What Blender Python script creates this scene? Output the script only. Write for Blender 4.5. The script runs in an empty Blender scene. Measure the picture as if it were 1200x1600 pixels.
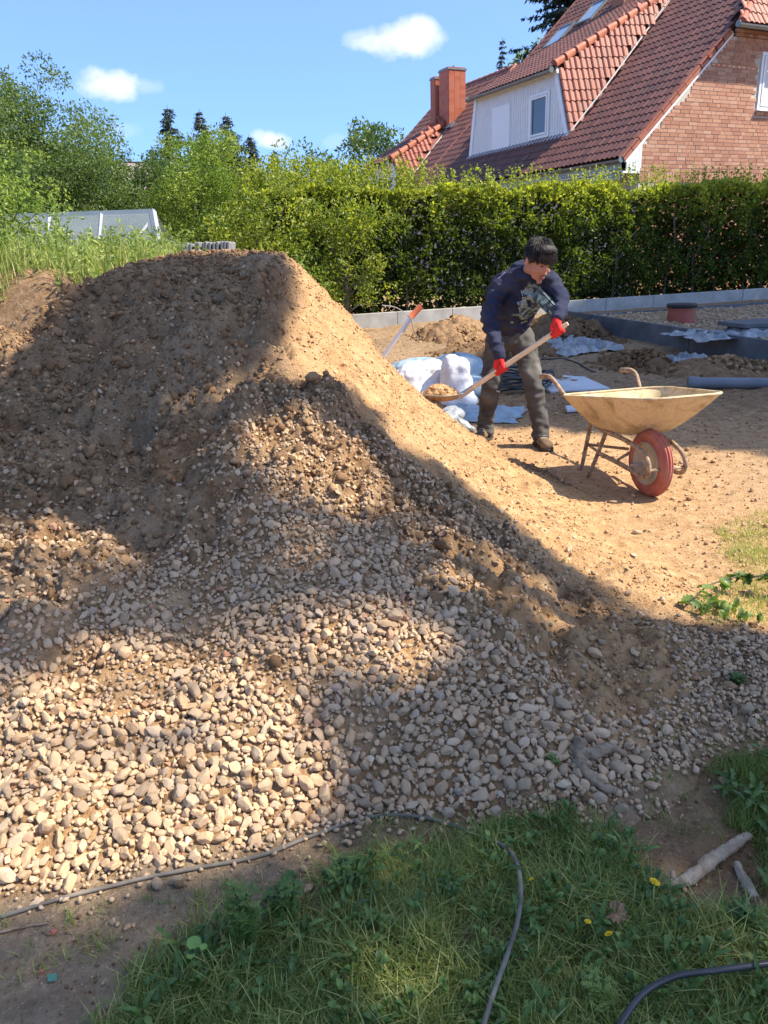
import bpy, bmesh, math, random
import numpy as np
from mathutils import Vector, Matrix, Euler, noise as mnoise
from mathutils.bvhtree import BVHTree

# ------------------------------------------------------------------ camera, sky, sun, exposure
SC = bpy.context.scene
COL = SC.collection
CAM_H = 1.42; PITCH = math.radians(18.5); ROLL = math.radians(2.0); FPX = 1202.0
SUN_AZ = math.radians(97); SUN_EL = math.radians(50)
cam_data = bpy.data.cameras.new('camera')
cam_data.sensor_fit = 'VERTICAL'; cam_data.sensor_height = 24.0
cam_data.lens = FPX / 1600 * 24.0
cam_data.clip_start = 0.05; cam_data.clip_end = 2000
cam = bpy.data.objects.new('camera', cam_data); COL.objects.link(cam)
_fw = Vector((0, math.cos(PITCH), -math.sin(PITCH))); _up = Vector((0, math.sin(PITCH), math.cos(PITCH))); _rt = Vector((1, 0, 0))
_rt2 = _rt * math.cos(ROLL) - _up * math.sin(ROLL); _up2 = _up * math.cos(ROLL) + _rt * math.sin(ROLL)
cam.matrix_world = Matrix(((_rt2.x, _up2.x, -_fw.x, 0), (_rt2.y, _up2.y, -_fw.y, 0), (_rt2.z, _up2.z, -_fw.z, CAM_H), (0, 0, 0, 1)))
SC.camera = cam
SUN = np.array([math.cos(SUN_EL) * math.sin(SUN_AZ), math.cos(SUN_EL) * math.cos(SUN_AZ), math.sin(SUN_EL)])

SC.view_settings.view_transform = 'Standard'; SC.view_settings.look = 'None'
SC.view_settings.gamma = 1; SC.view_settings.use_curve_mapping = False
SC.view_settings.exposure = 1.05

world = bpy.data.worlds.new('World'); SC.world = world; world.use_nodes = True
nt = world.node_tree; nt.nodes.clear()
def _n(t, **k):
    n = nt.nodes.new(t)
    for a, b in k.items(): setattr(n, a, b)
    return n
w_out = _n('ShaderNodeOutputWorld'); w_bg = _n('ShaderNodeBackground'); w_bg.inputs[1].default_value = 0.15
w_sky = _n('ShaderNodeTexSky', sky_type='NISHITA'); w_sky.sun_disc = False
w_sky.sun_elevation = SUN_EL; w_sky.sun_rotation = SUN_AZ
w_sky.altitude = 0; w_sky.air_density = 1.0; w_sky.dust_density = 0.6; w_sky.ozone_density = 1.3
w_tint = _n('ShaderNodeMix', data_type='RGBA', blend_type='MULTIPLY'); w_tint.inputs[0].default_value = 1.0
w_tint.inputs[7].default_value = (1.0, .98, .98, 1)
w_sep = _n('ShaderNodeSeparateXYZ'); w_geo = _n('ShaderNodeTexCoord'); nt.links.new(w_geo.outputs['Generated'], w_sep.inputs[0])
w_rmp = _n('ShaderNodeValToRGB'); w_rmp.color_ramp.elements[0].position = 0.0; w_rmp.color_ramp.elements[0].color = (.26, .455, .90, 1)
w_rmp.color_ramp.elements[1].position = .60; w_rmp.color_ramp.elements[1].color = (.95, .95, .98, 1)
nt.links.new(w_sep.outputs['Z'], w_rmp.inputs[0])
w_t2 = _n('ShaderNodeMix', data_type='RGBA', blend_type='MULTIPLY'); w_t2.inputs[0].default_value = 1.0
nt.links.new(w_sky.outputs[0], w_t2.inputs[6]); nt.links.new(w_rmp.outputs[0], w_t2.inputs[7]); nt.links.new(w_t2.outputs[2], w_tint.inputs[6])
# three fair-weather clouds, each a noisy soft blob at its own direction in the sky
w_tc = _n('ShaderNodeTexCoord')
def px_dir(px, py):
    d = _fw * FPX + _rt2 * (px - 600) + _up2 * (800 - py)
    return d.normalized()
prev = w_tint.outputs[2]
w_noise = _n('ShaderNodeTexNoise'); w_noise.inputs['Scale'].default_value = 30; w_noise.inputs['Detail'].default_value = 6; w_noise.inputs['Roughness'].default_value = .55
nt.links.new(w_tc.outputs['Generated'], w_noise.inputs['Vector'])
def _math(op, a, b=None, clamp=False):
    m = _n('ShaderNodeMath', operation=op); m.use_clamp = clamp
    for i, v in enumerate((a, b)):
        if v is None: continue
        if isinstance(v, (int, float)): m.inputs[i].default_value = v
        else: nt.links.new(v, m.inputs[i])
    return m.outputs[0]
def cloud_blob(d, rw, rh, amp):
    """elliptic falloff around direction d, rw/rh are half sizes in radians"""
    d = Vector(d).normalized(); h = Vector((d.y, -d.x, 0)).normalized(); v = h.cross(d)
    s = _n('ShaderNodeVectorMath', operation='DOT_PRODUCT'); s.inputs[1].default_value = h / rw; nt.links.new(w_tc.outputs['Generated'], s.inputs[0])
    t = _n('ShaderNodeVectorMath', operation='SUBTRACT'); t.inputs[1].default_value = d; nt.links.new(w_tc.outputs['Generated'], t.inputs[0])
    u = _n('ShaderNodeVectorMath', operation='DOT_PRODUCT'); u.inputs[1].default_value = v / rh; nt.links.new(t.outputs[0], u.inputs[0])
    r2 = _math('ADD', _math('MULTIPLY', s.outputs['Value'], s.outputs['Value']), _math('MULTIPLY', u.outputs['Value'], u.outputs['Value']))
    r = _math('SQRT', r2)
    nz = _math('MULTIPLY', _math('SUBTRACT', w_noise.outputs['Fac'], .5), 1.5)
    f = _math('SUBTRACT', 1.0, _math('ADD', r, nz))
    f = _math('MULTIPLY', f, 1.7, True)
    g = _n('ShaderNodeVectorMath', operation='DOT_PRODUCT'); g.inputs[1].default_value = d; nt.links.new(w_tc.outputs['Generated'], g.inputs[0])
    front = _math('GREATER_THAN', g.outputs['Value'], .5)
    return _math('MULTIPLY', _math('MULTIPLY', f, front), amp)
blobs = [(px_dir(636, 62), .050, .022, .85), (px_dir(655, 52), .030, .018, .8), (px_dir(598, 66), .040, .012, .6), (px_dir(566, 60), .022, .010, .35),
         (px_dir(172, 134), .036, .017, .85), (px_dir(152, 120), .018, .012, .6), (px_dir(225, 135), .022, .009, .22),
         (px_dir(424, 219), .024, .013, .8), (px_dir(405, 212), .014, .009, .5), (px_dir(190, 205), .022, .009, .13), (px_dir(525, 222), .020, .009, .13)]
tot = None
for b in blobs:
    o = cloud_blob(*b)
    tot = o if tot is None else _math('MAXIMUM', tot, o)
w_mix = _n('ShaderNodeMix', data_type='RGBA'); w_mix.inputs[7].default_value = (4.0, 4.1, 4.4, 1)
nt.links.new(tot, w_mix.inputs[0]); nt.links.new(prev, w_mix.inputs[6])
nt.links.new(w_mix.outputs[2], w_bg.inputs[0]); nt.links.new(w_bg.outputs[0], w_out.inputs[0])

sun_d = bpy.data.lights.new('sun', 'SUN'); sun_d.energy = 4.8; sun_d.angle = math.radians(0.55); sun_d.color = (1.0, 0.91, 0.75)
sun = bpy.data.objects.new('sun', sun_d); COL.objects.link(sun)
sun.rotation_euler = Vector(SUN).to_track_quat('Z', 'Y').to_euler(); sun.location = (6, -2, 12)

RNG = np.random.default_rng(7); random.seed(7)
PI = math.pi

# ------------------------------------------------------------------ helpers: tagging and linking
def tag(o, label=None, cat=None, group=None, kind=None):
    if label: o['label'] = label
    if cat: o['category'] = cat
    if group: o['group'] = group
    if kind: o['kind'] = kind
    return o
def empty(name, loc=(0, 0, 0), rz=0, parent=None):
    o = bpy.data.objects.new(name, None); COL.objects.link(o)
    o.location = loc; o.rotation_euler = (0, 0, rz); o.empty_display_size = .1
    if parent: o.parent = parent
    return o
def link_mesh(name, me, parent=None, mats=None, smooth=False):
    o = bpy.data.objects.new(name, me); COL.objects.link(o)
    if parent: o.parent = parent
    if mats is not None and len(me.materials) == 0:
        for m in (mats if isinstance(mats, (list, tuple)) else [mats]): me.materials.append(m)
    if smooth and len(me.polygons): me.polygons.foreach_set('use_smooth', np.ones(len(me.polygons), bool))
    return o
def np_mesh(name, V, F, tint=None, attrs=None):
    """V (n,3), F (m,k) all faces with k corners"""
    me = bpy.data.meshes.new(name)
    V = np.ascontiguousarray(V, np.float32); F = np.ascontiguousarray(F, np.int32)
    me.vertices.add(len(V)); me.vertices.foreach_set('co', V.ravel())
    m, k = F.shape
    me.loops.add(m * k); me.loops.foreach_set('vertex_index', F.ravel())
    me.polygons.add(m); me.polygons.foreach_set('loop_start', np.arange(0, m * k, k, dtype=np.int32))
    me.polygons.foreach_set('use_smooth', np.zeros(m, bool))
    me.update(calc_edges=True)
    if tint is not None:
        a = me.attributes.new('tint', 'FLOAT', 'POINT'); a.data.foreach_set('value', np.ascontiguousarray(tint, np.float32))
    for nme, arr in (attrs or {}).items():
        a = me.attributes.new(nme, 'FLOAT', 'POINT'); a.data.foreach_set('value', np.ascontiguousarray(arr, np.float32))
    return me

class MB:
    """small mesh builder for hand made parts"""
    def __init__(s): s.v = []; s.f = []
    def add(s, V, F):
        b = len(s.v); s.v += [tuple(map(float, p)) for p in V]; s.f += [tuple(i + b for i in f) for f in F]; return s
    def box(s, c, size, rot=None, taper=1.0):
        hx, hy, hz = size[0] / 2, size[1] / 2, size[2] / 2
        P = [Vector((x * hx * (taper if z > 0 else 1), y * hy * (taper if z > 0 else 1), z * hz)) for z in (-1, 1) for y in (-1, 1) for x in (-1, 1)]
        if rot is not None: P = [rot @ p for p in P]
        c = Vector(c)
        return s.add([p + c for p in P], [(0, 2, 3, 1), (4, 5, 7, 6), (0, 1, 5, 4), (2, 6, 7, 3), (0, 4, 6, 2), (1, 3, 7, 5)])
    def prism(s, poly, n):
        """poly: list of points (planar), n: extrusion vector"""
        k = len(poly); n = Vector(n); P = [Vector(p) for p in poly]; Q = [p + n for p in P]
        return s.add(P + Q, [tuple(range(k))[::-1], tuple(range(k, 2 * k))] + [(i, (i + 1) % k, k + (i + 1) % k, k + i) for i in range(k)])
    def tube(s, pts, r, n=8, cap=True, flat=1.0):
        pts = [Vector(p) for p in pts]; R = r if isinstance(r, (list, tuple, np.ndarray)) else [r] * len(pts)
        up = None; V = []; F = []
        for i, p in enumerate(pts):
            d = (pts[min(i + 1, len(pts) - 1)] - pts[max(i - 1, 0)])
            if d.length < 1e-9: d = Vector((0, 0, 1))
            d.normalize()
            if up is None: up = Vector((0, 0, 1)) if abs(d.z) < .9 else Vector((1, 0, 0))
            a = d.cross(up)
            if a.length < 1e-6: a = d.orthogonal()
            a.normalize(); b = a.cross(d).normalized(); up = b
            for k in range(n):
                t = 2 * PI * k / n
                V.append(p + (a * math.cos(t) + b * math.sin(t) * flat) * R[i])
        for i in range(len(pts) - 1):
            for k in range(n):
                F.append((i * n + k, i * n + (k + 1) % n, (i + 1) * n + (k + 1) % n, (i + 1) * n + k))
        if cap: F.append(tuple(range(n))[::-1]); F.append(tuple(range((len(pts) - 1) * n, len(pts) * n)))
        return s.add(V, F)
    def lathe(s, prof, M=None, n=24, cap=True):
        """prof: (r,z) pairs round local z"""
        V = []; F = []
        for r, z in prof:
            for k in range(n):
                t = 2 * PI * k / n; p = Vector((r * math.cos(t), r * math.sin(t), z)); V.append(M @ p if M is not None else p)
        for i in range(len(prof) - 1):
            for k in range(n): F.append((i * n + k, i * n + (k + 1) % n, (i + 1) * n + (k + 1) % n, (i + 1) * n + k))
        if cap: F.append(tuple(range(n))[::-1]); F.append(tuple(range((len(prof) - 1) * n, len(prof) * n)))
        return s.add(V, F)
    def mesh(s, name):
        me = bpy.data.meshes.new(name); me.from_pydata(s.v, [], s.f); me.update()
        bm = bmesh.new(); bm.from_mesh(me); bmesh.ops.recalc_face_normals(bm, faces=bm.faces[:]); bm.to_mesh(me); bm.free()
        return me
    def build(s, name, mat, parent=None, smooth=False, bevel=0, angle=40):
        o = link_mesh(name, s.mesh(name), parent, mat)
        if smooth:
            o.data.polygons.foreach_set('use_smooth', [True] * len(o.data.polygons))
            try: o.data.set_sharp_from_angle(angle=math.radians(angle))
            except Exception: pass
        if bevel:
            m = o.modifiers.new('b', 'BEVEL'); m.width = bevel; m.segments = 2; m.limit_method = 'ANGLE'
        return o

def spline(pts, n=8):
    """Catmull-Rom through points"""
    P = [np.array(p, float) for p in pts]; P = [2 * P[0] - P[1]] + P + [2 * P[-1] - P[-2]]; out = []
    for i in range(1, len(P) - 2):
        for k in range(n):
            t = k / n; a, b, c, d = P[i - 1], P[i], P[i + 1], P[i + 2]
            out.append(.5 * ((2 * b) + (-a + c) * t + (2 * a - 5 * b + 4 * c - d) * t * t + (-a + 3 * b - 3 * c + d) * t ** 3))
    out.append(P[-2]); return out

# ------------------------------------------------------------------ numpy noise
def _hash(ix, iy, seed):
    h = (ix.astype(np.int64) * 374761393 + iy.astype(np.int64) * 668265263 + seed * 1442695041) & 0xffffffff
    h = ((h ^ (h >> 13)) * 1274126177) & 0xffffffff
    h = (h ^ (h >> 16)) & 0xffffffff
    return h.astype(np.float64) / 0xffffffff
def vnoise(x, y, seed=0):
    x = np.asarray(x, float); y = np.asarray(y, float)
    ix = np.floor(x); iy = np.floor(y); fx = x - ix; fy = y - iy
    fx = fx * fx * fx * (fx * (fx * 6 - 15) + 10); fy = fy * fy * fy * (fy * (fy * 6 - 15) + 10)
    a = _hash(ix, iy, seed); b = _hash(ix + 1, iy, seed); c = _hash(ix, iy + 1, seed); d = _hash(ix + 1, iy + 1, seed)
    return (a + (b - a) * fx) * (1 - fy) + (c + (d - c) * fx) * fy * 1.0 if False else (a * (1 - fx) + b * fx) * (1 - fy) + (c * (1 - fx) + d * fx) * fy
def fbm(x, y, scale, octv=4, seed=0, gain=.5):
    s = 0; a = 1; t = 0; f = 1 / scale
    for o in range(octv):
        c, sn = math.cos(.7 * o + .3), math.sin(.7 * o + .3)
        s = s + a * (vnoise((x * c - y * sn) * f + 17.3 * o, (x * sn + y * c) * f - 9.1 * o, seed + o) - .5); t += a; a *= gain; f *= 2.03
    return s / t * 2
def cells(x, y, scale, seed=0):
    """worley: distance to nearest feature point (0..1) and a random id of the cell"""
    X = x / scale; Y = y / scale; ix = np.floor(X); iy = np.floor(Y); best = np.full(np.shape(X), 9.0); idv = np.zeros(np.shape(X))
    for dx in (-1, 0, 1):
        for dy in (-1, 0, 1):
            jx = ix + dx; jy = iy + dy
            px = jx + _hash(jx, jy, seed); py = jy + _hash(jx, jy, seed + 5)
            d = (X - px) ** 2 + (Y - py) ** 2; m = d < best
            best = np.where(m, d, best); idv = np.where(m, _hash(jx, jy, seed + 9), idv)
    return np.sqrt(best), idv
def sstep(a, b, x):
    t = np.clip((np.asarray(x, float) - a) / (b - a), 0, 1); return t * t * (3 - 2 * t)
def in_poly(x, y, poly):
    x = np.asarray(x); y = np.asarray(y); r = np.zeros(x.shape, bool); n = len(poly)
    for i in range(n):
        x1, y1 = poly[i][0], poly[i][1]; x2, y2 = poly[(i + 1) % n][0], poly[(i + 1) % n][1]
        if y1 == y2: continue
        r ^= ((y1 > y) != (y2 > y)) & (x < (x2 - x1) * (y - y1) / (y2 - y1) + x1)
    return r
def poly_dist(x, y, poly):
    """signed: positive inside, distance to the polygon outline"""
    d = np.full(np.shape(x), 1e9); n = len(poly)
    for i in range(n):
        ax, ay = poly[i][0], poly[i][1]; bx, by = poly[(i + 1) % n][0], poly[(i + 1) % n][1]
        vx, vy = bx - ax, by - ay; L = vx * vx + vy * vy + 1e-12
        t = np.clip(((x - ax) * vx + (y - ay) * vy) / L, 0, 1)
        d = np.minimum(d, np.hypot(x - ax - t * vx, y - ay - t * vy))
    return np.where(in_poly(x, y, poly), d, -d)

# ------------------------------------------------------------------ survey helpers (a bearing in the photograph to a place on the ground)
_fwn = np.array(_fw); _rtn = np.array(_rt2); _upn = np.array(_up2); CAMP = np.array([0, 0, CAM_H])
def bearing(px, py):
    d = _fwn * FPX + _rtn * (px - 600) + _upn * (800 - py); return d / np.linalg.norm(d)
def at_y(px, py, y):
    d = bearing(px, py); return Vector(CAMP + d * (y / d[1]))
def at_z(px, py, z):
    d = bearing(px, py); return Vector(CAMP + d * ((z - CAM_H) / d[2]))

# ------------------------------------------------------------------ materials
def lin(c): return c
class Mat:
    def __init__(s, name, rough=.85, spec=.3):
        s.m = bpy.data.materials.new(name); s.m.use_nodes = True; s.t = s.m.node_tree; s.b = s.t.nodes['Principled BSDF']
        s.b.inputs['Roughness'].default_value = rough
        try: s.b.inputs['Specular IOR Level'].default_value = spec
        except Exception: pass
        s.tc = s.t.nodes.new('ShaderNodeTexCoord').outputs['Object']
    def n(s, t, **k):
        nd = s.t.nodes.new(t)
        for a, b in k.items(): setattr(nd, a, b)
        return nd
    def l(s, a, b): s.t.links.new(a, b)
    def noise(s, scale, detail=4, rough=.55, vec=None, dist=0):
        nd = s.n('ShaderNodeTexNoise'); nd.inputs['Scale'].default_value = scale; nd.inputs['Detail'].default_value = detail
        nd.inputs['Roughness'].default_value = rough; nd.inputs['Distortion'].default_value = dist; s.l(vec or s.tc, nd.inputs['Vector']); return nd.outputs['Fac']
    def stretch(s, sx, sy, sz):
        m = s.n('ShaderNodeMapping'); m.inputs['Scale'].default_value = (sx, sy, sz); s.l(s.tc, m.inputs['Vector']); return m.outputs[0]
    def attr(s, nm): a = s.n('ShaderNodeAttribute'); a.attribute_name = nm; return a.outputs['Fac']
    def ramp(s, fac, stops):
        r = s.n('ShaderNodeValToRGB'); e = r.color_ramp.elements
        while len(e) < len(stops): e.new(.5)
        for i, (p, c) in enumerate(stops): e[i].position = p; e[i].color = (*c, 1)
        s.l(fac, r.inputs[0]); return r.outputs[0]
    def val(s, fac, a, b, c, d):
        r = s.n('ShaderNodeMapRange'); s.l(fac, r.inputs[0])
        for i, v in enumerate((a, b, c, d)): r.inputs[i + 1].default_value = v
        return r.outputs[0]
    def mix(s, fac, a, b, blend='MIX'):
        m = s.n('ShaderNodeMix', data_type='RGBA', blend_type=blend)
        for i, v in ((0, fac), (6, a), (7, b)):
            if isinstance(v, (int, float)): m.inputs[i].default_value = v
            elif isinstance(v, tuple): m.inputs[i].default_value = (*v, 1)
            else: s.l(v, m.inputs[i])
        return m.outputs[2]
    def math(s, op, a, b=0.0, clamp=False):
        m = s.n('ShaderNodeMath', operation=op); m.use_clamp = clamp
        for i, v in enumerate((a, b)):
            if isinstance(v, (int, float)): m.inputs[i].default_value = v
            else: s.l(v, m.inputs[i])
        return m.outputs[0]
    def color(s, c):
        if isinstance(c, tuple): s.b.inputs['Base Color'].default_value = (*c, 1)
        else: s.l(c, s.b.inputs['Base Color'])
    def bump(s, h, strength=.5, dist=.01):
        b = s.n('ShaderNodeBump'); b.inputs['Strength'].default_value = strength; b.inputs['Distance'].default_value = dist
        s.l(h, b.inputs['Height']); s.l(b.outputs[0], s.b.inputs['Normal'])
        return b.outputs[0]

def simple(name, c1, c2=None, scale=8, rough=.8, spec=.3, bs=0, bd=.004, metal=0, bscale=None, detail=5):
    M = Mat(name, rough, spec)
    if c2 is None: M.color(c1)
    else: M.color(M.ramp(M.noise(scale, detail), [(.32, c1), (.68, c2)]))
    if bs: M.bump(M.noise(bscale or scale * 3, 5), bs, bd)
    M.b.inputs['Metallic'].default_value = metal
    return M.m

def leaf_mat(name, dark, mid, light, trans=.35, rough=.45, spec=.35):
    M = Mat(name, rough, spec)
    c = M.ramp(M.attr('tint'), [(0, dark), (.5, mid), (1, light)])
    M.color(c)
    tr = M.n('ShaderNodeBsdfTranslucent'); c2 = M.mix(1.0, c, (1.5, 1.55, .65), 'MULTIPLY'); M.l(c2, tr.inputs[0])
    mx = M.n('ShaderNodeMixShader'); mx.inputs[0].default_value = trans
    out = [n for n in M.t.nodes if n.type == 'OUTPUT_MATERIAL'][0]
    M.l(M.b.outputs[0], mx.inputs[1]); M.l(tr.outputs[0], mx.inputs[2]); M.l(mx.outputs[0], out.inputs[0])
    return M.m

# soils: sand = where it is yellow sand, dry = pale dry crust, wet = dark damp earth and the painted shade of the heap's hollow
def soil_mat(name):
    M = Mat(name, .95, .15)
    n1 = M.noise(2.2, 6, .6); n2 = M.noise(14, 6, .65); n3 = M.noise(70, 5, .7)
    n4 = M.noise(5.5, 5, .7, dist=.6)
    loam = M.ramp(n2, [(.30, (.105, .062, .034)), (.44, (.195, .125, .074)), (.56, (.275, .185, .115)), (.70, (.40, .295, .20))])
    sand = M.ramp(n2, [(.28, (.33, .205, .105)), (.5, (.45, .300, .170)), (.72, (.57, .42, .27))])
    f = M.math('ADD', M.attr('sand'), M.math('MULTIPLY', M.math('SUBTRACT', n1, .5), .6), True)
    c = M.mix(f, loam, sand)
    wet = M.ramp(n2, [(.3, (.050, .030, .018)), (.7, (.120, .078, .048))])
    fw = M.math('ADD', M.attr('wet'), M.math('MULTIPLY', M.math('SUBTRACT', n2, .5), .9), True)
    c = M.mix(M.math('MULTIPLY', fw, M.math('GREATER_THAN', M.attr('wet'), .02)), c, wet)
    c = M.mix(M.val(n4, .54, .66, 0, .40), c, (.13, .082, .048))      # damp lumps turned up among the dry
    grey = M.ramp(n3, [(.3, (.24, .20, .155)), (.7, (.42, .365, .29))])
    fg = M.math('MULTIPLY', M.attr('grey'), M.math('ADD', .4, n2), True)
    c = M.mix(fg, c, grey)
    g = M.val(n3, .60, .68, 0, .65); c = M.mix(g, c, (.54, .43, .31))
    g2 = M.val(n3, .40, .32, 0, .7); c = M.mix(g2, c, (.065, .042, .026))
    c = M.mix(1.0, c, (1.10, .98, .82), 'MULTIPLY')
    M.color(c)
    h = M.math('ADD', M.math('MULTIPLY', n2, 1.0), M.math('MULTIPLY', n3, .5))
    M.bump(h, 1.0, .026)
    return M.m
SOIL = soil_mat('soil')
def clod_mat():
    M = Mat('soil_clod', .95, .12)
    n = M.noise(40, 5, .7)
    a = M.ramp(M.attr('tint'), [(0, (.085, .052, .030)), (.2, (.17, .112, .068)), (.36, (.27, .185, .118)), (.50, (.38, .28, .185)), (.8, (.44, .30, .175)), (1, (.56, .41, .26))])
    M.color(M.mix(1.0, M.mix(M.val(n, .35, .65, 0, .4), a, (.10, .07, .05)), (1.12, .98, .80), 'MULTIPLY'))
    M.bump(n, .8, .006); return M.m
CLOD = clod_mat()
def stone_mat():
    M = Mat('gravel_stone', .85, .25)
    n = M.noise(35, 5, .65); n2 = M.noise(9, 4, .6)
    a = M.ramp(M.attr('tint'), [(0, (.24, .195, .150)), (.2, (.38, .31, .235)), (.4, (.50, .40, .29)), (.6, (.52, .39, .265)), (.75, (.44, .30, .20)), (.86, (.58, .49, .38)), (.94, (.31, .28, .26)), (.98, (.36, .17, .11)), (1, (.64, .60, .53))])
    dust = M.mix(M.val(n2, .4, .65, 0, .5), a, (.47, .36, .24))     # sandy dust clinging to them
    M.color(M.mix(1.0, M.mix(M.val(n, .35, .7, .0, .35), dust, (.23, .175, .125)), (1.10, .98, .84), 'MULTIPLY'))
    M.bump(n, .45, .004); return M.m
STONE = stone_mat()
M_ = {}
M_['white_paint'] = simple('white_board_paint', (.68, .70, .71), (.77, .78, .78), 6, .5, .4)
M_['white_pvc'] = simple('white_window_plastic', (.80, .81, .82), None, rough=.35, spec=.5)
M_['zinc'] = simple('zinc_gutter', (.16, .18, .19), (.24, .26, .27), 4, .45, .5, metal=.4)
M_['green_board'] = simple('grey_green_fascia', (.30, .36, .36), (.40, .46, .45), 3, .6, .3)
M_['mortar'] = simple('wall_mortar', (.50, .45, .39), (.60, .55, .48), 30, .95, .1, bs=.4)
def brick_mat():
    M = Mat('wall_brick', .9, .2)
    a = M.ramp(M.attr('tint'), [(0, (.42, .19, .125)), (.3, (.52, .25, .16)), (.6, (.60, .32, .21)), (.85, (.63, .38, .26)), (1, (.36, .18, .14))])
    n = M.noise(28, 6, .65)
    M.color(M.mix(1.0, M.mix(M.val(n, .45, .75, 0, .5), a, (.55, .42, .32)), (.84, .82, .82), 'MULTIPLY'))
    M.bump(n, .5, .006); return M.m
BRICK = brick_mat()
def tile_mat(name, cols, sp):
    M = Mat(name, .55, sp)
    a = M.ramp(M.attr('tint'), cols); n = M.noise(7, 5, .6); n3 = M.noise(50, 4, .7)
    c = M.mix(M.val(n, .45, .8, 0, .55), a, (.16, .085, .07))
    M.color(M.mix(M.val(n3, .68, .76, 0, .45), c, (.42, .38, .33)))
    M.bump(n3, .3, .004); return M.m
TILE_RED = tile_mat('red_clay_tile', [(0, (.235, .055, .034)), (.4, (.295, .070, .042)), (.8, (.34, .095, .055)), (1, (.26, .085, .062))], .4)
TILE_SHADED = tile_mat('shaded_clay_tile', [(0, (.095, .040, .034)), (.4, (.135, .054, .043)), (.8, (.185, .075, .056)), (1, (.11, .060, .052))], .5)  # same roof clay, darkened for the slopes the sun only grazes
TILE_CAP = tile_mat('ridge_cap_clay', [(0, (.30, .085, .050)), (.5, (.36, .115, .066)), (1, (.41, .16, .10))], .3)
M_['glass'] = simple('window_glass', (.05, .06, .07), None, rough=.04, spec=1.0)
def glasshouse_mat():
    M = Mat('greenhouse_glass', .18, .6)
    M.color(M.ramp(M.noise(1.3, 3), [(.3, (.24, .30, .34)), (.7, (.36, .42, .46))]))
    M.b.inputs['Alpha'].default_value = .26; return M.m
M_['ghglass'] = glasshouse_mat()
M_['alu'] = simple('aluminium_frame', (.38, .40, .41), (.48, .49, .50), 5, .4, .5, metal=.3)
M_['concrete'] = simple('concrete_edging', (.34, .335, .31), (.47, .46, .43), 5, .9, .15, bs=.4, bd=.004, bscale=60)
M_['slabgrey'] = simple('grey_slab_stone', (.16, .16, .165), (.26, .26, .265), 9, .9)
M_['dark_board'] = simple('dark_grey_edging_board', (.085, .092, .10), (.15, .16, .172), 4, .7, .3, bs=.3, bscale=30)
M_['black'] = simple('black_plastic', (.02, .02, .022), (.035, .035, .037), 8, .5, .4)
M_['red_pipe'] = simple('red_brown_pipe', (.33, .085, .055), (.40, .115, .075), 5, .5, .4)
M_['grey_pipe'] = simple('grey_plastic_pipe', (.12, .14, .165), (.17, .19, .22), 3, .45, .4)
M_['bag_white'] = simple('white_woven_bag', (.60, .61, .63), (.72, .72, .72), 7, .75, .3, bs=.6, bscale=22, bd=.012)
M_['bag_blue'] = simple('pale_blue_sacking', (.20, .30, .38), (.34, .42, .47), 5, .6, .4, bs=.5, bscale=20, bd=.01)
M_['film'] = simple('cloudy_plastic_film', (.15, .165, .18), (.36, .385, .40), 9, .35, .5, bs=.8, bscale=26, bd=.012)
M_['panel'] = simple('pale_insulation_panel', (.48, .52, .56), (.58, .61, .64), 3, .6, .3)
M_['board_edge'] = simple('panel_edge', (.55, .53, .45), None, rough=.8)
M_['cable'] = simple('cable_coil_black', (.025, .03, .034), (.06, .065, .07), 6, .5, .4)
M_['hose'] = simple('dusty_grey_hose', (.10, .088, .072), (.26, .225, .18), 14, .75, .25, bs=.3, bscale=60, bd=.002)
M_['hose_black'] = simple('glossy_black_hose', (.018, .018, .02), (.04, .04, .042), 9, .35, .5)
M_['shaft'] = simple('ash_wood_shaft', (.62, .47, .30), (.72, .58, .40), 12, .6, .3)
M_['orange'] = simple('orange_grip', (.72, .17, .06), (.80, .24, .10), 8, .5, .4)
M_['steel'] = simple('worn_steel', (.34, .33, .32), (.48, .46, .44), 8, .45, .5, metal=.6)
M_['rubber_red'] = simple('red_rubber_tyre', (.36, .085, .060), (.46, .20, .145), 9, .8, .25, bs=.2, bscale=60)
def wood_mat(name, a, b):
    M = Mat(name, .9, .2); v = M.stretch(1, 1, 1)
    n = M.noise(11, 6, .65, dist=1.5); M.color(M.ramp(n, [(.3, a), (.7, b)])); M.bump(M.noise(45, 6, .7, dist=2), .8, .006); return M.m
M_['dead_wood'] = wood_mat('weathered_dead_wood', (.20, .145, .095), (.54, .44, .32))
M_['root'] = wood_mat('dry_root_bark', (.13, .09, .058), (.42, .31, .205))
M_['bark'] = wood_mat('tree_bark', (.07, .055, .042), (.17, .14, .11))
def tray_mat():
    M = Mat('sand_crusted_steel', .75, .25)
    n = M.noise(7, 6, .65, dist=.6); n2 = M.noise(28, 5, .65)
    c = M.ramp(n, [(.28, (.26, .19, .11)), (.44, (.50, .385, .22)), (.56, (.64, .51, .31)), (.72, (.36, .29, .20))])
    M.color(M.mix(M.val(n2, .58, .72, 0, .6), c, (.24, .17, .11)))
    M.bump(n2, .4, .004); return M.m
M_['tray'] = tray_mat()
M_['frame'] = simple('rusty_painted_tube', (.15, .085, .05), (.44, .33, .22), 26, .7, .3, bs=.3, bscale=60)
M_['rim'] = simple('dusty_wheel_rim', (.36, .31, .23), (.50, .44, .34), 10, .7, .3)

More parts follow.
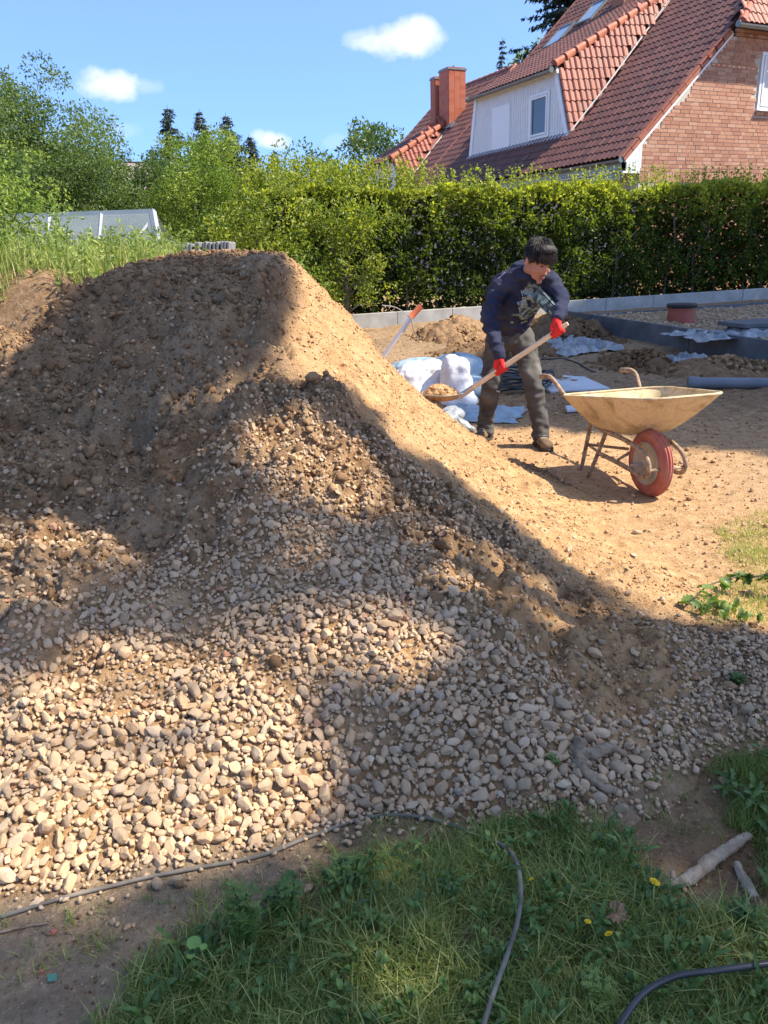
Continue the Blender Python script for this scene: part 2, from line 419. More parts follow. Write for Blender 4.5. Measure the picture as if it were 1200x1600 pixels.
# ------------------------------------------------------------------ terrain
def ground_base(x, y):
    x = np.asarray(x, float); y = np.asarray(y, float)
    z = .03 * np.clip(y - 6.3, 0, 13)
    z = z + (0.0) * x
    # old spoil bank grown over with weeds, left behind the heap
    yf = 5.7 + .35 * np.sin(x * 1.3)
    bank = sstep(yf, yf + 1.35, y) * sstep(-1.25, -2.45, x)
    z = z + 1.32 * bank * (1 - .12 * sstep(8.5, 12, y)) * (1 - .8 * sstep(26, 40, y))
    # worn dips where the barrow runs
    z = z - .02 * np.exp(-((x - 1.9) ** 2 / .5 + (y - 3.6) ** 2 / 2.0))
    # low rise of earth dug out along the far side
    return z
def ground(x, y):
    x = np.asarray(x, float); y = np.asarray(y, float)
    near = np.clip(1 - y / 22, .1, 1)
    z = ground_base(x, y)
    z = z + .022 * fbm(x, y, 1.1, 3, 11) + .010 * fbm(x, y, .22, 3, 12) * near
    rough = sstep(6.2, 7.2, y) * (1 - sstep(14, 17, y)) * sstep(-1.2, -.6, x)
    z = z + rough * (.045 * fbm(x, y, .8, 4, 13) + .03 * np.abs(fbm(x, y, .2, 3, 14)))
    bankf = sstep(5.5, 6.3, y) * sstep(-1.25, -2.2, x) * (1 - sstep(9, 12, y))
    d, i = cells(x + .05 * fbm(x, y, .15, 2, 31), y, .16, 15)
    z = z + bankf * (.10 * fbm(x, y, .5, 5, 16) + .05 * (.5 - d))
    # trodden grit on the sand apron
    d2, i2 = cells(x, y, .045, 17)
    z = z + .006 * (.5 - d2) * sstep(.45, .8, i2) * sstep(1.9, 2.4, y) * (1 - sstep(7, 9, y))
    # small hummock of sand near the twig, turf edge lower right
    z = z + .03 * np.exp(-((x - 1.75) ** 2 / .05 + (y - 3.35) ** 2 / .03)) + .015 * np.exp(-((x - .55) ** 2 / .04 + (y - 1.25) ** 2 / .02))
    return z

PROFILE = {   # survey of the heap: bearing column -> (row, distance ahead of the camera)
 -150: [(1430,1.4),(1250,1.75),(1100,2.05),(950,2.4),(800,2.9),(700,3.4),(620,4.2)],
 0: [(1400,1.46),(1250,1.72),(1100,2.0),(1000,2.2),(900,2.46),(800,2.8),(700,3.3),(640,3.75),(570,4.45)],
 200: [(1365,1.53),(1200,1.82),(1050,2.13),(900,2.55),(800,2.9),(700,3.35),(620,3.75),(540,4.15),(470,4.55)],
 450: [(1300,1.65),(1100,1.97),(1000,2.2),(900,2.5),(800,2.82),(700,3.2),(600,3.65),(520,4.05),(440,4.62),(396,4.9)],
 580: [(1280,1.69),(1100,1.99),(1000,2.22),(900,2.53),(800,2.9),(700,3.4),(620,4.0),(540,4.95)],
 700: [(1270,1.7),(1150,1.9),(1050,2.12),(950,2.43),(860,2.82),(770,3.4),(700,4.2),(653,5.12)],
 740: [(688,5.3)], 860: [(752,4.62)], 840: [(775,4.1)], 930: [(788,4.2)],
 800: [(1265,1.69),(1150,1.9),(1050,2.12),(950,2.5),(860,3.0),(800,3.5),(728,4.85)],
 900: [(1250,1.7),(1150,1.93),(1050,2.2),(960,2.6),(880,3.15),(810,3.85)],
 1000: [(1240,1.73),(1130,1.98),(1050,2.25),(980,2.55),(900,3.05),(830,3.8)],
 1100: [(1180,1.9),(1080,2.2),(1010,2.48),(940,2.9)],
 1200: [(1110,2.1),(1030,2.42),(980,2.7)],
 300: [(398,5.0),(440,4.70)], 380: [(393,5.0),(437,4.66)], 130: [(440,4.72),(470,4.6)], 112: [(447,4.62)], 95: [(495,4.60)], 60: [(528,4.45)],
 500: [(445,4.95)], 640: [(600,5.1)], 255: [(406,4.95)], 215: [(418,4.85)]}
pts = []
for c, l in PROFILE.items():
    for py, yy in l:
        p = at_y(c, py, yy); pts.append((p.x, p.y, p.z))
pts += [(-.8, 5.5, 1.36), (-1.7, 5.3, 1.2), (-1.2, 6.2, .8), (-.5, 5.6, 1.1), (0, 5.7, .6), (-2.05, 5.0, .7), (-2.2, 5.6, .5), (-2.0, 4.55, .95), (-1.85, 5.0, 1.15),
        (.5, 5.7, .2), (1.12, 5.2, -.03), (.80, 5.75, 0.0), (1.32, 4.6, -.03), (.4, 6.4, -.03), (-.5, 6.9, 0), (-1.6, 7.0, .1), (-2.6, 6.4, .3), (-3.2, 4.6, .55),
        (-3.6, 3.2, .25), (-3.0, 2.1, .2), (-2.4, 1.2, -.03), (-1.7, 1.05, -.05), (-4.2, 4.5, 0), (-4.2, 2.5, -.1), (-3.3, 1.0, -.2),
        (-.8, 1.25, -.09), (-.28, 1.4, -.09), (.1, 1.45, -.09), (.4, 1.45, -.09), (.7, 1.5, -.09), (1.1, 1.75, -.09), (1.5, 2.2, -.07), (1.75, 2.7, -.07), (1.6, 3.2, -.04), (1.7, 4.0, -.07), (1.6, 5.0, -.1), (1.2, 6.0, -.1), (1.1, 5.6, -.07)]
CP = np.array(pts)
def _phi(r2): return np.where(r2 > 1e-12, .5 * r2 * np.log(np.maximum(r2, 1e-12)), 0)
_d2 = (CP[:, None, 0] - CP[None, :, 0]) ** 2 + (CP[:, None, 1] - CP[None, :, 1]) ** 2
_K = np.block([[_phi(_d2) + np.eye(len(CP)) * .004, np.c_[np.ones(len(CP)), CP[:, :2]]], [np.c_[np.ones(len(CP)), CP[:, :2]].T, np.zeros((3, 3))]])
_w = np.linalg.solve(_K, np.r_[CP[:, 2], 0, 0, 0])
HX0, HX1, HY0, HY1 = -4.3, 1.9, .9, 7.1
STEP = .0145
gx = np.arange(HX0, HX1, STEP); gy = np.arange(HY0, HY1, STEP)
GX, GY = np.meshgrid(gx, gy)
def rbf(x, y):
    out = np.empty(x.size); xf = x.ravel(); yf = y.ravel()
    for i in range(0, x.size, 40000):
        a = xf[i:i + 40000]; b = yf[i:i + 40000]
        out[i:i + 40000] = _phi((a[:, None] - CP[None, :, 0]) ** 2 + (b[:, None] - CP[None, :, 1]) ** 2) @ _w[:-3] + _w[-3] + _w[-2] * a + _w[-1] * b
    return out.reshape(x.shape)
cgx = np.arange(HX0, HX1, .06); cgy = np.arange(HY0, HY1, .06)
_cX, _cY = np.meshgrid(cgx, cgy); _cZ = rbf(_cX, _cY)
def bilin(ax, ay, Z, x, y):
    x = np.asarray(x, float); y = np.asarray(y, float)
    fx = (x - ax[0]) / (ax[1] - ax[0]); fy = (y - ay[0]) / (ay[1] - ay[0])
    ins = (fx >= 0) & (fy >= 0) & (fx < len(ax) - 1) & (fy < len(ay) - 1)
    fx = np.clip(fx, 0, len(ax) - 1.001); fy = np.clip(fy, 0, len(ay) - 1.001)
    i = fx.astype(int); j = fy.astype(int); u = fx - i; v = fy - j
    z = (Z[j, i] * (1 - u) + Z[j, i + 1] * u) * (1 - v) + (Z[j + 1, i] * (1 - u) + Z[j + 1, i + 1] * u) * v
    return np.where(ins, z, -9)
def smooth_heap(x, y): return bilin(cgx, cgy, _cZ, x, y)
def hit(px, py):
    """place on the smooth ground or heap in that bearing"""
    d = bearing(px, py); t = np.arange(.6, 26, .008); P = CAMP[None] + d[None] * t[:, None]
    s = np.maximum(ground_base(P[:, 0], P[:, 1]), smooth_heap(P[:, 0], P[:, 1]))
    k = np.nonzero(P[:, 2] < s)[0]; k = k[0] if len(k) else len(t) - 1
    return (float(P[k, 0]), float(P[k, 1]))
def region(*pts): return [hit(*p) for p in pts]

HZ = bilin(cgx, cgy, _cZ, GX, GY); HZ = np.where(HZ < -5, -.3, HZ)
HZs = HZ.copy()
slope = np.hypot(*np.gradient(HZ, STEP))
# zones on the heap (real places, as polygons on the ground plan)
Z_SAND = region((455,392),(560,500),(660,610),(760,700),(960,790),(1130,860),(1250,980),(1050,985),(950,950),(840,880),(760,810),(690,745),(610,690),(560,640),(470,600),(440,560),(450,470))
Z_TOE = region((640,860),(720,865),(830,895),(930,950),(1060,985),(1130,1030),(1100,1110),(1020,1160),(960,1190),(900,1110),(850,1050),(700,960),(650,920))
Z_STONE = region((-300,1460),(-220,1010),(0,1010),(60,1000),(120,960),(230,905),(330,860),(430,800),(480,800),(560,820),(640,870),(720,960),(860,1050),(900,1130),(990,1175),(1010,1205),(1000,1236),(850,1258),(720,1262),(600,1270),(450,1300),(300,1335),(150,1368),(0,1398))
Z_MID = region((330,760),(420,650),(520,640),(620,700),(720,800),(800,830),(830,880),(720,870),(640,850),(540,830),(440,800),(380,820))
Z_RIGHT = region((1040,1010),(1150,1000),(1300,1010),(1300,1120),(1180,1150),(1060,1200),(960,1180),(1000,1130),(1080,1080))
Z_LEFT = region((-200,830),(60,820),(180,850),(230,880),(120,950),(0,1000),(-200,1010))
Z_BARE = [region((150,1050),(210,1020),(260,1060),(250,1110),(190,1140),(150,1110)), region((270,960),(330,960),(360,1010),(330,1060),(280,1040)),
          region((360,1020),(450,1020),(520,1060),(450,1090),(380,1080)), region((520,1110),(580,1090),(640,1130),(620,1180),(560,1170)), region((600,1020),(660,1010),(690,1060),(640,1080)),
          region((230,930),(300,910),(340,940),(290,960))]
mS = .85 * sstep(-.06, .10, poly_dist(GX, GY, Z_SAND)); mT = sstep(-.05, .07, poly_dist(GX, GY, Z_TOE))
mG = sstep(-.05, .06, poly_dist(GX, GY, Z_STONE))
rough = np.clip(1 - .75 * mS - .75 * mG, .12, 1) * sstep(-.02, .15, HZs)
# benches where the bucket has cut, lumps, crumbs
band = HZs + .10 * fbm(GX, GY, 1.0, 3, 40)
terr = (band / .17) - np.floor(band / .17)
HZ += rough * .085 * (sstep(.0, .22, terr) - terr) * sstep(.5, .8, HZs)
HZ += (.5 + .5 * rough) * .075 * fbm(GX, GY, .60, 3, 41)
HZ += rough * .095 * fbm(GX, GY, .26, 5, 42, .62)
d1, i1 = cells(GX + .03 * fbm(GX, GY, .1, 2, 43), GY + .03 * fbm(GX, GY, .1, 2, 44), .105, 45)
HZ += rough * .060 * (np.clip(.62 - d1, 0, 1) ** .6) * (i1 > .30)
d1, i1 = cells(GX + .05 * fbm(GX, GY, .2, 2, 54), GY * .8 + .05 * fbm(GX, GY, .2, 2, 55), .23, 59)
HZ += rough * .085 * (np.clip(.55 - d1, 0, 1) ** .5 - .35) * sstep(.45, .8, HZs)
d1, i1 = cells(GX + .02 * fbm(GX, GY, .06, 2, 46), GY, .052, 47)
HZ += np.clip(rough + .9 * mT, .2, 1) * .030 * (np.clip(.6 - d1, 0, 1) ** .6) * (i1 > .3)
HZ += (.3 + .7 * rough) * .016 * fbm(GX, GY, .05, 2, 48)
HZ += rough * .030 * (.4 - np.abs(fbm(GX, GY, .13, 4, 56, .65))) + rough * .018 * fbm(GX, GY, .030, 2, 57)
# rills running down the sand face
HZ += mS * (.012 * fbm(GX, GY, .30, 4, 49, .6) + .007 * fbm(GX, GY, .07, 3, 53) + .008 * fbm(GX, GY, .03, 2, 50))
def dent(px, py, rx, ry, dz, rot=0):
    X, Y = hit(px, py); dx = GX - X; dy = GY - Y; c, s_ = math.cos(rot), math.sin(rot)
    return dz * np.exp(-(((dx * c + dy * s_) / rx) ** 2 + ((-dx * s_ + dy * c) / ry) ** 2) ** 1.5)
for a in [(370,540,.20,.12,-.27,.1),(385,497,.20,.05,.07,.1),(205,690,.13,.17,-.20,.3),(300,520,.25,.04,-.07,.05),(150,560,.10,.12,-.10,.3),(280,600,.2,.05,.06,-.1),(120,600,.10,.30,-.07,.2),(40,660,.14,.25,-.09,.2),(225,500,.12,.1,.05,0),(60,1000,.14,.09,.05,.6),
          (250,800,.34,.06,.075,-.12),(180,850,.3,.05,-.04,-.12),(90,900,.24,.05,.05,-.25),(330,470,.2,.05,-.045,0),(250,450,.2,.03,-.05,0),(400,440,.14,.03,-.04,0),(1010,1010,.16,.05,.035,.3),(800,905,.2,.05,.035,-.3),(930,1005,.12,.05,.05,0),
          (850,1090,.1,.06,.035,0),(560,700,.12,.08,-.05,0),(660,790,.16,.07,-.05,-.5),(300,1000,.08,.1,-.035,0),(100,1045,.10,.08,-.05,0),(1000,900,.2,.04,.035,-.2),(880,770,.2,.08,.03,.1)]:
    HZ += dent(*a)
# steep crumbling lip right under the top
lipd = poly_dist(GX, GY, region((118,452),(200,428),(300,408),(440,405),(460,430),(300,446),(200,464),(130,480)))
HZ += sstep(-.05, .1, lipd) * .05 * fbm(GX, GY, .08, 3, 52)
HZ -= .038 * sstep(.95, 1.25, HZs)
crown = sstep(4.60, 4.85, GY) * sstep(1.15, 1.3, HZs); HZ = HZ * (1 - crown) + crown * (HZs - .015 + .012 * fbm(GX, GY, .12, 3, 58))
HZ = np.where(HZs < -.06, HZs, HZ)

def heap(x, y): return bilin(gx, gy, HZ, x, y)
def surf(x, y): return np.maximum(ground(x, y), heap(x, y))
def surf1(x, y): return float(surf(np.array([x]), np.array([y]))[0])

def grid_mesh(name, xs, ys, Zg, attrs, keep=None):
    X, Y = np.meshgrid(xs, ys); V = np.stack([X, Y, Zg], -1).reshape(-1, 3); nx = len(xs); ny = len(ys)
    idx = np.arange(nx * ny).reshape(ny, nx)
    F = np.stack([idx[:-1, :-1], idx[:-1, 1:], idx[1:, 1:], idx[1:, :-1]], -1).reshape(-1, 4)
    if keep is not None:
        k = keep.reshape(-1); F = F[k[F].any(axis=1)]
        used = np.zeros(len(V), bool); used[F.ravel()] = True; mp = np.cumsum(used) - 1
        V = V[used]; F = mp[F]; attrs = {a: v.reshape(-1)[used] for a, v in attrs.items()}
    return np_mesh(name, V, F, attrs={a: np.asarray(v).reshape(-1) for a, v in attrs.items()})

# the heap
keep = HZ > (ground(GX, GY) - .02)
edge = sstep(0.0, .05, HZ)
a_sand = np.clip(mS * 1.0 + .62 * mT + .55 * mG + .10 + .2 * fbm(GX, GY, .5, 3, 60), 0, 1)
a_sand = np.where(mG > .5, np.clip(.62 + .35 * fbm(GX, GY, .3, 3, 61), 0, 1), a_sand)
a_wet_shade = np.clip(.22 * (1 - mS) * (1 - mG) * sstep(.5, 1.0, HZs) + .5 * np.clip(-dent(370, 545, .16, .09, -1, .1), 0, 1) + .15 * np.clip(fbm(GX, GY, .4, 3, 62), 0, 1) * (1 - mS), 0, 1)  # middle term paints the shade of the undercut hollow
a_grey = np.clip(.55 * (1 - mS) * (1 - mT) * (1 - .6 * mG) * np.clip(.4 + fbm(GX, GY, .35, 4, 63), 0, 1), 0, 1)
heap_o = link_mesh('soil_and_gravel_heap', grid_mesh('soil_and_gravel_heap', gx, gy, HZ, {'sand': a_sand, 'wet': a_wet_shade, 'grey': a_grey}, keep), None, SOIL, True)
tag(heap_o, 'big heap of brown soil and yellow sand with pale gravel spilling down its front', 'heap')

# the ground sheet, fine underfoot and coarser out to the horizon
def axis(lo, hi, fine_lo, fine_hi, st, grow, far):
    a = list(np.arange(fine_lo, fine_hi, st)); s_ = st
    b = fine_hi
    while b < hi: a.append(b); s_ = min(s_ * grow, far); b += s_
    s_ = st; b = fine_lo - st; pre = []
    while b > lo: pre.append(b); s_ = min(s_ * grow, far); b -= s_
    return np.array(pre[::-1] + a)
xs = axis(-420, 420, -1.3, 2.1, .0145, 1.022, 60)
ys = axis(-60, 640, 1.0, 2.4, .0135, 1.0105, 60)
X, Y = np.meshgrid(xs, ys)
Zg = ground(X, Y)
fz = sstep(20, 60, np.hypot(X, Y)); Zg = Zg * (1 - fz) + .3 * fz * 0
under = (heap(X, Y) > Zg + .03); Zg = np.where(under, Zg - .03, Zg)
g_sand = sstep(-.5, 1.0, X) * sstep(2.0, 2.9, Y) * (1 - sstep(5.9, 7.2, Y)) * (.92 - .25 * sstep(2.2, 3.5, X)) + .15 * fbm(X, Y, .8, 4, 70) * sstep(2, 3, Y)
g_sand = np.clip(g_sand + .25 * sstep(8, 10, Y) * np.clip(fbm(X, Y, 2.5, 3, 71), 0, 1), 0, 1)
g_wet = np.clip(.28 * (1 - sstep(1.9, 2.3, Y)) + .45 * sstep(6.4, 7.5, Y) * np.clip(fbm(X, Y, 1.4, 4, 72) + .1, 0, 1), 0, 1)
g_grey = np.clip(.45 * sstep(.2, -.4, X) * (1 - sstep(1.9, 2.2, Y)) + .35 * np.exp(-(((X - 3) / 1) ** 2 + ((Y - 4.4) / .9) ** 2)) + .15 + .25 * sstep(7, 9, Y), 0, 1)
ground_o = link_mesh('ground', grid_mesh('ground', xs, ys, Zg, {'sand': g_sand, 'wet': g_wet, 'grey': g_grey}), None, SOIL, True)
tag(ground_o, 'bare trodden sandy ground of the building plot', kind='structure')

# ------------------------------------------------------------------ stones
def ico(sub):
    bm = bmesh.new(); bmesh.ops.create_icosphere(bm, subdivisions=sub, radius=1)
    V = np.array([v.co[:] for v in bm.verts]); F = np.array([[v.index for v in f.verts] for f in bm.faces]); bm.free(); return V, F
def stone_variants(n, sub, seed, round_=40, knob=.05):
    r = np.random.default_rng(seed); V, F = ico(sub); out = []
    for _ in range(n):
        k = r.integers(8, 13); N = r.normal(size=(k, 3)); N /= np.linalg.norm(N, axis=1)[:, None]; h = r.uniform(.50, .88, k)
        dots = V @ N.T
        with np.errstate(divide='ignore', invalid='ignore'):
            rad = np.where(dots > .05, h[None] / np.maximum(dots, .05), 9)
        rad = -np.log(np.exp(-round_ * np.minimum(rad, 1.25)).sum(1) + np.exp(-round_ * 1.02)) / round_
        rad = np.clip(rad, .45, 1.15)
        nz = np.array([mnoise.noise(Vector(v * 1.8) + Vector((r.uniform(0, 50),) * 3)) for v in V[:1]])
        off = Vector(r.uniform(0, 90, 3)); nz = np.array([mnoise.noise(Vector(v * 2.2) + off) for v in V])
        W = V * (rad * (1 + knob * nz * 2))[:, None] * r.uniform(.72, 1.1, 3)
        W -= W.mean(0); W /= np.abs(W).max(); out.append(W)
    return out, F
SV_HI, SF_HI = stone_variants(24, 3, 5); SV_MID, SF_MID = stone_variants(20, 2, 6); SV_LO, SF_LO = stone_variants(20, 1, 8, knob=.12)
CV_LO, CF_LO = stone_variants(16, 1, 9, round_=5, knob=.28)
CV_MID, CF_MID = stone_variants(12, 2, 10, round_=5, knob=.30)
def rand_rot(n, rng):
    q = rng.normal(size=(n, 4)); q /= np.linalg.norm(q, axis=1)[:, None]; w, x, y, z = q.T
    return np.stack([1 - 2 * (y * y + z * z), 2 * (x * y - z * w), 2 * (x * z + y * w), 2 * (x * y + z * w), 1 - 2 * (x * x + z * z), 2 * (y * z - x * w), 2 * (x * z - y * w), 2 * (y * z + x * w), 1 - 2 * (x * x + y * y)], -1).reshape(n, 3, 3)
def scatter_mesh(name, P, S, R, tint, variants, F, rng):
    """joined mesh of many small bodies: P (n,3) S (n,3) R (n,3,3)"""
    k = rng.integers(0, len(variants), len(P)); VV = np.stack(variants)[k]
    V = np.einsum('nij,nvj->nvi', R, VV * S[:, None, :]) + P[:, None, :]
    nv = VV.shape[1]; FF = (F[None] + (np.arange(len(P)) * nv)[:, None, None]).reshape(-1, 3)
    return np_mesh(name, V.reshape(-1, 3), FF, tint=np.repeat(tint, nv))
def poisson(cx, cy, cr, fac, cell=.045):
    g = {}; keep_ = []
    order = np.argsort(-cr)
    for i in order:
        x, y, r = cx[i], cy[i], cr[i]; ix, iy = int(x // cell), int(y // cell); ok = True
        for dx in (-1, 0, 1):
            for dy in (-1, 0, 1):
                for (a, b, c) in g.get((ix + dx, iy + dy), ()):
                    if (a - x) ** 2 + (b - y) ** 2 < ((c + r) * fac) ** 2: ok = False; break
                if not ok: break
            if not ok: break
        if ok: g.setdefault((ix, iy), []).append((x, y, r)); keep_.append(i)
    return np.array(keep_)
rs = np.random.default_rng(21)
# candidates all over the heap, kept with a density that depends on the zone
N = 160000
cx = rs.uniform(-2.6, 1.75, N); cy = rs.uniform(1.2, 4.8, N)
dS = poly_dist(cx, cy, Z_STONE); dM = poly_dist(cx, cy, Z_MID); dR = poly_dist(cx, cy, Z_RIGHT); dL = poly_dist(cx, cy, Z_LEFT)
patch = fbm(cx, cy, .33, 4, 80)
dens = np.maximum.reduce([sstep(-.05, .03, dS) * 1.0, sstep(-.10, .05, dM) * (.10 + .50 * sstep(-.10, .25, patch)), sstep(-.06, .04, dR) * (.30 + .35 * sstep(-.1, .25, patch)), sstep(-.05, .03, dL) * .30 * sstep(-.1, .2, patch)])
dens *= np.where(dS > 0, 1 - .72 * sstep(.10, .34, patch) * sstep(1.95, 2.1, cy), 1)
dens *= np.where(dS > 0, 1 - .62 * sstep(2.2, 2.65, cy), 1)
for zb in Z_BARE: dens *= 1 - .93 * sstep(-.03, .03, poly_dist(cx, cy, zb))
scat = (.030 * sstep(4.2, 3.0, cy) + .012) * np.where(poly_dist(cx, cy, Z_SAND) > 0, .25, 1)
dens = np.maximum(dens, scat * (heap(cx, cy) > .02))
kk = rs.random(N) < dens; cx, cy = cx[kk], cy[kk]
rad = rs.lognormal(math.log(.0120), .27, len(cx)); rad = np.clip(rad, .006, .025)
rad *= np.where(poly_dist(cx, cy, Z_STONE) > 0, .97 + .10 * sstep(1.95, 1.6, cy), .80)
k = poisson(cx, cy, rad, .66); cx, cy, rad = cx[k], cy[k], rad[k]
def normals_at(x, y, e=.03):
    zx = (surf(x + e, y) - surf(x - e, y)) / (2 * e); zy = (surf(x, y + e) - surf(x, y - e)) / (2 * e)
    n = np.stack([-zx, -zy, np.ones_like(zx)], -1); return n / np.linalg.norm(n, axis=1)[:, None]
def body(x, y, r, rng, sink=.25, flat=(.55, .9)):
    n = normals_at(x, y); z = surf(x, y)
    P = np.stack([x, y, z], -1) + n * (r * (.75 - sink))[:, None]
    S = np.stack([r * rng.uniform(.95, 1.35, len(r)), r * rng.uniform(.8, 1.1, len(r)), r * rng.uniform(*flat, len(r))], -1)
    return P, S, n
def align(n, rng, wob=.5):
    """rotations whose third column lies near n"""
    m = n + rng.normal(size=n.shape) * wob; m /= np.linalg.norm(m, axis=1)[:, None]
    a = rng.normal(size=n.shape); a -= (a * m).sum(1)[:, None] * m; a /= np.linalg.norm(a, axis=1)[:, None]; b = np.cross(m, a)
    return np.stack([a, b, m], -1)
P, S, n_ = body(cx, cy, rad, rs, .18 + .35 * rs.random(len(rad)) ** 2); R_ = align(n_, rs, .45)
def project(P):
    d = P - CAMP[None]; zc = d @ _fwn; return 600 + FPX * (d @ _rtn) / zc, 800 - FPX * (d @ _upn) / zc, zc
px, py, zc = project(P)
size = rad * FPX / zc; inv = (px > 6) & (px < 1194) & (py > 400) & (py < 1594)
# paler, cleaner stones low on the right, sandier ones on the left
tint = np.clip(rs.beta(1.3, 1.5, len(rad)) * .95 + np.where(cx > .2, -.12, .06), 0, 1); rare = rs.random(len(rad)) < .05; tint = np.where(rare, rs.uniform(.86, 1, len(rad)), tint)
rank = np.argsort(-(size * inv)); single = rank[:290]; msk = np.ones(len(rad), bool); msk[single] = False
stone_meshes = []
for i in range(24):
    me = np_mesh('stone', SV_HI[i % 24] if False else SV_HI[i], SF_HI, tint=np.full(len(SV_HI[i]), float(rs.beta(1.3, 1.4))))
    me.materials.append(STONE); me.polygons.foreach_set('use_smooth', [True] * len(me.polygons)); me.set_sharp_from_angle(angle=math.radians(16)); stone_meshes.append(me)
def stone_obj(me, P, S, R, parent, name='stone'):
    o = bpy.data.objects.new(name, me); COL.objects.link(o); o.parent = parent
    o.matrix_local = Matrix([[float(R[a, b] * S[b]) for b in range(3)] + [float(P[a])] for a in range(3)] + [[0, 0, 0, 1]]); return o
for i in single: stone_obj(stone_meshes[int(rs.integers(24))], P[i], S[i], R_[i], heap_o)
big = msk & (size > 8.5); small = msk & ~big
gm = scatter_mesh('gravel', P[big], S[big], R_[big], tint[big], SV_MID, SF_MID, rs)
tag(link_mesh('gravel', gm, heap_o, STONE, True), kind='stuff'); gm.set_sharp_from_angle(angle=math.radians(24))
gm = scatter_mesh('fine_gravel', P[small], S[small], R_[small], tint[small], SV_LO, SF_LO, rs)
tag(link_mesh('fine_gravel', gm, heap_o, STONE, True), kind='stuff'); gm.set_sharp_from_angle(angle=math.radians(36))
print('stones', len(rad), 'big', big.sum())
# small chips that fill the gaps
N = 36000; fx = rs.uniform(-2.4, 1.6, N); fy = rs.uniform(1.25, 4.0, N)
k = (rs.random(N) < sstep(-.15, .02, poly_dist(fx, fy, Z_STONE)) + .5 * sstep(-.1, .05, poly_dist(fx, fy, Z_MID)) + .8 * sstep(-.05, .02, poly_dist(fx, fy, Z_RIGHT))); fx, fy = fx[k], fy[k]
fr = rs.uniform(.0045, .0105, len(fx)); Pf, Sf, nf = body(fx, fy, fr, rs, .0)
tag(link_mesh('gravel_chips', scatter_mesh('gravel_chips', Pf, Sf, align(nf, rs, .6), rs.beta(1.3, 1.5, len(fx)), SV_LO, SF_LO, rs), heap_o, STONE, True), kind='stuff')
# clods of earth on the heap
N = 80000; fx = rs.uniform(-3.2, 1.7, N); fy = rs.uniform(1.6, 5.6, N); hz = heap(fx, fy)
dSa = poly_dist(fx, fy, Z_SAND); dSt = poly_dist(fx, fy, Z_STONE); dT = poly_dist(fx, fy, Z_TOE)
w = (hz > .02) * np.clip(.75 * (dSt < 0) * (dSa < 0) + .95 * (dSa > 0) + .25 * (dSt > 0), 0, 1) * (.35 + .65 * sstep(-.2, .25, fbm(fx, fy, .3, 3, 90)))
k = rs.random(N) < w; fx, fy, dSa, dT = fx[k], fy[k], dSa[k], dT[k]
fr = rs.lognormal(math.log(.0048), .48, len(fx)) * np.where(dSa > 0, .72, 1.15); fr = np.clip(fr, .0025, np.where(dSa > 0, .0125, .026))
Pf, Sf, nf = body(fx, fy, fr, rs, .35)
tt = np.where(dSa > 0, rs.uniform(.62, .95, len(fx)), np.where(dT > 0, rs.uniform(.35, .75, len(fx)), rs.uniform(.12, .5, len(fx))))
tag(link_mesh('earth_clods', scatter_mesh('earth_clods', Pf, Sf, align(nf, rs, .8), tt, CV_LO, CF_LO, rs), heap_o, CLOD, True), kind='stuff')
N = 15000; fx = rs.uniform(-3.0, .6, N); fy = rs.uniform(2.3, 5.2, N); dSt = poly_dist(fx, fy, Z_STONE); dSa = poly_dist(fx, fy, Z_SAND)
k = (heap(fx, fy) > .25) & (dSt < .1) & (dSa < 0) & (rs.random(N) < .25 + .9 * sstep(-.05, .3, fbm(fx, fy, .4, 3, 95))); fx, fy = fx[k], fy[k]; fr = np.clip(rs.lognormal(math.log(.0125), .38, len(fx)), .007, .034)
Pf, Sf, nf = body(fx, fy, fr, rs, .60)
tag(link_mesh('earth_lumps', scatter_mesh('earth_lumps', Pf, Sf, align(nf, rs, .9), rs.uniform(.18, .46, len(fx)), CV_MID, CF_MID, rs), heap_o, CLOD, True), kind='stuff')
# grit and pebbles strewn over the trodden ground
N = 26000; t_ = rs.uniform(0, 1, N); fy = 1.0 * (13 / 1.0) ** t_; fx = fy * rs.uniform(-.62, .62, N)
k = (heap(fx, fy) < ground(fx, fy)) & ~((fx < -1.2) & (fy > 5.4)) & (rs.random(N) < np.where(fy < 1.7, .35, np.where(fy < 7, .9, .55))); fx, fy = fx[k], fy[k]
fr = np.clip(rs.lognormal(math.log(.0036), .55, len(fx)) * np.clip(fy / 3, .6, 2.0), .002, .022)
Pf, Sf, nf = body(fx, fy, fr, rs, .25); isst = rs.random(len(fx)) < .45
for nm, m, vv, ff, mt, tn in (('pebbles', isst, SV_LO, SF_LO, STONE, rs.beta(1.3, 1.5, len(fx))), ('soil_crumbs', ~isst, CV_LO, CF_LO, CLOD, np.where(fy < 2.2, rs.uniform(0, .4, len(fx)), np.where(fy < 7, rs.uniform(.35, .95, len(fx)), rs.uniform(0, .5, len(fx)))))):
    tag(link_mesh(nm, scatter_mesh(nm, Pf[m], Sf[m], align(nf[m], rs, .7), tn[m], vv, ff, rs), None, mt, True), ('pale pebbles and grit strewn over the bare ground' if nm == 'pebbles' else 'brown crumbs of earth strewn over the bare ground'), kind='stuff')
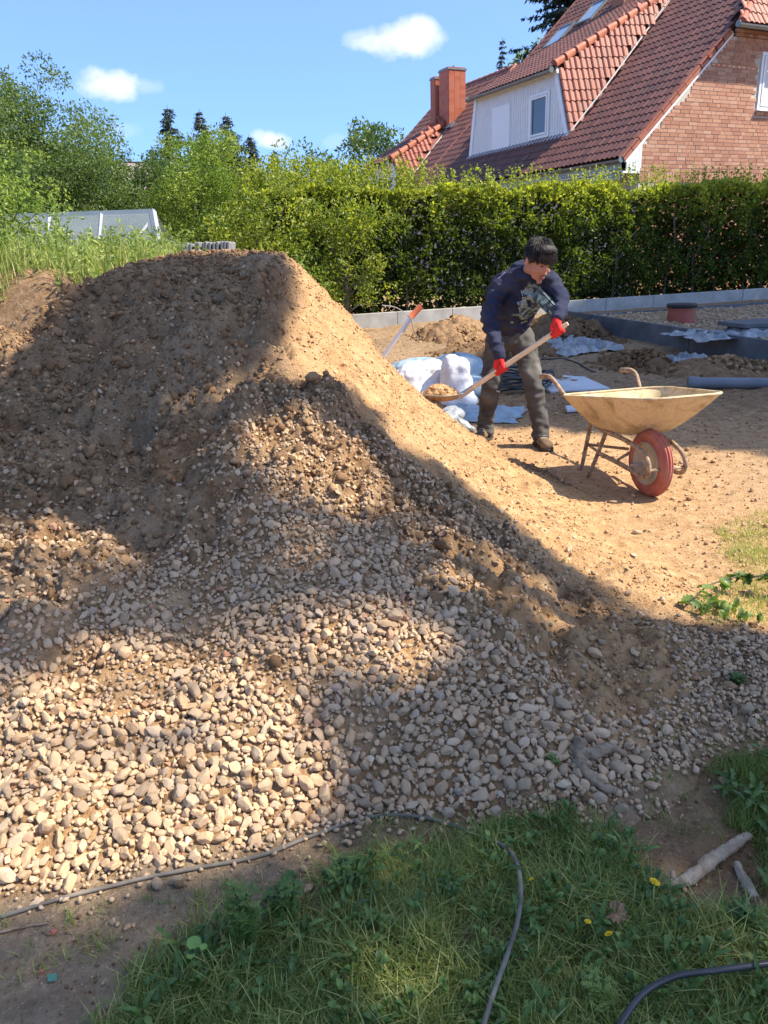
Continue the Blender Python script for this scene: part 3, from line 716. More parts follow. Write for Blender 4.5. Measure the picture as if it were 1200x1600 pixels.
# loose stones lying in front of the heap, on the path strip
for (a, b, r) in [(930,1262,.020),(970,1272,.019),(845,1282,.015),(1042,1262,.013),(775,1277,.016),(865,1265,.013),(248,1392,.018),(276,1385,.016),(400,1322,.020),(110,1395,.020),(1160,1240,.014),(1010,1275,.010),(1085,1210,.018),(1130,1225,.014),(1190,1040,.020),(560,1300,.011),(178,1448,.010),(200,1455,.009),(482,1395,.012),(475,1365,.011),(1120,1160,.019),(1165,1120,.02),(740,1300,.010),(455,1318,.013),(60,1420,.014),(620,1290,.009),(1172,1180,.016)]:
    X_, Y_ = hit(a, b); arr = np.array([X_]), np.array([Y_]), np.array([r])
    p_, s_, n1 = body(*arr, rs, .15); stone_obj(stone_meshes[int(rs.integers(24))], p_[0], s_[0], align(n1, rs, .3)[0], ground_o)

# ------------------------------------------------------------------ house
TH = math.radians(25)
HO = Vector((5.757, 18.0, 0)); GD = Vector((math.cos(TH), math.sin(TH), 0)); LD = Vector((-math.sin(TH), math.cos(TH), 0))
# local axes of the house: x across the gable (g), y along the ridge (l), z up
P43 = math.radians(43); TAN = math.tan(P43); EAVE_G, EAVE_Z = -.50, 3.19
def roof_z(g): return EAVE_Z + (g - EAVE_G) * TAN
RIDGE_G = 6.2
def H(g, l, z): return Vector((g, l, z))
house1 = empty('brick_house', HO, TH)
tag(house1, 'brick end house with red tiled roof and white panelled dormer behind the hedge', 'house')
H2O = HO + LD * 9.75
house2 = empty('brick_house', H2O, TH)
tag(house2, 'farther attached house with lower tiled roof and square red brick chimney', 'house')

# pantile: wavy across, lip at its lower end; local x across, y up the slope, z out of the roof
def pantile(w, l, amp, thick=.018, lift=.022):
    prof = [(0, .15), (.10, .55), (.25, .95), (.38, 1.0), (.52, .62), (.66, .12), (.82, 0.0), (1.0, .13)]
    V = []; F = []; n = len(prof)
    for yy, up in ((0, lift), (l, 0)):
        for u, a in prof: V.append((u * w, yy, a * amp + up))
    for u, a in prof: V.append((u * w, 0, a * amp + lift))
    for u, a in prof: V.append((u * w, .004, a * amp + lift - thick))
    for i in range(n - 1): F.append((i, i + 1, n + i + 1, n + i)); F.append((3 * n + i, 3 * n + i + 1, 2 * n + i + 1, 2 * n + i))
    return np.array(V), np.array(F)
TILE_W, TILE_L = .155, .265
tv, tf = pantile(TILE_W * 1.06, TILE_L * 1.10, .027, .016, .016)
tile_jobs = []     # (owner, material, matrix local 4x4 np, tint)
def tiles(owner, mat, o, u, v, poly, loc_off=0.0, tl=TILE_L, tw=TILE_W, u0=None):
    """cover the plane polygon (in u,v metres from o) with tiles; u across, v up the slope"""
    o = Vector(o); u = Vector(u).normalized(); v = Vector(v); v = (v - u * v.dot(u)).normalized(); n = u.cross(v)
    if n.z < 0: n = -n; flip = True
    else: flip = False
    us = [p[0] for p in poly]; vs = [p[1] for p in poly]
    U = np.arange(min(us), max(us), tw); V = np.arange(min(vs), max(vs), tl)
    UU, VV = np.meshgrid(U, V); c = in_poly(UU + tw * .5, VV + tl * .5, poly)
    for a, b in zip(UU[c], VV[c]):
        p = o + u * a + v * b + n * .02
        jit = random.gauss(0, .0025)
        M = np.eye(4)
        M[:3, 0] = u; M[:3, 1] = v; M[:3, 2] = n; M[:3, 3] = p + n * (jit + .004)
        if flip: M[:3, 0] = -np.array(u); M[:3, 3] = np.array(p + u * tw)
        tile_jobs.append((owner, mat, M, min(1, max(0, random.gauss(.45, .25)))))
def off(h): return 0.0 if h is house1 else 9.75
SL = math.cos(P43); SLs = math.sin(P43)
uL = Vector((0, 1, 0)); vS = Vector((SL, 0, SLs))
def gv(g): return (g - EAVE_G) / SL
L1 = 9.7
# main slope of the end house with the dormer cut out, half hip at the gable
hipz = 5.93; hipg = 2.27
DG = .44                                     # plane of the dormer front
d_b0, d_b1, d_t0, d_t1 = 3.05, 7.62, 3.60, 7.30; dz0, dz1 = roof_z(DG) + .02, 5.67
DS = .537; top_g = (5.67 - DS * DG - (EAVE_Z - EAVE_G * TAN)) / (TAN - DS); top_z = roof_z(top_g)
vR = (2.83, 3.63, 3.66)                      # valley l at the foot, at mid, at the top
main1 = [(0.02, .0), (0.02, gv(hipg)), (1.9, gv(RIDGE_G)), (L1, gv(RIDGE_G)), (L1, 0)]
cut1 = [(2.95, gv(DG)), (3.10, gv(1.6)), (3.60, gv(3.9)), (3.70, gv(top_g)), (7.05, gv(top_g)), (7.15, gv(3.9)), (7.45, gv(1.6)), (7.72, gv(DG))]
def tiles_cut(owner, mat, o, u, v, poly, cut):
    k = len(tile_jobs); tiles(owner, mat, o, u, v, poly)
    o = Vector(o); u = Vector(u).normalized(); v = Vector(v).normalized(); keepj = []
    for j in tile_jobs[k:]:
        p = Vector(j[2][:3, 3]) - o; a = p.dot(u) + TILE_W / 2; b = p.dot(v) + TILE_L / 2
        if not in_poly(np.array([a]), np.array([b]), cut)[0]: keepj.append(j)
    tile_jobs[k:] = keepj
tiles_cut(house1, TILE_SHADED, (EAVE_G, 0, EAVE_Z + .01), uL, vS, main1, cut1)
# shallow dormer roof
uD = Vector((0, 1, 0)); vD = Vector((1, 0, DS)).normalized(); dl = (top_g - DG + .2) * math.hypot(1, DS)
tiles(house1, TILE_SHADED, (DG - .17, 3.55, dz1 - .09 + .03), uD, vD, [(0, 0), (.12, dl), (3.65, dl), (3.8, 0)])
# dormer cheek towards the garden: leaning tiled triangle
A = Vector((DG, d_b0, dz0)); B = Vector((DG, d_t0, dz1)); C_ = Vector((top_g, 3.66, top_z))
nC = (B - A).cross(C_ - A).normalized()
if nC.y > 0: nC = -nC
uC = Vector((1, 0, 0)); uC = (uC - nC * uC.dot(nC)).normalized(); vC = (Vector((0, 0, 1)) - nC * nC.z).normalized()
def uv(p, o, u, v): q = Vector(p) - Vector(o); return (q.dot(u), q.dot(v))
val = [Vector((DG + .02, 2.98, dz0)), Vector((1.6, 3.13, roof_z(1.6))), Vector((3.9, 3.62, roof_z(3.9))), C_]
tiles(house1, TILE_RED, A - Vector((0, .05, 0)), uC, vC, [uv(p, A, uC, vC) for p in [A, *val[1:], B]])
mb = MB()   # roof decks under the tiles
def deck(parent, pts, mat=TILE_SHADED, th=.05):
    p = [Vector(q) for q in pts]; n = (p[1] - p[0]).cross(p[2] - p[0]).normalized()
    if n.z < 0: n = -n
    m = MB(); m.prism([q - n * .015 for q in p], -n * th); return m.build('roof_deck', mat, parent)
deck(house1, [(EAVE_G, 0, EAVE_Z), (hipg, 0, roof_z(hipg)), (RIDGE_G, 1.9, roof_z(RIDGE_G)), (RIDGE_G, L1, roof_z(RIDGE_G)), (top_g, L1, top_z), (EAVE_G, L1, EAVE_Z)])
deck(house1, [(2 * RIDGE_G - EAVE_G, 0, EAVE_Z), (2 * RIDGE_G - hipg, 0, roof_z(hipg)), (RIDGE_G, 1.9, roof_z(RIDGE_G)), (RIDGE_G, L1, roof_z(RIDGE_G)), (2 * RIDGE_G - EAVE_G, L1, EAVE_Z)])
deck(house1, [(DG - .15, 3.58, dz1 - .06), (top_g, 3.68, top_z), (top_g, 7.1, top_z), (DG - .15, 7.33, dz1 - .06)])
deck(house1, [A, C_ + Vector((0, 0, 0)), B], TILE_RED, .04)
deck(house1, [(DG, d_b1, dz0), (top_g, 7.1, top_z), (DG, d_t1, dz1)], TILE_RED, .04)
# half hip over the gable
hz = Vector((0, .0, 0)); Hl = Vector((hipg - .12, -.32, hipz - .10)); Hr = Vector((2 * RIDGE_G - hipg + .12, -.32, hipz - .10)); Ht = Vector((RIDGE_G, 1.9, roof_z(RIDGE_G) + .02))
nH = (Hr - Hl).cross(Ht - Hl).normalized(); uH = (Hr - Hl).normalized(); vH = nH.cross(uH).normalized()
if vH.z < 0: vH = -vH
tiles(house1, TILE_RED, Hl, uH, vH, [uv(p, Hl, uH, vH) for p in (Hl, Hr, Ht)])
deck(house1, [Hl, Hr, Ht], TILE_RED, .05)
# ridge and hip caps
cap_prof = [(-.095, -.045), (-.075, .01), (-.04, .046), (0, .060), (.04, .046), (.075, .01), (.095, -.045)]
def cap_mesh(l):
    V = []; F = []; n = len(cap_prof)
    for yy, s_, dz in ((0, 1.12, .012), (l * .12, 1.12, .012), (l * .13, 1.0, 0), (l, .94, 0)):
        for a, b in cap_prof: V.append((a * s_, yy, b * s_ + dz))
    for r in range(3):
        for i in range(n - 1): F.append((r * n + i, r * n + i + 1, (r + 1) * n + i + 1, (r + 1) * n + i))
    F.append(tuple(range(n))[::-1])
    me = bpy.data.meshes.new('ridge_cap'); me.from_pydata(V, [], F); me.materials.append(TILE_CAP); me.update()
    a_ = me.attributes.new('tint', 'FLOAT', 'POINT'); v_ = random.random()
    a_.data.foreach_set('value', [v_] * len(V)); me.polygons.foreach_set('use_smooth', [True] * len(F)); return me
cap_meshes = [cap_mesh(.37) for _ in range(5)]
def caps(parent, a, b, step=.34, name='ridge_cap', scale=1.0, up=Vector((0, 0, 1)), m=None):
    a = Vector(a); b = Vector(b); d = (b - a); n = max(1, int(d.length / (step * scale))); d.normalize(); x = d.cross(up).normalized(); z = x.cross(d)
    for i in range(n):
        o = bpy.data.objects.new(name, (m or cap_meshes)[random.randrange(5)]); COL.objects.link(o); o.parent = parent
        p = a + d * (i * (b - a).length / n)
        o.matrix_local = Matrix(((x.x * scale, d.x * scale, z.x * scale, p.x), (x.y * scale, d.y * scale, z.y * scale, p.y), (x.z * scale, d.z * scale, z.z * scale, p.z), (0, 0, 0, 1)))
caps(house1, B + Vector((-.12, -.05, .06)), C_ + Vector((0, -.04, .09)), .34, scale=1.05, up=nC + Vector((0, 0, 1)))
caps(house1, Hl + Vector((.1, 0, .03)), Ht + Vector((0, 0, .06)))
caps(house1, (RIDGE_G, 1.9, roof_z(RIDGE_G) + .05), (RIDGE_G, L1, roof_z(RIDGE_G) + .05))
# verge tiles down the gable edge: flat angled pieces
def verge_mesh():
    m = MB(); m.box((0, .14, 0), (.10, .30, .05)); m.box((.035, .14, -.055), (.03, .30, .10)); me = m.mesh('verge_tile'); me.materials.append(TILE_CAP)
    a_ = me.attributes.new('tint', 'FLOAT', 'POINT'); a_.data.foreach_set('value', [random.uniform(.3, 1)] * len(me.vertices)); return me
verge_meshes = [verge_mesh() for _ in range(5)]
caps(house1, (EAVE_G - .03, -.02, EAVE_Z + .02), (hipg - .05, -.02, roof_z(hipg) - .02), .265, 'verge_tile', 1.0, Vector((-SLs, 0, SL)), verge_meshes)
caps(house1, (EAVE_G, L1 + .02, EAVE_Z + .03), (RIDGE_G, L1 + .02, roof_z(RIDGE_G) + .03), .265, 'verge_tile', 1.0, Vector((-SLs, 0, SL)), verge_meshes)
# white barge board under the verge tiles
m = MB(); d_ = Vector((SL, 0, SLs)); n_2 = Vector((-SLs, 0, SL)); a_ = Vector((EAVE_G, -.055, EAVE_Z)) - n_2 * .045; ln = gv(hipg)
m.prism([a_ + d_ * .0, a_ + d_ * ln, a_ + d_ * ln - n_2 * .085, a_ - n_2 * .085], (0, .035, 0)); m.build('barge_board', M_['white_pvc'], house1)
# valley flashing strips
m = MB()
for i in range(len(val) - 1):
    m.tube([val[i] + Vector((-.02, -.04, .05)), val[i + 1] + Vector((-.02, -.04, .05))], .022, 5)
m.build('valley_flashing', simple('lead_flashing', (.42, .41, .42), (.60, .56, .55), 12, .7, .3), house1)

# gutters: half round with end cap
def gutter(parent, a, b, r=.065, mat=None, name='gutter'):
    a = Vector(a); b = Vector(b); d = (b - a).normalized(); x = d.cross(Vector((0, 0, 1))).normalized(); m = MB(); V = []; n = 9
    for p in (a, b):
        for rr in (r, r * .86):
            for k in range(n):
                t = PI + PI * k / (n - 1); V.append(p + x * math.cos(t) * rr + Vector((0, 0, 1)) * math.sin(t) * rr)
    F = []
    for k in range(n - 1): F += [(k, k + 1, 2 * n + k + 1, 2 * n + k), (n + k, 3 * n + k, 3 * n + k + 1, n + k + 1), (k, n + k, n + k + 1, k + 1), (2 * n + k, 2 * n + k + 1, 3 * n + k + 1, 3 * n + k)]
    F += [(0, 2 * n, 3 * n, n), (n - 1, 2 * n - 1, 4 * n - 1, 3 * n - 1)]
    m.add(V, F)
    for p in (a, b): m.lathe([(r * .98, -.004), (r * .98, .004)], Matrix.Translation(p) @ d.to_track_quat('Z', 'Y').to_matrix().to_4x4(), 16)
    return m.build(name, mat or M_['zinc'], parent)
gutter(house1, (EAVE_G - .07, -.05, EAVE_Z - .03), (EAVE_G - .07, L1, EAVE_Z - .03))
gutter(house1, (DG - .22, 3.5, dz1 - .09), (DG - .22, 7.42, dz1 - .09), .07)
gutter(house1, (hipg - .2, -.40, hipz - .15), (2 * RIDGE_G - hipg + .2, -.40, hipz - .15), .07)
# boxed eaves: fascia boards and soffit
m = MB(); m.box((EAVE_G + .02, L1 / 2, EAVE_Z - .14), (.04, L1 - .1, .15)); m.build('fascia_board', M_['green_board'], house1)
m = MB(); m.box((EAVE_G + .26, L1 / 2 + .03, EAVE_Z - .24), (.46, L1 - .1, .03)); m.build('soffit', M_['white_paint'], house1)
m = MB(); m.box((EAVE_G + .08, L1 / 2, EAVE_Z - .34), (.06, L1 - .2, .12)); m.build('eave_beam', M_['green_board'], house1)
for ly in (.6, 3.2, 5.8, 8.4):
    m = MB(); m.box((EAVE_G + .12, ly, EAVE_Z - .40), (.14, .14, .34)); m.build('beam_bracket', M_['dark_board'], house1)
for i in range(5):   # little white boards closing the eaves at the gable
    m = MB(); g_ = EAVE_G + .10 + i * .082; zt = roof_z(g_) - .14
    m.prism([(g_, -.045, EAVE_Z - .26), (g_ + .074, -.045, EAVE_Z - .26), (g_ + .074, -.045, roof_z(g_ + .074) - .15), (g_, -.045, roof_z(g_) - .15)], (0, .03, 0)); m.build('eave_board', M_['white_paint'], house1)
m = MB(); m.box((EAVE_G + .24, -.02, EAVE_Z - .275), (.46, .05, .04)); m.build('eave_sill', M_['white_pvc'], house1)

# gable wall: mortar slab and single bricks
GW = 2 * RIDGE_G
wall_poly = [(0, -.2), (GW, -.2), (GW, roof_z(0) - .12), (GW - hipg, roof_z(hipg) - .12), (hipg, roof_z(hipg) - .12), (0, roof_z(0) - .12)]
m = MB(); m.prism([(a, .0, b) for a, b in wall_poly], (0, .28, 0)); gable = m.build('wall', M_['mortar'], house1)
m = MB(); m.prism([(GW - hipg, 1.2, 5.6), (hipg, 1.2, 5.6), (RIDGE_G, 1.9, 9.2)], (0, .05, 0)); m.build('attic_core', M_['mortar'], house1)
m = MB(); m.box((.14, 4.98, 1.42), (.28, 9.38, 3.24)); m.build('side_wall', M_['mortar'], house1)
m = MB(); m.box((GW - .14, 4.98, 1.42), (.28, 9.38, 3.24)); m.build('side_wall', M_['mortar'], house1)
WIN = (3.33, 4.25, 4.66, 5.42)     # g0, z0, g1, z1
BL, BH, JT = .250, .067, .011
bricks = []
zz = .30; row = 0
while zz < 5.75:
    soldier = 2.72 <= zz < 2.74 + BH
    if soldier:
        g = .0
        while g < GW - .07:
            bricks.append((g, zz, .068, .205)); g += .068 + JT
        zz += .205 + JT; row += 1; continue
    g = -(BL + JT) / 2 if row % 2 else 0.0
    if row % 3 == 2: g -= .07
    while g < GW:
        a = max(g, 0); b = min(g + (BL if random.random() > .22 else BL / 2 - JT / 2), GW); g = (b if b > a else g + BL) + JT
        if b - a < .03: continue
        bricks.append((a, zz, b - a, BH))
    zz += BH + JT; row += 1
    if 2.62 < zz < 2.72: zz = 2.72
def under_roof(g, z):
    gg = g if g < RIDGE_G else GW - g
    return z < min(roof_z(gg) - .13, hipz - .10)
bj = []
for g, z, w, h in bricks:
    if not (under_roof(g, z + h) and under_roof(g + w, z + h)): continue
    if g < WIN[2] and g + w > WIN[0] and z < WIN[3] and z + h > WIN[1] - .09: continue
    bj.append((g, z, w, h))
for i in range(12): bj.append((WIN[0] - .02 + i * .112, WIN[1] - .105, .100, .070))   # rowlock sill
brick_meshes = []
for i in range(14):
    mm = MB(); mm.box((0, 0, 0), (1, 1, 1)); me = mm.mesh('brick'); me.materials.append(BRICK)
    a_ = me.attributes.new('tint', 'FLOAT', 'POINT'); a_.data.foreach_set('value', [float(RNG.beta(1.6, 1.6))] * 8); brick_meshes.append(me)
bj_w = []
for g, z, w, h in bj:
    c = HO + GD * (g + w / 2) + Vector((0, 0, z + h / 2)); q = project(np.array([[*c]])); vis = -60 < q[0][0] < 1203 and q[1][0] < 310 and q[1][0] > 0
    bj_w.append((0 if vis else 1, q[2][0] - w * 20, g, z, w, h))
bj_w.sort(); BV = []; BF = []; BT = []
for n, (_, _, g, z, w, h) in enumerate(bj_w):
    dep = .05 + random.gauss(0, .0022); cy_ = .012 + random.gauss(0, .0016); sill = (z + h < WIN[1]) and (z > WIN[1] - .12) and g > WIN[0] - .1 and w < .105 and h > .069 and h < .0701
    if sill: cy_ -= .045
    if n < 295:
        o = bpy.data.objects.new('brick', brick_meshes[random.randrange(14)]); COL.objects.link(o); o.parent = gable
        o.matrix_local = Matrix.Translation((g + w / 2 + random.gauss(0, .001), cy_, z + h / 2 + random.gauss(0, .001))) @ Euler((0, random.gauss(0, .004), random.gauss(0, .003))).to_matrix().to_4x4() @ Matrix.Diagonal((w, dep, h * random.uniform(.95, 1.03), 1))
    else:
        mm = MB(); mm.box((g + w / 2, cy_, z + h / 2), (w, dep, h)); b0 = len(BV); BV += mm.v; BF += [[i + b0 for i in f] for f in mm.f]; BT += [random.betavariate(1.6, 1.6)] * 8
tag(link_mesh('brickwork', np_mesh('brickwork', np.array(BV), np.array(BF), tint=np.array(BT)), gable, BRICK), kind='stuff')
# window in the gable
def window(parent, o, u, w, z0, z1, n, fr=.07, mull=False, blind=False):
    """o: lower corner in local coords, u: direction along the wall, n: outward"""
    u = Vector(u); n = Vector(n); o = Vector(o)
    def bx(m, a, b, z_a, z_b, d0, d1):
        p = o + u * a + n * d0; m.prism([o + u * a + n * d0 + Vector((0, 0, z_a)), o + u * b + n * d0 + Vector((0, 0, z_a)), o + u * b + n * d0 + Vector((0, 0, z_b)), o + u * a + n * d0 + Vector((0, 0, z_b))], n * (d1 - d0))
    h = z1 - z0; m = MB()
    bx(m, 0, w, 0, fr, -.05, .02); bx(m, 0, w, h - fr, h, -.05, .02); bx(m, 0, fr, fr, h - fr, -.05, .02); bx(m, w - fr, w, fr, h - fr, -.05, .02)
    f = m.build('window', M_['white_pvc'], parent)
    m = MB(); a = fr + .012; bx(m, a, w - a, a, a + .05, -.045, .032); bx(m, a, w - a, h - a - .05, h - a, -.045, .032); bx(m, a, a + .05, a + .05, h - a - .05, -.045, .032); bx(m, w - a - .05, w - a, a + .05, h - a - .05, -.045, .032); m.build('sash', M_['white_pvc'], f)
    m = MB(); bx(m, a + .05, w - a - .05, a + .05, h - a - .05, -.02, -.01); m.build('pane', M_['glass'], f)
    return f
wf = window(house1, (WIN[0], -.01, WIN[1]), (1, 0, 0), WIN[2] - WIN[0], WIN[1], WIN[3], (0, -1, 0))
m = MB(); m.box(((WIN[0] + WIN[2]) / 2, -.04, WIN[1] - .012), (WIN[2] - WIN[0] + .04, .12, .024)); m.build('sill', M_['white_pvc'], wf)
m = MB(); m.box(((WIN[0] + WIN[2]) / 2, .003, (WIN[1] + WIN[3]) / 2), (WIN[2] - WIN[0], .01, WIN[3] - WIN[1])); m.build('blind', M_['bag_white'], wf)

# dormer front: vertical boards, leaning side boards, window and blank panel
def dormer(parent, lo, g, b0, b1, t0, t1, z0, z1, wl, pl, small=False):
    m = MB(); m.prism([(g + .05, b0 - lo, z0), (g + .05, b1 - lo, z0), (g + .05, t1 - lo, z1), (g + .05, t0 - lo, z1)], (.05, 0, 0)); core = m.build('dormer', M_['white_paint'], parent)
    n = int((b1 - b0) / .105); sp = (b1 - b0) / n
    bm_ = []
    for i in range(n):
        a = b0 + i * sp + .006; b = b0 + (i + 1) * sp - .006
        def zt(x):     # clip under the leaning sides
            za = z1
            if x < t0: za = min(za, z0 + (x - b0) / (t0 - b0) * (z1 - z0))
            if x > t1: za = min(za, z0 + (b1 - x) / (b1 - t1) * (z1 - z0))
            return za
        if max(zt(a), zt(b)) - z0 < .1: continue
        m = MB(); m.prism([(g + random.uniform(-.002, .002), a - lo, z0 + .02), (g, b - lo, z0 + .02), (g, b - lo, max(zt(b) - .02, z0 + .03)), (g, a - lo, max(zt(a) - .02, z0 + .03))], (.045, 0, 0)); m.build('board', M_['white_paint'], core)
    m = MB()   # frame boards
    for (x0, x1_) in ((b0, t0), (b1, t1)):
        s = 1 if x0 == b0 else -1
        m.prism([(g - .03, x0 - lo - s * .03, z0), (g - .03, x0 - lo + s * .10, z0), (g - .03, x1_ - lo + s * .10, z1), (g - .03, x1_ - lo - s * .03, z1)], (.05, 0, 0))
    m.prism([(g - .032, t0 - lo, z1 - .12), (g - .032, t1 - lo, z1 - .12), (g - .032, t1 - lo, z1), (g - .032, t0 - lo, z1)], (.05, 0, 0))
    m.build('corner_board', M_['white_pvc'], core)
    m = MB(); m.prism([(g - .10, b0 - lo - .1, z0 - .05), (g + .03, b0 - lo - .1, z0 + .06), (g + .03, b1 - lo + .05, z0 + .06), (g - .10, b1 - lo + .05, z0 - .05)], (0.005, 0, .012)); m.build('apron_flashing', simple('zinc_apron', (.38, .42, .47), (.50, .54, .58), 5, .45, .5), core)
    w = window(core, (g - .02, wl[1] - lo, wl[2]), (0, -1, 0), wl[1] - wl[0], wl[2], wl[3], (-1, 0, 0), .06)
    if pl:
        m = MB(); m.prism([(g - .025, pl[0] - lo, pl[2]), (g - .025, pl[1] - lo, pl[2]), (g - .025, pl[1] - lo, pl[3]), (g - .025, pl[0] - lo, pl[3])], (.04, 0, 0)); m.build('shutter_panel', M_['white_pvc'], core, bevel=.008)
    return core
dormer(house1, 0, DG, d_b0, d_b1, d_t0, d_t1, dz0, dz1, (3.80, 4.66, 4.14, 5.20), (5.55, 6.42, 4.12, 5.20))

# farther house (local y starts at its own base)
LO = 9.75; E2 = 5.05; R2g, R2z = 3.75, roof_z(3.75)
cut2 = [(10.75 - LO, gv(-.25)), (11.25 - LO, gv(1.2)), (11.75 - LO, gv(2.9)), (12.9 - LO, gv(2.9)), (13.2 - LO, gv(1.2)), (13.9 - LO, gv(-.25))]
tiles_cut(house2, TILE_SHADED, (EAVE_G, 0, EAVE_Z + .01), uL, vS, [(0, 0), (0, gv(R2g)), (E2, gv(R2g)), (E2, 0)], cut2)
deck(house2, [(EAVE_G, 0, EAVE_Z), (R2g, 0, R2z), (R2g, E2, R2z), (EAVE_G, E2, EAVE_Z)])
deck(house2, [(2 * R2g - EAVE_G + 2, 0, EAVE_Z), (R2g, 0, R2z), (R2g, E2, R2z), (2 * R2g - EAVE_G + 2, E2, EAVE_Z)])
caps(house2, (R2g, .4, R2z + .04), (R2g, E2, R2z + .04))
caps(house2, (R2g - .9, .05, R2z - .75), (R2g, .42, R2z + .06))
caps(house2, (EAVE_G, E2, EAVE_Z + .03), (R2g, E2, R2z + .03), .265, 'verge_tile', 1.0, Vector((-SLs, 0, SL)), verge_meshes)
A2 = Vector((-.28, 10.62 - LO, 3.42)); B2 = Vector((-.28, 11.38 - LO, 4.42)); C2_ = Vector((2.75, 11.66 - LO, 4.42 + .537 * 3.03)); nC2 = (B2 - A2).cross(C2_ - A2).normalized(); nC2 = -nC2 if nC2.y > 0 else nC2
u2 = Vector((1, 0, 0)); u2 = (u2 - nC2 * u2.dot(nC2)).normalized(); v2 = (Vector((0, 0, 1)) - nC2 * nC2.z).normalized()
tiles(house2, TILE_RED, A2, u2, v2, [uv(p, A2, u2, v2) for p in (A2, Vector((1.2, 11.2 - LO, roof_z(1.2))), C2_, B2)])
deck(house2, [A2, C2_, B2], TILE_RED, .04)
caps(house2, B2 + Vector((-.1, -.04, .06)), C2_ + Vector((0, -.03, .09)), .34, scale=1.05, up=nC2 + Vector((0, 0, 1)))
deck(house2, [(-.45, 11.36 - LO, 4.34), (2.75, 11.66 - LO, 5.99), (2.75, 13.1 - LO, 5.99), (-.45, 13.5 - LO, 4.34)])
tiles(house2, TILE_SHADED, (-.45, 11.36 - LO, 4.36), uL, vD, [(0, 0), (.2, 3.5), (1.9, 3.5), (2.2, 0)])
gutter(house2, (-.5, 11.3 - LO, 4.30), (-.5, 13.6 - LO, 4.30), .06)
dormer(house2, LO, -.28, 10.75, 13.9, 11.36, 13.5, 3.45, 4.30, (11.6, 12.0, 3.72, 4.20), None)
m = MB()
for a_, b_ in ((A2, Vector((1.2, 11.2 - LO, roof_z(1.2)))), (Vector((1.2, 11.2 - LO, roof_z(1.2))), Vector((2.75, 11.63 - LO, roof_z(2.75))))): m.tube([a_ + Vector((0, -.04, .06)), b_ + Vector((0, -.04, .06))], .025, 5)
m.build('valley_flashing', M_['board_edge'], house2)
m = MB(); m.box((3.2, E2 / 2, 1.4), (6.4, E2 - .1, 3.4)); m.build('wall', M_['mortar'], house2)
gutter(house2, (EAVE_G - .07, 0, EAVE_Z - .03), (EAVE_G - .07, E2, EAVE_Z - .03))
# chimney clad in red slabs, two shafts
ch = MB(); ch.box((2.20, 11.62 - LO, 6.30), (.66, .60, 1.85)); chim = ch.build('chimney', M_['mortar'], house2)
ch = MB(); ch.box((1.99, 12.30 - LO, 6.22), (.34, .30, 1.75)); chim2 = ch.build('chimney', M_['mortar'], house2)
slate = tile_mat('chimney_red_cladding', [(0, (.45, .13, .07)), (.5, (.53, .17, .09)), (1, (.48, .16, .10))], .3)
slab_me = []
for i in range(4):
    mm = MB(); mm.box((0, 0, 0), (1, 1, 1)); me = mm.mesh('cladding_slab'); me.materials.append(slate); a_ = me.attributes.new('tint', 'FLOAT', 'POINT'); a_.data.foreach_set('value', [i / 3] * 8); slab_me.append(me)
for par, c, w_, l_, z0, z1 in ((chim, (2.20, 11.62 - LO), .66, .60, 5.4, 7.22), (chim2, (1.99, 12.30 - LO), .34, .30, 5.4, 7.08)):
    z = z0; r_ = 0
    while z < z1 - .05:
        for k in range(3):
            for side in (0, 1):
                if side == 0: loc = (c[0] - w_ / 2 + (k + .5) * w_ / 3, c[1] - l_ / 2 - .012, z + .07); sz = (w_ / 3 - .008, .022, .142)
                else: loc = (c[0] - w_ / 2 - .012, c[1] - l_ / 2 + (k + .5) * l_ / 3, z + .07); sz = (.022, l_ / 3 - .008, .142)
                o = bpy.data.objects.new('cladding_slab', slab_me[random.randrange(4)]); COL.objects.link(o); o.parent = par
                o.matrix_local = Matrix.Translation(loc) @ Euler((.06 if side == 0 else 0, -.06 if side else 0, 0)).to_matrix().to_4x4() @ Matrix.Diagonal((*sz, 1))
        z += .135; r_ += 1
    m = MB(); m.box((c[0], c[1], z1 + .02), (w_ + .08, l_ + .08, .05)); m.build('chimney_cap', M_['zinc'], par)
m = MB(); m.lathe([(.05, 0), (.05, .16)], Matrix.Translation((2.25, 11.6 - LO, 7.24)), 10); m.build('flue', M_['steel'], chim)
m = MB(); m.box((1.85, 11.6 - LO, 5.50), (.25, 1.2, .05), Euler((0, -P43, 0)).to_matrix()); m.build('chimney_flashing', M_['zinc'], chim)
# skylights on the upper slope of the end house
def skylight(l, g0, w, hgt):
    v = vS; n = Vector((-SLs, 0, SL)); o = Vector((g0, l, roof_z(g0))) + n * .07
    def pr(a0, a1, b0, b1, t0, t1): return [o + uL * a0 + v * b0 + n * t0, o + uL * a1 + v * b0 + n * t0, o + uL * a1 + v * b1 + n * t0, o + uL * a0 + v * b1 + n * t0], n * (t1 - t0)
    m = MB()
    for q in (pr(0, w, 0, .07, 0, .06), pr(0, w, hgt - .07, hgt, 0, .06), pr(0, .06, .07, hgt - .07, 0, .06), pr(w - .06, w, .07, hgt - .07, 0, .06)): m.prism(*q)
    f = m.build('skylight', M_['zinc'], house1); m = MB(); m.prism(*pr(.06, w - .06, .07, hgt - .07, .02, .035)); m.build('pane', simple('skylight_glass', (.25, .38, .55), None, rough=.06, spec=1.0), f)
skylight(8.15, 3.95, .72, .95); skylight(7.2, 4.45, .72, .95)
# second chimney stump of the end house, mostly above the picture
m = MB(); m.box((4.9, 6.3, 8.8), (.6, .5, 2.0)); m.build('chimney', BRICK, house1)

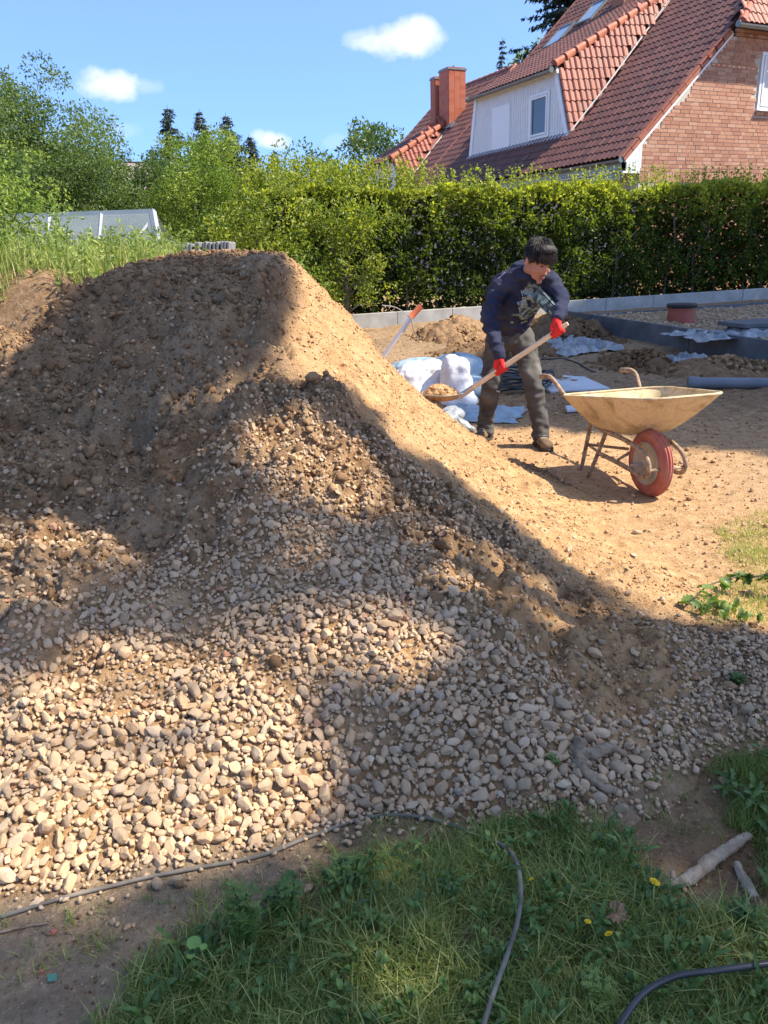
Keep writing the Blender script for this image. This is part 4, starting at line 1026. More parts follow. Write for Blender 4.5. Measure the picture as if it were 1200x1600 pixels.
# lay out the tiles: the ones that show largest singly, the rest joined for each house
tile_meshes = {}
for mt in (TILE_RED, TILE_SHADED):
    for i in range(6):
        me = np_mesh('roof_tile', tv, tf, tint=np.full(len(tv), i / 5)); me.materials.append(mt); me.polygons.foreach_set('use_smooth', [True] * len(tf)); tile_meshes[mt, i] = me
for own in (house1, house2):
    mw = Matrix.Translation(own.location) @ Euler((0, 0, TH)).to_matrix().to_4x4(); mwn = np.array(mw)
    js = [j for j in tile_jobs if j[0] is own]
    C4 = np.array([(mwn @ np.append(j[2][:3, 3], 1))[:3] for j in js]); qx, qy, qz = project(C4)
    nv = np.array([[*(mw.to_3x3() @ Vector(j[2][:3, 2]))] for j in js]); view = (CAMP - C4); view /= np.linalg.norm(view, axis=1)[:, None]; facing = (nv * view).sum(1)
    score = np.where((qx > -5) & (qx < 1205) & (qy > -5) & (qy < 300) & (facing > .05), facing / qz, -1); order = np.argsort(-score)
    sing = set(order[:298].tolist())
    for mt in (TILE_RED, TILE_SHADED):
        rest = [j for i, j in enumerate(js) if i not in sing and j[1] is mt]
        if rest:
            MM = np.stack([j[2] for j in rest]); V = np.einsum('nij,vj->nvi', MM[:, :3, :3], tv) + MM[:, None, :3, 3]
            me = np_mesh('roof_tiling', V.reshape(-1, 3), (tf[None] + (np.arange(len(rest)) * len(tv))[:, None, None]).reshape(-1, 4), tint=np.repeat([j[3] for j in rest], len(tv)))
            tag(link_mesh('roof_tiling', me, own, mt, True), kind='stuff')
    for i in sing:
        j = js[i]; o = bpy.data.objects.new('roof_tile', tile_meshes[j[1], min(5, int(j[3] * 6))]); COL.objects.link(o); o.parent = own; o.matrix_local = Matrix(j[2].tolist())

# ------------------------------------------------------------------ vegetation helpers
def leaf_cards(P, D, W, tint, name, mat, parent=None, fold=.25, rng=RNG, wid=.5):
    """leaves as folded rhombs: P base points, D direction*length, W sideways unit vectors"""
    L_ = np.linalg.norm(D, axis=1)[:, None]; N_ = np.cross(D, W); N_ /= np.linalg.norm(N_, axis=1)[:, None] + 1e-9
    a = P; b = P + D * .45 + W * L_ * wid * .5 + N_ * L_ * fold * .5; c = P + D; d = P + D * .45 - W * L_ * wid * .5 + N_ * L_ * fold * .5
    V = np.stack([a, b, c, d], 1).reshape(-1, 3); i = np.arange(len(P)) * 4
    F = np.concatenate([np.stack([i, i + 1, i + 2], 1), np.stack([i, i + 2, i + 3], 1)])
    return link_mesh(name, np_mesh(name, V, F, tint=np.repeat(tint, 4)), parent, mat)
def unit(v): return v / (np.linalg.norm(v, axis=-1)[..., None] + 1e-9)
def rand_leaves(P, size, rng, up=.3, droop=0.0, out=None, outw=.6):
    n = len(P); D = unit(rng.normal(size=(n, 3))) + np.array([0, 0, up - droop])
    if out is not None: D = D + out * outw
    D = unit(D) * (size * rng.uniform(.65, 1.3, n))[:, None]; W = unit(np.cross(D, rng.normal(size=(n, 3)))); return D, W
LEAF_HEDGE = leaf_mat('hedge_leaf', (.026, .046, .010), (.130, .185, .028), (.42, .44, .065), .42)
LEAF_BUSH = leaf_mat('bush_leaf', (.035, .075, .018), (.13, .21, .035), (.30, .36, .065), .38)
LEAF_TREE = leaf_mat('tree_leaf', (.034, .066, .024), (.085, .140, .044), (.19, .25, .075), .38)
LEAF_WEED = leaf_mat('weed_leaf', (.12, .18, .045), (.26, .33, .085), (.52, .47, .21), .35, .6)
NEEDLE = leaf_mat('spruce_needle', (.026, .048, .046), (.050, .085, .062), (.090, .130, .090), .1, .6)
GRASS = leaf_mat('grass_blade', (.085, .120, .028), (.20, .26, .06), (.48, .46, .17), .3, .5)
DOCK = leaf_mat('broad_weed_leaf', (.048, .090, .024), (.100, .175, .042), (.22, .29, .075), .25, .45)

def clump_crown(centers, radii, per, size, rng, squash=.8):
    P = []; O = []
    for c, r in zip(centers, radii):
        n = int(per * (r / .4) ** 2); q = unit(rng.normal(size=(n, 3))); rr = rng.uniform(.35, 1.05, n) ** .6
        p = q * rr[:, None] * r; p[:, 2] *= squash; P.append(c + p); O.append(q)
    return np.concatenate(P), np.concatenate(O)
def tree(name, label, cat, base, height, width, mat, n_clump, clump_r, per, leaf, seed, trunk_r=.1, shape='round', group=None, lo=.15, tint_mu=.5, limbs=10, depth=None):
    r = np.random.default_rng(seed); root = empty(name, base); tag(root, label, cat, group)
    d = unit(r.normal(size=(n_clump, 3))); rr = r.uniform(.15, 1, n_clump) ** .5
    c = d * rr[:, None]; c[:, 0] *= width / 2; c[:, 1] *= (depth or width) / 2; c[:, 2] = c[:, 2] * height * (1 - lo) / 2 + height * (1 + lo) / 2
    if shape == 'cone':
        f = 1 - (c[:, 2] / height - lo) / (1 - lo); c[:, 0] *= .25 + 1.1 * f; c[:, 1] *= .25 + 1.1 * f
    if shape == 'ragged': c[:, 2] += r.normal(size=n_clump) * height * .05; c[:, 0] += r.normal(size=n_clump) * width * .06
    if shape == 'column': c[:, 2] = r.uniform(lo * height, height, n_clump)
    rad = clump_r * r.uniform(.6, 1.25, n_clump) * (1 - .35 * np.clip(c[:, 2] / height - .75, 0, 1) * 4 * .5)
    P, O = clump_crown(c, rad, per, leaf, r); D, W = rand_leaves(P, leaf, r, .25, 0, O, .5)
    t = np.clip(np.repeat(r.normal(tint_mu, .14, n_clump), [int(per * (q / .4) ** 2) for q in rad]) + r.normal(0, .14, len(P)), 0, 1)
    leaf_cards(P, D, W, t, 'crown', mat, root)
    m = MB(); m.tube(spline([(0, 0, -.2), (.03 * width, 0, height * .3), (0, .02, height * .55), (.02 * width, 0, height * .74)], 4), list(np.linspace(trunk_r, trunk_r * .15, 13)), 7)
    for i in range(min(limbs, n_clump)):
        q = c[i]; z0 = max(.1 * height, q[2] * .55); m.tube(spline([(0, 0, z0), (q[0] * .5, q[1] * .5, (z0 + q[2]) / 2), tuple(q)], 3), list(np.linspace(trunk_r * .45, trunk_r * .08, 7)), 5)
    m.build('trunk', M_['bark'], root, True); return root
def gz(x, y): return float(ground(np.array([x]), np.array([y]))[0])

# ------------------------------------------------------------------ clipped hornbeam hedge along the kerb
hr = np.random.default_rng(33)
H0 = np.array([-2.1, 13.55]); H1 = np.array([11.6, 17.55]); hd = (H1 - H0); HLEN = np.hypot(*hd); hd = hd / HLEN; hn = np.array([-hd[1], hd[0]])
hedge = empty('hedge', (H0[0], H0[1], .22), math.atan2(hd[1], hd[0]))
tag(hedge, 'long clipped leafy hedge running along the far edge of the plot before the house', 'hedge')
HT = 2.32; HD = .95
n = 62000
u = hr.uniform(0, HLEN, n); topn = HT + .26 * fbm(u, u * 0, 1.1, 3, 100) + .12 * fbm(u, u * 0, .3, 2, 101)
face = hr.random(n)
front = face < .72; zz_ = np.where(front, topn * (hr.uniform(0, 1, n) ** .85), topn - np.abs(hr.normal(0, .05, n)))
relief = .26 * fbm(u, zz_, .55, 4, 102) + .08 * fbm(u, zz_, .18, 2, 103)
v_ = np.where(front, relief * 1.0 + hr.exponential(.07, n), hr.uniform(-.05, HD, n)); 
holes = fbm(u, zz_, .38, 4, 104); keep_ = (holes > -.22) | (hr.random(n) < .22) | ~front
low = (zz_ < .38 + .12 * fbm(u, u * 0, .5, 3, 105)); keep_ &= ~(low & (hr.random(n) < .8)) 
u, zz_, v_, front, topn, relief = [a[keep_] for a in (u, zz_, v_, front, topn, relief)]
P = np.stack([u, v_, zz_], -1); out = np.where(front[:, None], np.array([0, -1, .25]), np.array([0, -.1, 1.0]))
D, W = rand_leaves(P, .078, hr, .1, 0, out, .7)
tn = np.clip(.20 + .62 * sstep(HT - 1.15, HT + .05, zz_) + .25 * (-relief * 2.2) + hr.normal(0, .16, len(u)) + .10 * fbm(u, zz_, .6, 3, 106), 0, 1)  # new leaves yellower; sunlit top and shaded hollows also put into the tint
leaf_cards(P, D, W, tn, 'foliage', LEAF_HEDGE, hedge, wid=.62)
# young shoots that stand above the cut line
ns = 900; su = hr.uniform(0, HLEN, ns) ; su = np.where(hr.random(ns) < .35, hr.uniform(0, 3.2, ns), su); sl = hr.uniform(.08, .40, ns) * np.where(su < 3.2, 1.3, .95); PP = []; TT = []
m = MB()
for a, l in zip(su, sl):
    x0 = a; y0 = hr.uniform(0, HD * .8); lean = hr.normal(0, .12, 2); k_ = max(4, int(l / .028))
    t = np.linspace(0, 1, k_); q = np.stack([x0 + lean[0] * l * t, y0 + lean[1] * l * t, HT - .03 + l * t], -1); PP.append(q + hr.normal(0, .008, q.shape)); TT.append(np.full(k_, .72) + hr.normal(0, .12, k_))
    m.tube([q[0], q[-1]], [.005, .002], 3, cap=False)
P = np.concatenate(PP); T = np.clip(np.concatenate(TT), 0, 1); D, W = rand_leaves(P, .062, hr, .5); leaf_cards(P, D, W, T, 'shoots', LEAF_HEDGE, hedge, wid=.6)
tree('bush', 'bright yellow green bush spilling over the left end of the hedge behind the heap', 'bush', (-1.75, 13.1, .15), 2.55, 2.0, LEAF_HEDGE, 80, .27, 260, .066, 31, .05, 'ragged', lo=.0, tint_mu=.66, depth=1.3)
tree('bush', 'yellow green overgrown clump bulging from the hedge face left of the tool pole', 'bush', (-.55, 13.35, .15), 2.35, 1.6, LEAF_HEDGE, 60, .25, 260, .066, 32, .05, 'ragged', lo=.15, tint_mu=.60, depth=.9)
# a dark inner mass of twigs and leaves tinted dark as in shade, and the stems seen at its foot
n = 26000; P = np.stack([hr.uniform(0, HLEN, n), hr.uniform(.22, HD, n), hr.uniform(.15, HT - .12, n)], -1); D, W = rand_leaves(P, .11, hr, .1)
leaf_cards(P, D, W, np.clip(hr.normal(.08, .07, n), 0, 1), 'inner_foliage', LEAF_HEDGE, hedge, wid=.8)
uu = .25; 
while uu < HLEN:
    m2 = MB(); x0 = uu; y0 = hr.uniform(.05, .3); pts_ = [(x0, y0, -.1)]
    for k in range(5): pts_.append((x0 + hr.normal(0, .05) * k, y0 + hr.normal(0, .04), .1 + .42 * (k + 1)))
    m2.tube(spline(pts_, 3), list(np.linspace(.024, .006, 16)), 6)
    for k in range(3):
        s0 = pts_[1 + k]; sx = hr.choice([-1, 1]) * hr.uniform(.15, .35); m2.tube([s0, (s0[0] + sx * .6, s0[1] - .05, s0[2] + .2), (s0[0] + sx, s0[1] - hr.uniform(0, .12), s0[2] + hr.uniform(.3, .6))], [.010, .008, .004], 5)
    m2.build('stem', M_['bark'], hedge, True); uu += hr.uniform(.38, .75)

# ------------------------------------------------------------------ trees and bushes behind the plot
tree('tall_shrub', 'tall airy grey green tree at the left edge of the picture, above the weedy bank', 'tree', (-7.1, 15.5, 0), 4.75, 4.4, LEAF_TREE, 360, .46, 420, .060, 1, .12, 'ragged', lo=.12, limbs=16, tint_mu=.66)
tree('tall_shrub', 'loose pointed tree with wispy top branches, second from the left over the greenhouse', 'tree', (-7.7, 19.5, 0), 4.2, 3.0, LEAF_TREE, 140, .45, 320, .065, 2, .12, 'ragged', lo=.1, limbs=12, tint_mu=.55)
tree('bush', 'dense dark green hedge bush directly above the greenhouse roof', 'bush', (-5.6, 17.0, .9), 2.65, 3.8, LEAF_TREE, 130, .36, 260, .075, 3, .08, 'round', lo=.0, tint_mu=.50)
tree('bush', 'dark green bush between the greenhouse and the bright round bush', 'bush', (-4.4, 18.0, .9), 2.6, 2.4, LEAF_TREE, 80, .36, 260, .075, 30, .08, 'round', lo=.0, tint_mu=.48)
tree('bush', 'big bright green rounded bush standing right of the greenhouse', 'bush', (-3.3, 15.6, .3), 3.45, 2.5, LEAF_BUSH, 130, .34, 330, .062, 4, .09, 'round', lo=.0, limbs=8, tint_mu=.68, depth=2.2)
tree('bush', 'low yellow green bush between the bright round bush and the hedge', 'bush', (-2.0, 14.6, .2), 2.45, 1.5, LEAF_BUSH, 50, .28, 220, .065, 5, .06, 'round', lo=.0, tint_mu=.62)
tree('bush', 'tall light green bush rising above the left end of the hedge', 'bush', (-1.35, 15.2, .2), 3.2, 2.1, LEAF_HEDGE, 90, .27, 230, .062, 6, .06, 'ragged', lo=.0, tint_mu=.6)
tree('bush', 'pointed light green bush at the hedge beside the small white dormer', 'bush', (-.35, 15.4, .2), 2.85, 1.7, LEAF_HEDGE, 60, .26, 230, .062, 7, .06, 'ragged', lo=.0, tint_mu=.55)
tree('bush', 'fresh green shrub in front of the dark hedge, just behind the top of the heap', 'bush', (-1.22, 12.3, .2), 1.45, .75, LEAF_BUSH, 22, .2, 240, .055, 8, .03, 'round', lo=.0, tint_mu=.6)
tree('bush', 'small dark green shrub beside the grey slabs behind the heap', 'bush', (-3.0, 11.6, .95), .85, 1.0, LEAF_BUSH, 22, .2, 240, .055, 9, .03, 'round', lo=.0, tint_mu=.3)
tree('broadleaf_tree', 'rounded green tree far behind, touching the left roof of the farther house', 'tree', (-.2, 40, 0), 7.1, 5.4, LEAF_TREE, 90, .8, 60, .20, 10, .2, 'round', lo=.15, tint_mu=.55)
tree('broadleaf_tree', 'small pale green tree top showing just above the roof beside the dark spruce', 'tree', (8.2, 44, 0), 11.6, 3.0, LEAF_TREE, 50, .7, 60, .2, 11, .2, 'round', lo=.3, tint_mu=.95)
def spruce(label, x, y, h, w, seed, dens=1.0, lean=0):
    r = np.random.default_rng(seed); root = empty('spruce_tree', (x, y, 0)); tag(root, label, 'tree', 'dark conifers beyond the gardens')
    P = []; Dv = []; m = MB(); m.tube([(0, 0, 0), (lean * .5, 0, h * .5), (lean, 0, h)], [h * .018, h * .01, .01], 7)
    z = h * .12
    while z < h * .99:
        f = 1 - z / h; L_ = w * .5 * (f ** .8) * r.uniform(.75, 1.15) + .10; nb = max(4, int((5 + 5 * f) * dens)); x0 = lean * z / h
        for k in range(nb):
            a = r.uniform(0, 2 * PI); l = L_ * r.uniform(.55, 1.15); d = np.array([math.cos(a), math.sin(a), 0]); droop = r.uniform(.15, .40)
            q = [np.array([x0, 0, z]), np.array([x0, 0, z]) + d * l * .55 + [0, 0, -droop * l * .35], np.array([x0, 0, z]) + d * l + [0, 0, -droop * l * .55]]
            m.tube(q, [.02, .014, .004], 3, cap=False)
            ns_ = max(4, int(l / .045)); t = r.uniform(.08, 1, ns_); c = q[0] + np.outer(t, q[1] - q[0]) * 2 * (t < .5)[:, None] * 1.0 if False else q[0] + t[:, None] * (q[2] - q[0]) + np.array([0, 0, .05 * l]) * (t * (1 - t))[:, None]
            sd = np.array([-d[1], d[0], 0]); sg = r.choice([-1, 1], ns_)[:, None]
            for _ in range(3):
                P.append(c + r.normal(0, .03, c.shape)); Dv.append((d * .45 + sd * sg * r.uniform(.2, 1.0, (ns_, 1)) + np.array([0, 0, -1]) * r.uniform(.0, .9, (ns_, 1))) * (.12 + .14 * (1 - t)[:, None]) * (.6 + .5 * min(1.4, l)))
        z += h * (.018 + .012 * f) * r.uniform(.8, 1.2)
    P = np.concatenate(P); Dv = np.concatenate(Dv); W = unit(np.cross(Dv, r.normal(size=Dv.shape)))
    leaf_cards(P, Dv, W, np.clip(r.normal(.4, .25, len(P)), 0, 1), 'crown', NEEDLE, root, wid=.35); m.build('trunk', M_['bark'], root)
spruce('slim dark spruce, leftmost of the conifer tops above the bright bush', -8.95, 38, 8.0, 5.6, 51)
spruce('dark spruce top in the middle of the three above the bright bush', -7.55, 38, 7.8, 5.4, 52)
spruce('dark spruce with a broad ragged top right of the bright bush', -6.4, 38, 7.6, 6.2, 53)
spruce('slim dark spruce leaning below the broad one, right of the bright bush', -5.45, 38, 6.7, 4.4, 54)
spruce('smallest slender spruce standing alone against the sky before the hedge', -4.6, 40, 6.3, 2.8, 55)
spruce('thin spruce tip just left of the tall light green hedge bush', -3.7, 42, 5.4, 1.3, 56)
spruce('short spruce tip above the far bush left of the three conifers', -10.3, 40, 6.6, 2.6, 57)
spruce('small blue green spruce standing behind the roof ridge', 7.05, 46, 12.0, 2.9, 58)
spruce('huge dark spruce with drooping boughs behind the top of the brick house', 8.1, 33.5, 17.5, 9.2, 59, 2.0)
# far strip of woodland closing the gardens
fr = np.random.default_rng(77); n = 26000; a = fr.uniform(-1, 1, n); R0 = fr.uniform(70, 84, n); th_ = a * 1.15
hgt = 5.2 + 1.6 * fbm(th_ * 30, th_ * 0, 1.3, 4, 110); P = np.stack([np.sin(th_) * R0, np.cos(th_) * R0, hgt * fr.uniform(0, 1, n) ** .7], -1); D, W = rand_leaves(P, 1.3, fr, .1)
tag(leaf_cards(P, D, W, np.clip(fr.normal(.35, .2, n), 0, 1), 'distant_woods', LEAF_TREE, None, wid=.8), 'belt of trees far beyond the gardens', kind='stuff')
# roofs that peep over the bushes
def far_roof(label, x, y, z0, z1, w, mat, rz, wallm):
    root = empty('far_house', (x, y, 0), rz); tag(root, label, 'house')
    m = MB(); m.prism([(-w / 2, -3, z0), (w / 2, -3, z0), (w / 2, 0, z1), (-w / 2, 0, z1)], (0, .1, .1)); m.prism([(-w / 2, 3, z0), (w / 2, 3, z0), (w / 2, 0, z1), (-w / 2, 0, z1)], (0, -.1, .1)); m.build('roof', mat, root)
    m = MB(); m.prism([(-w / 2 + .3, -2.8, 0), (-w / 2 + .3, 2.8, 0), (-w / 2 + .3, 2.8, z0), (-w / 2 + .3, 0, z1 - .1), (-w / 2 + .3, -2.8, z0)], (w - .6, 0, 0)); m.build('wall', wallm, root)
    k = 0
    for i in range(int((z1 - z0) / .32)):
        f = (i + .5) * .32 / (z1 - z0); m = MB(); m.box((0, -3 + 3 * f - .06, z0 + (z1 - z0) * f + .05), (w, .05, .06)); m.build('tile_course', mat, root)
far_roof('distant house whose grey brown tiled gable roof shows over the dark bushes', -12.6, 46, 5.0, 6.55, 3.2, simple('far_grey_roof', (.20, .16, .15), (.30, .25, .23), 4), .35, M_['mortar'])
far_roof('distant house with a small red roof corner showing beside the slender conifers', -7.4, 44, 3.6, 4.95, 4.0, simple('far_red_roof', (.38, .10, .06), (.45, .15, .09), 4), -.2, M_['mortar'])

# ------------------------------------------------------------------ greenhouse, slabs
gh = empty('greenhouse', (-2.9, 11.0, 1.0)); tag(gh, 'low glass greenhouse with aluminium bars on the weedy bank at the left', 'greenhouse')
RX, RZ_, EZ = -.30, 1.12, .45
x_left = -4.2
def gp(x, s, z): return (x, s, z)
m = MB()
# ridge, eave, end frame
m.box((x_left / 2 + RX / 2 - .0, 1.0, RZ_), (abs(x_left) - abs(RX) + .05, .07, .07)); m.build('ridge_beam', M_['alu'], gh)
m = MB(); m.box((x_left / 2, 0.0, EZ), (abs(x_left), .05, .05)); m.build('eave_beam', M_['alu'], gh)
def bar(a, b, t=.045, name='glazing_bar'):
    m = MB(); m.tube([a, b], t / 2 * 1.2, 4); m.build(name, M_['alu'], gh)
bar((RX + .0, 1.0, RZ_), (0.0, 0, EZ), .085, 'end_rafter'); bar((0, 0, EZ), (0, 0, -.1), .06, 'corner_post')
bar((RX - .02, .97, RZ_ - .1), (RX - .25, 0.02, EZ + .02), .035, 'brace')
for i in range(1, 6): bar((RX - i * .75, 1.0, RZ_), (RX - i * .75 + .18, 0, EZ))
for i in range(0, 5):
    xa = RX - i * .75; xb = RX - (i + 1) * .75
    m = MB(); m.prism([(xa - .02 + (.18 if i else .28), .02, EZ + .02), (xb + .2, .02, EZ + .02), (xb + .02, .98, RZ_ - .02), (xa - .02, .98, RZ_ - .02)], (0, .0, .008)); m.build('pane', M_['ghglass'], gh)
    m = MB(); m.box(((xa + xb) / 2 + .2, .01, EZ / 2 - .05), (.70, .008, EZ)); m.build('pane', M_['ghglass'], gh)
m = MB(); m.prism([(0, 0, -.1), (0, 0, EZ), (RX, 1, RZ_), (RX - .1, 2, EZ), (-.1, 2, -.1)], (.008, 0, 0)); m.build('end_pane', M_['ghglass'], gh)
m = MB(); m.prism([(x_left, 2.0, EZ), (-.1, 2.0, EZ), (RX, 1.03, RZ_), (x_left, 1.03, RZ_)], (0, 0, .008)); m.build('back_roof_pane', M_['ghglass'], gh)
m = MB(); m.box((-1.6, .9, .25), (2.6, .06, .5)); m.build('inner_shelf', simple('grey_blue_shelf', (.20, .24, .28), (.30, .34, .38), 4), gh)
sl = empty('slab_stack', (-2.15, 10.2, 1.28)); tag(sl, 'row of grey stone slabs stood on edge just behind the heap', 'slabs')
slr = random.Random(4)
for i in range(15):
    m = MB(); m.box((-.30 + i * .046, 0, .20 + slr.uniform(-.01, .015)), (.036, .38, .30), Euler((0, slr.uniform(.05, .22), slr.uniform(-.05, .05))).to_matrix()); m.build('slab', M_['slabgrey'], sl, bevel=.012)

# weeds and tall grass on the bank
wr = np.random.default_rng(61)
def blades(n, xr, yr, hmin, hmax, wid, name, mat, rng, lean=.35, tint=(.5, .2), mask=None, parent=None, zf=None, seg=4, xy=None):
    if xy is None:
        x = rng.uniform(*xr, n); y = rng.uniform(*yr, n)
    else: x, y = xy
    if mask is not None:
        k = mask(x, y); x, y = x[k], y[k]
    n = len(x); z = (zf or surf)(x, y); h = rng.uniform(hmin, hmax, n); a = rng.uniform(0, 2 * PI, n); ln = rng.uniform(.1, 1, n) * lean * h * 1.6
    d = np.stack([np.cos(a), np.sin(a)], -1); s = np.stack([-d[:, 1], d[:, 0]], -1); tw = rng.uniform(-.7, .7, n); s = np.stack([s[:, 0] * np.cos(tw) - s[:, 1] * np.sin(tw), s[:, 0] * np.sin(tw) + s[:, 1] * np.cos(tw)], -1)
    V = []
    for i in range(seg):
        t = i / seg; w_ = wid * (1 - .75 * t) * rng.uniform(.8, 1.2, n)
        c = np.stack([x + d[:, 0] * ln * t * t, y + d[:, 1] * ln * t * t, z - .004 + h * (t - .35 * t * t * (ln / (h + 1e-6)))], -1)
        V.append(c - np.c_[s * w_[:, None] / 2, np.zeros(n)]); V.append(c + np.c_[s * w_[:, None] / 2, np.zeros(n)])
    V.append(np.stack([x + d[:, 0] * ln, y + d[:, 1] * ln, z + h * (1 - .35 * (ln / (h + 1e-6)))], -1))
    nv = 2 * seg + 1; V = np.stack(V, 1).reshape(-1, 3); i0 = np.arange(n) * nv; F = []
    for i in range(seg - 1): F += [np.stack([i0 + 2 * i, i0 + 2 * i + 1, i0 + 2 * i + 3], 1), np.stack([i0 + 2 * i, i0 + 2 * i + 3, i0 + 2 * i + 2], 1)]
    F.append(np.stack([i0 + 2 * seg - 2, i0 + 2 * seg - 1, i0 + 2 * seg], 1))
    t = np.clip(rng.normal(*tint, n), 0, 1)
    return link_mesh(name, np_mesh(name, V, np.concatenate(F), tint=np.repeat(t, nv)), parent, mat, True)
bankm = lambda x, y: (ground_base(x, y) > .85) & (y > 6.65 + .5 * vnoise(x * 2, y * 2, 5) - .5 * sstep(-2.6, -2.0, x)) & (vnoise(x * 2.2, y * 2.2, 6) > .12)
tag(blades(24000, (-7.5, -1.4), (6.3, 11.0), .10, .34, .010, 'tall_grass', LEAF_WEED, wr, .35, (.50, .28), bankm), 'tall yellow green grass grown over the earth bank at the left', kind='stuff')
# leafy weed stalks among the grass
x = wr.uniform(-7.2, -1.5, 1900); y = wr.uniform(6.5, 10.6, 1900); k = bankm(x, y); x, y = x[k], y[k]; z = ground(x, y); P = []; T = []
for a, b, c in zip(x, y, z):
    h = wr.uniform(.12, .46) * (2.0 if a < -3.8 else .85); kk = int(h / .022); t = np.linspace(.05, 1, kk); l_ = wr.normal(0, .1, 2); P.append(np.stack([a + l_[0] * t, b + l_[1] * t, c + h * t], -1)); T.append(np.full(kk, wr.normal(.35, .2)))
P = np.concatenate(P); T = np.clip(np.concatenate(T), 0, 1); D, W = rand_leaves(P, .060, wr, .35); tag(leaf_cards(P, D, W, T, 'weeds', LEAF_WEED, None, wid=.42), 'leafy green and straw coloured weeds on the earth bank', kind='stuff')
tree('bush', 'pale green tall weed bush at the far left edge on the bank', 'bush', (-4.25, 9.4, 1.15), 1.55, 1.7, LEAF_BUSH, 70, .18, 220, .055, 12, .02, 'ragged', lo=0, tint_mu=.7, limbs=12)

# ------------------------------------------------------------------ kerb walls, planter, pipes
def run_wall(name, label, cat, a, b, h, th, seg, mat, zb, gap=.006, bev=.008, seedv=3):
    a = np.array(a, float); b = np.array(b, float); d = b - a; L_ = np.hypot(*d); d /= L_; root = empty(name, (a[0], a[1], zb(a)), math.atan2(d[1], d[0])); tag(root, label, cat); r = random.Random(seedv)
    n = max(1, round(L_ / seg)); z0 = zb(a)
    for i in range(n):
        s = L_ / n; c = a + d * (i + .5) * s; m = MB(); m.box(((i + .5) * s, r.uniform(-.006, .006), zb(c) - z0 + h / 2 - .12), (s - gap, th, h + .24), Euler((0, -math.atan2(zb(a + d * L_) - zb(a), L_), 0)).to_matrix()); m.build('kerb_stone' if mat is M_['concrete'] else 'edging_board', mat, root, bevel=bev)
    return root
kerbz = lambda p: .22 + .008 * (p[0])
K0 = H0 + np.array([0.0, -.28]) + hd * 1.5; K1 = K0 + hd * 11.5
run_wall('kerb_wall', 'long pale concrete kerb wall at the foot of the hedge', 'kerb', K0, K1, .235, .08, 1.0, M_['concrete'], kerbz)
run_wall('planter_edge', 'long dark grey edging wall running from the hedge corner to the right edge', 'edging', (3.05, 12.6), (4.95, 7.4), .27, .05, 1.25, M_['dark_board'], lambda p: gz(*p) * .0 + (.20 - (12.6 - p[1]) * .030))
run_wall('planter_edge', 'short dark edging wall behind the red pipe, parallel to the hedge', 'edging', (3.12, 12.68), (8.6, 14.2), .16, .05, 1.25, M_['dark_board'], lambda p: .23 + .01 * (p[0] - 3))
# raised gravel bed inside the edging
bx_ = [(3.1, 12.62), (4.97, 7.4), (12, 8.6), (12, 15.1), (8.6, 14.15)]
bedx = np.arange(3.0, 9.5, .05); bedy = np.arange(7.3, 14.4, .05); BX, BY = np.meshgrid(bedx, bedy)
BZ = .36 - (12.6 - BY) * .018 + .035 * fbm(BX, BY, .5, 4, 120) + .02 * fbm(BX, BY, .12, 3, 121); ins_ = poly_dist(BX, BY, bx_) > .01
bed = link_mesh('gravel_bed', grid_mesh('gravel_bed', bedx, bedy, BZ, {'sand': np.full(BX.shape, .25), 'wet': np.clip(.1 + .4 * fbm(BX, BY, .8, 3, 122), 0, 1), 'grey': np.full(BX.shape, .6)}, ins_), None, SOIL, True); tag(bed, 'rough stony fill inside the dark edging', kind='structure')
fx = wr.uniform(3.1, 7.5, 9000); fy = wr.uniform(7.4, 14.2, 9000); k = poly_dist(fx, fy, bx_) > .05; fx, fy = fx[k], fy[k]; fz_ = .36 - (12.6 - fy) * .018 + .035 * fbm(fx, fy, .5, 4, 120) + .02 * fbm(fx, fy, .12, 3, 121)
r_ = wr.uniform(.008, .030, len(fx)); tag(link_mesh('bed_stones', scatter_mesh('bed_stones', np.stack([fx, fy, fz_ + r_ * .3], -1), np.stack([r_] * 3, -1), rand_rot(len(fx), wr), wr.uniform(0, .9, len(fx)), SV_LO, SF_LO, wr), bed, STONE, True), kind='stuff')
pp = empty('standpipe', tuple(at_y(1063, 507, 11.6))[:2] + (.30,)); px0 = at_y(1063, 507, 11.6); pp.location = (px0.x, px0.y, px0.z - .03); tag(pp, 'red brown inspection pipe with black lid standing in the stony bed', 'pipe')
m = MB(); m.lathe([(.19, -.1), (.19, .24), (.198, .245), (.198, .27), (.19, .275)], None, 32); m.build('pipe_body', M_['red_pipe'], pp, True)
m = MB(); m.lathe([(.205, .27), (.212, .28), (.212, .318), (.20, .33), (.05, .332)], None, 32); m.build('pipe_lid', M_['black'], pp, True)
# grey slab at the right edge, concrete block
sb = at_y(1180, 507, 9.6); rt_ = empty('paving_slab', (sb.x, sb.y, sb.z - .02), .25); tag(rt_, 'flat grey slab lying on the bed at the right edge of the picture', 'slab')
m = MB(); m.box((.45, .3, 0), (1.1, .55, .05)); m.build('slab', M_['dark_board'], rt_, bevel=.006); m = MB(); m.box((.5, .25, -.10), (1.0, .5, .14)); m.build('slab_base', M_['dark_board'], rt_, bevel=.006)
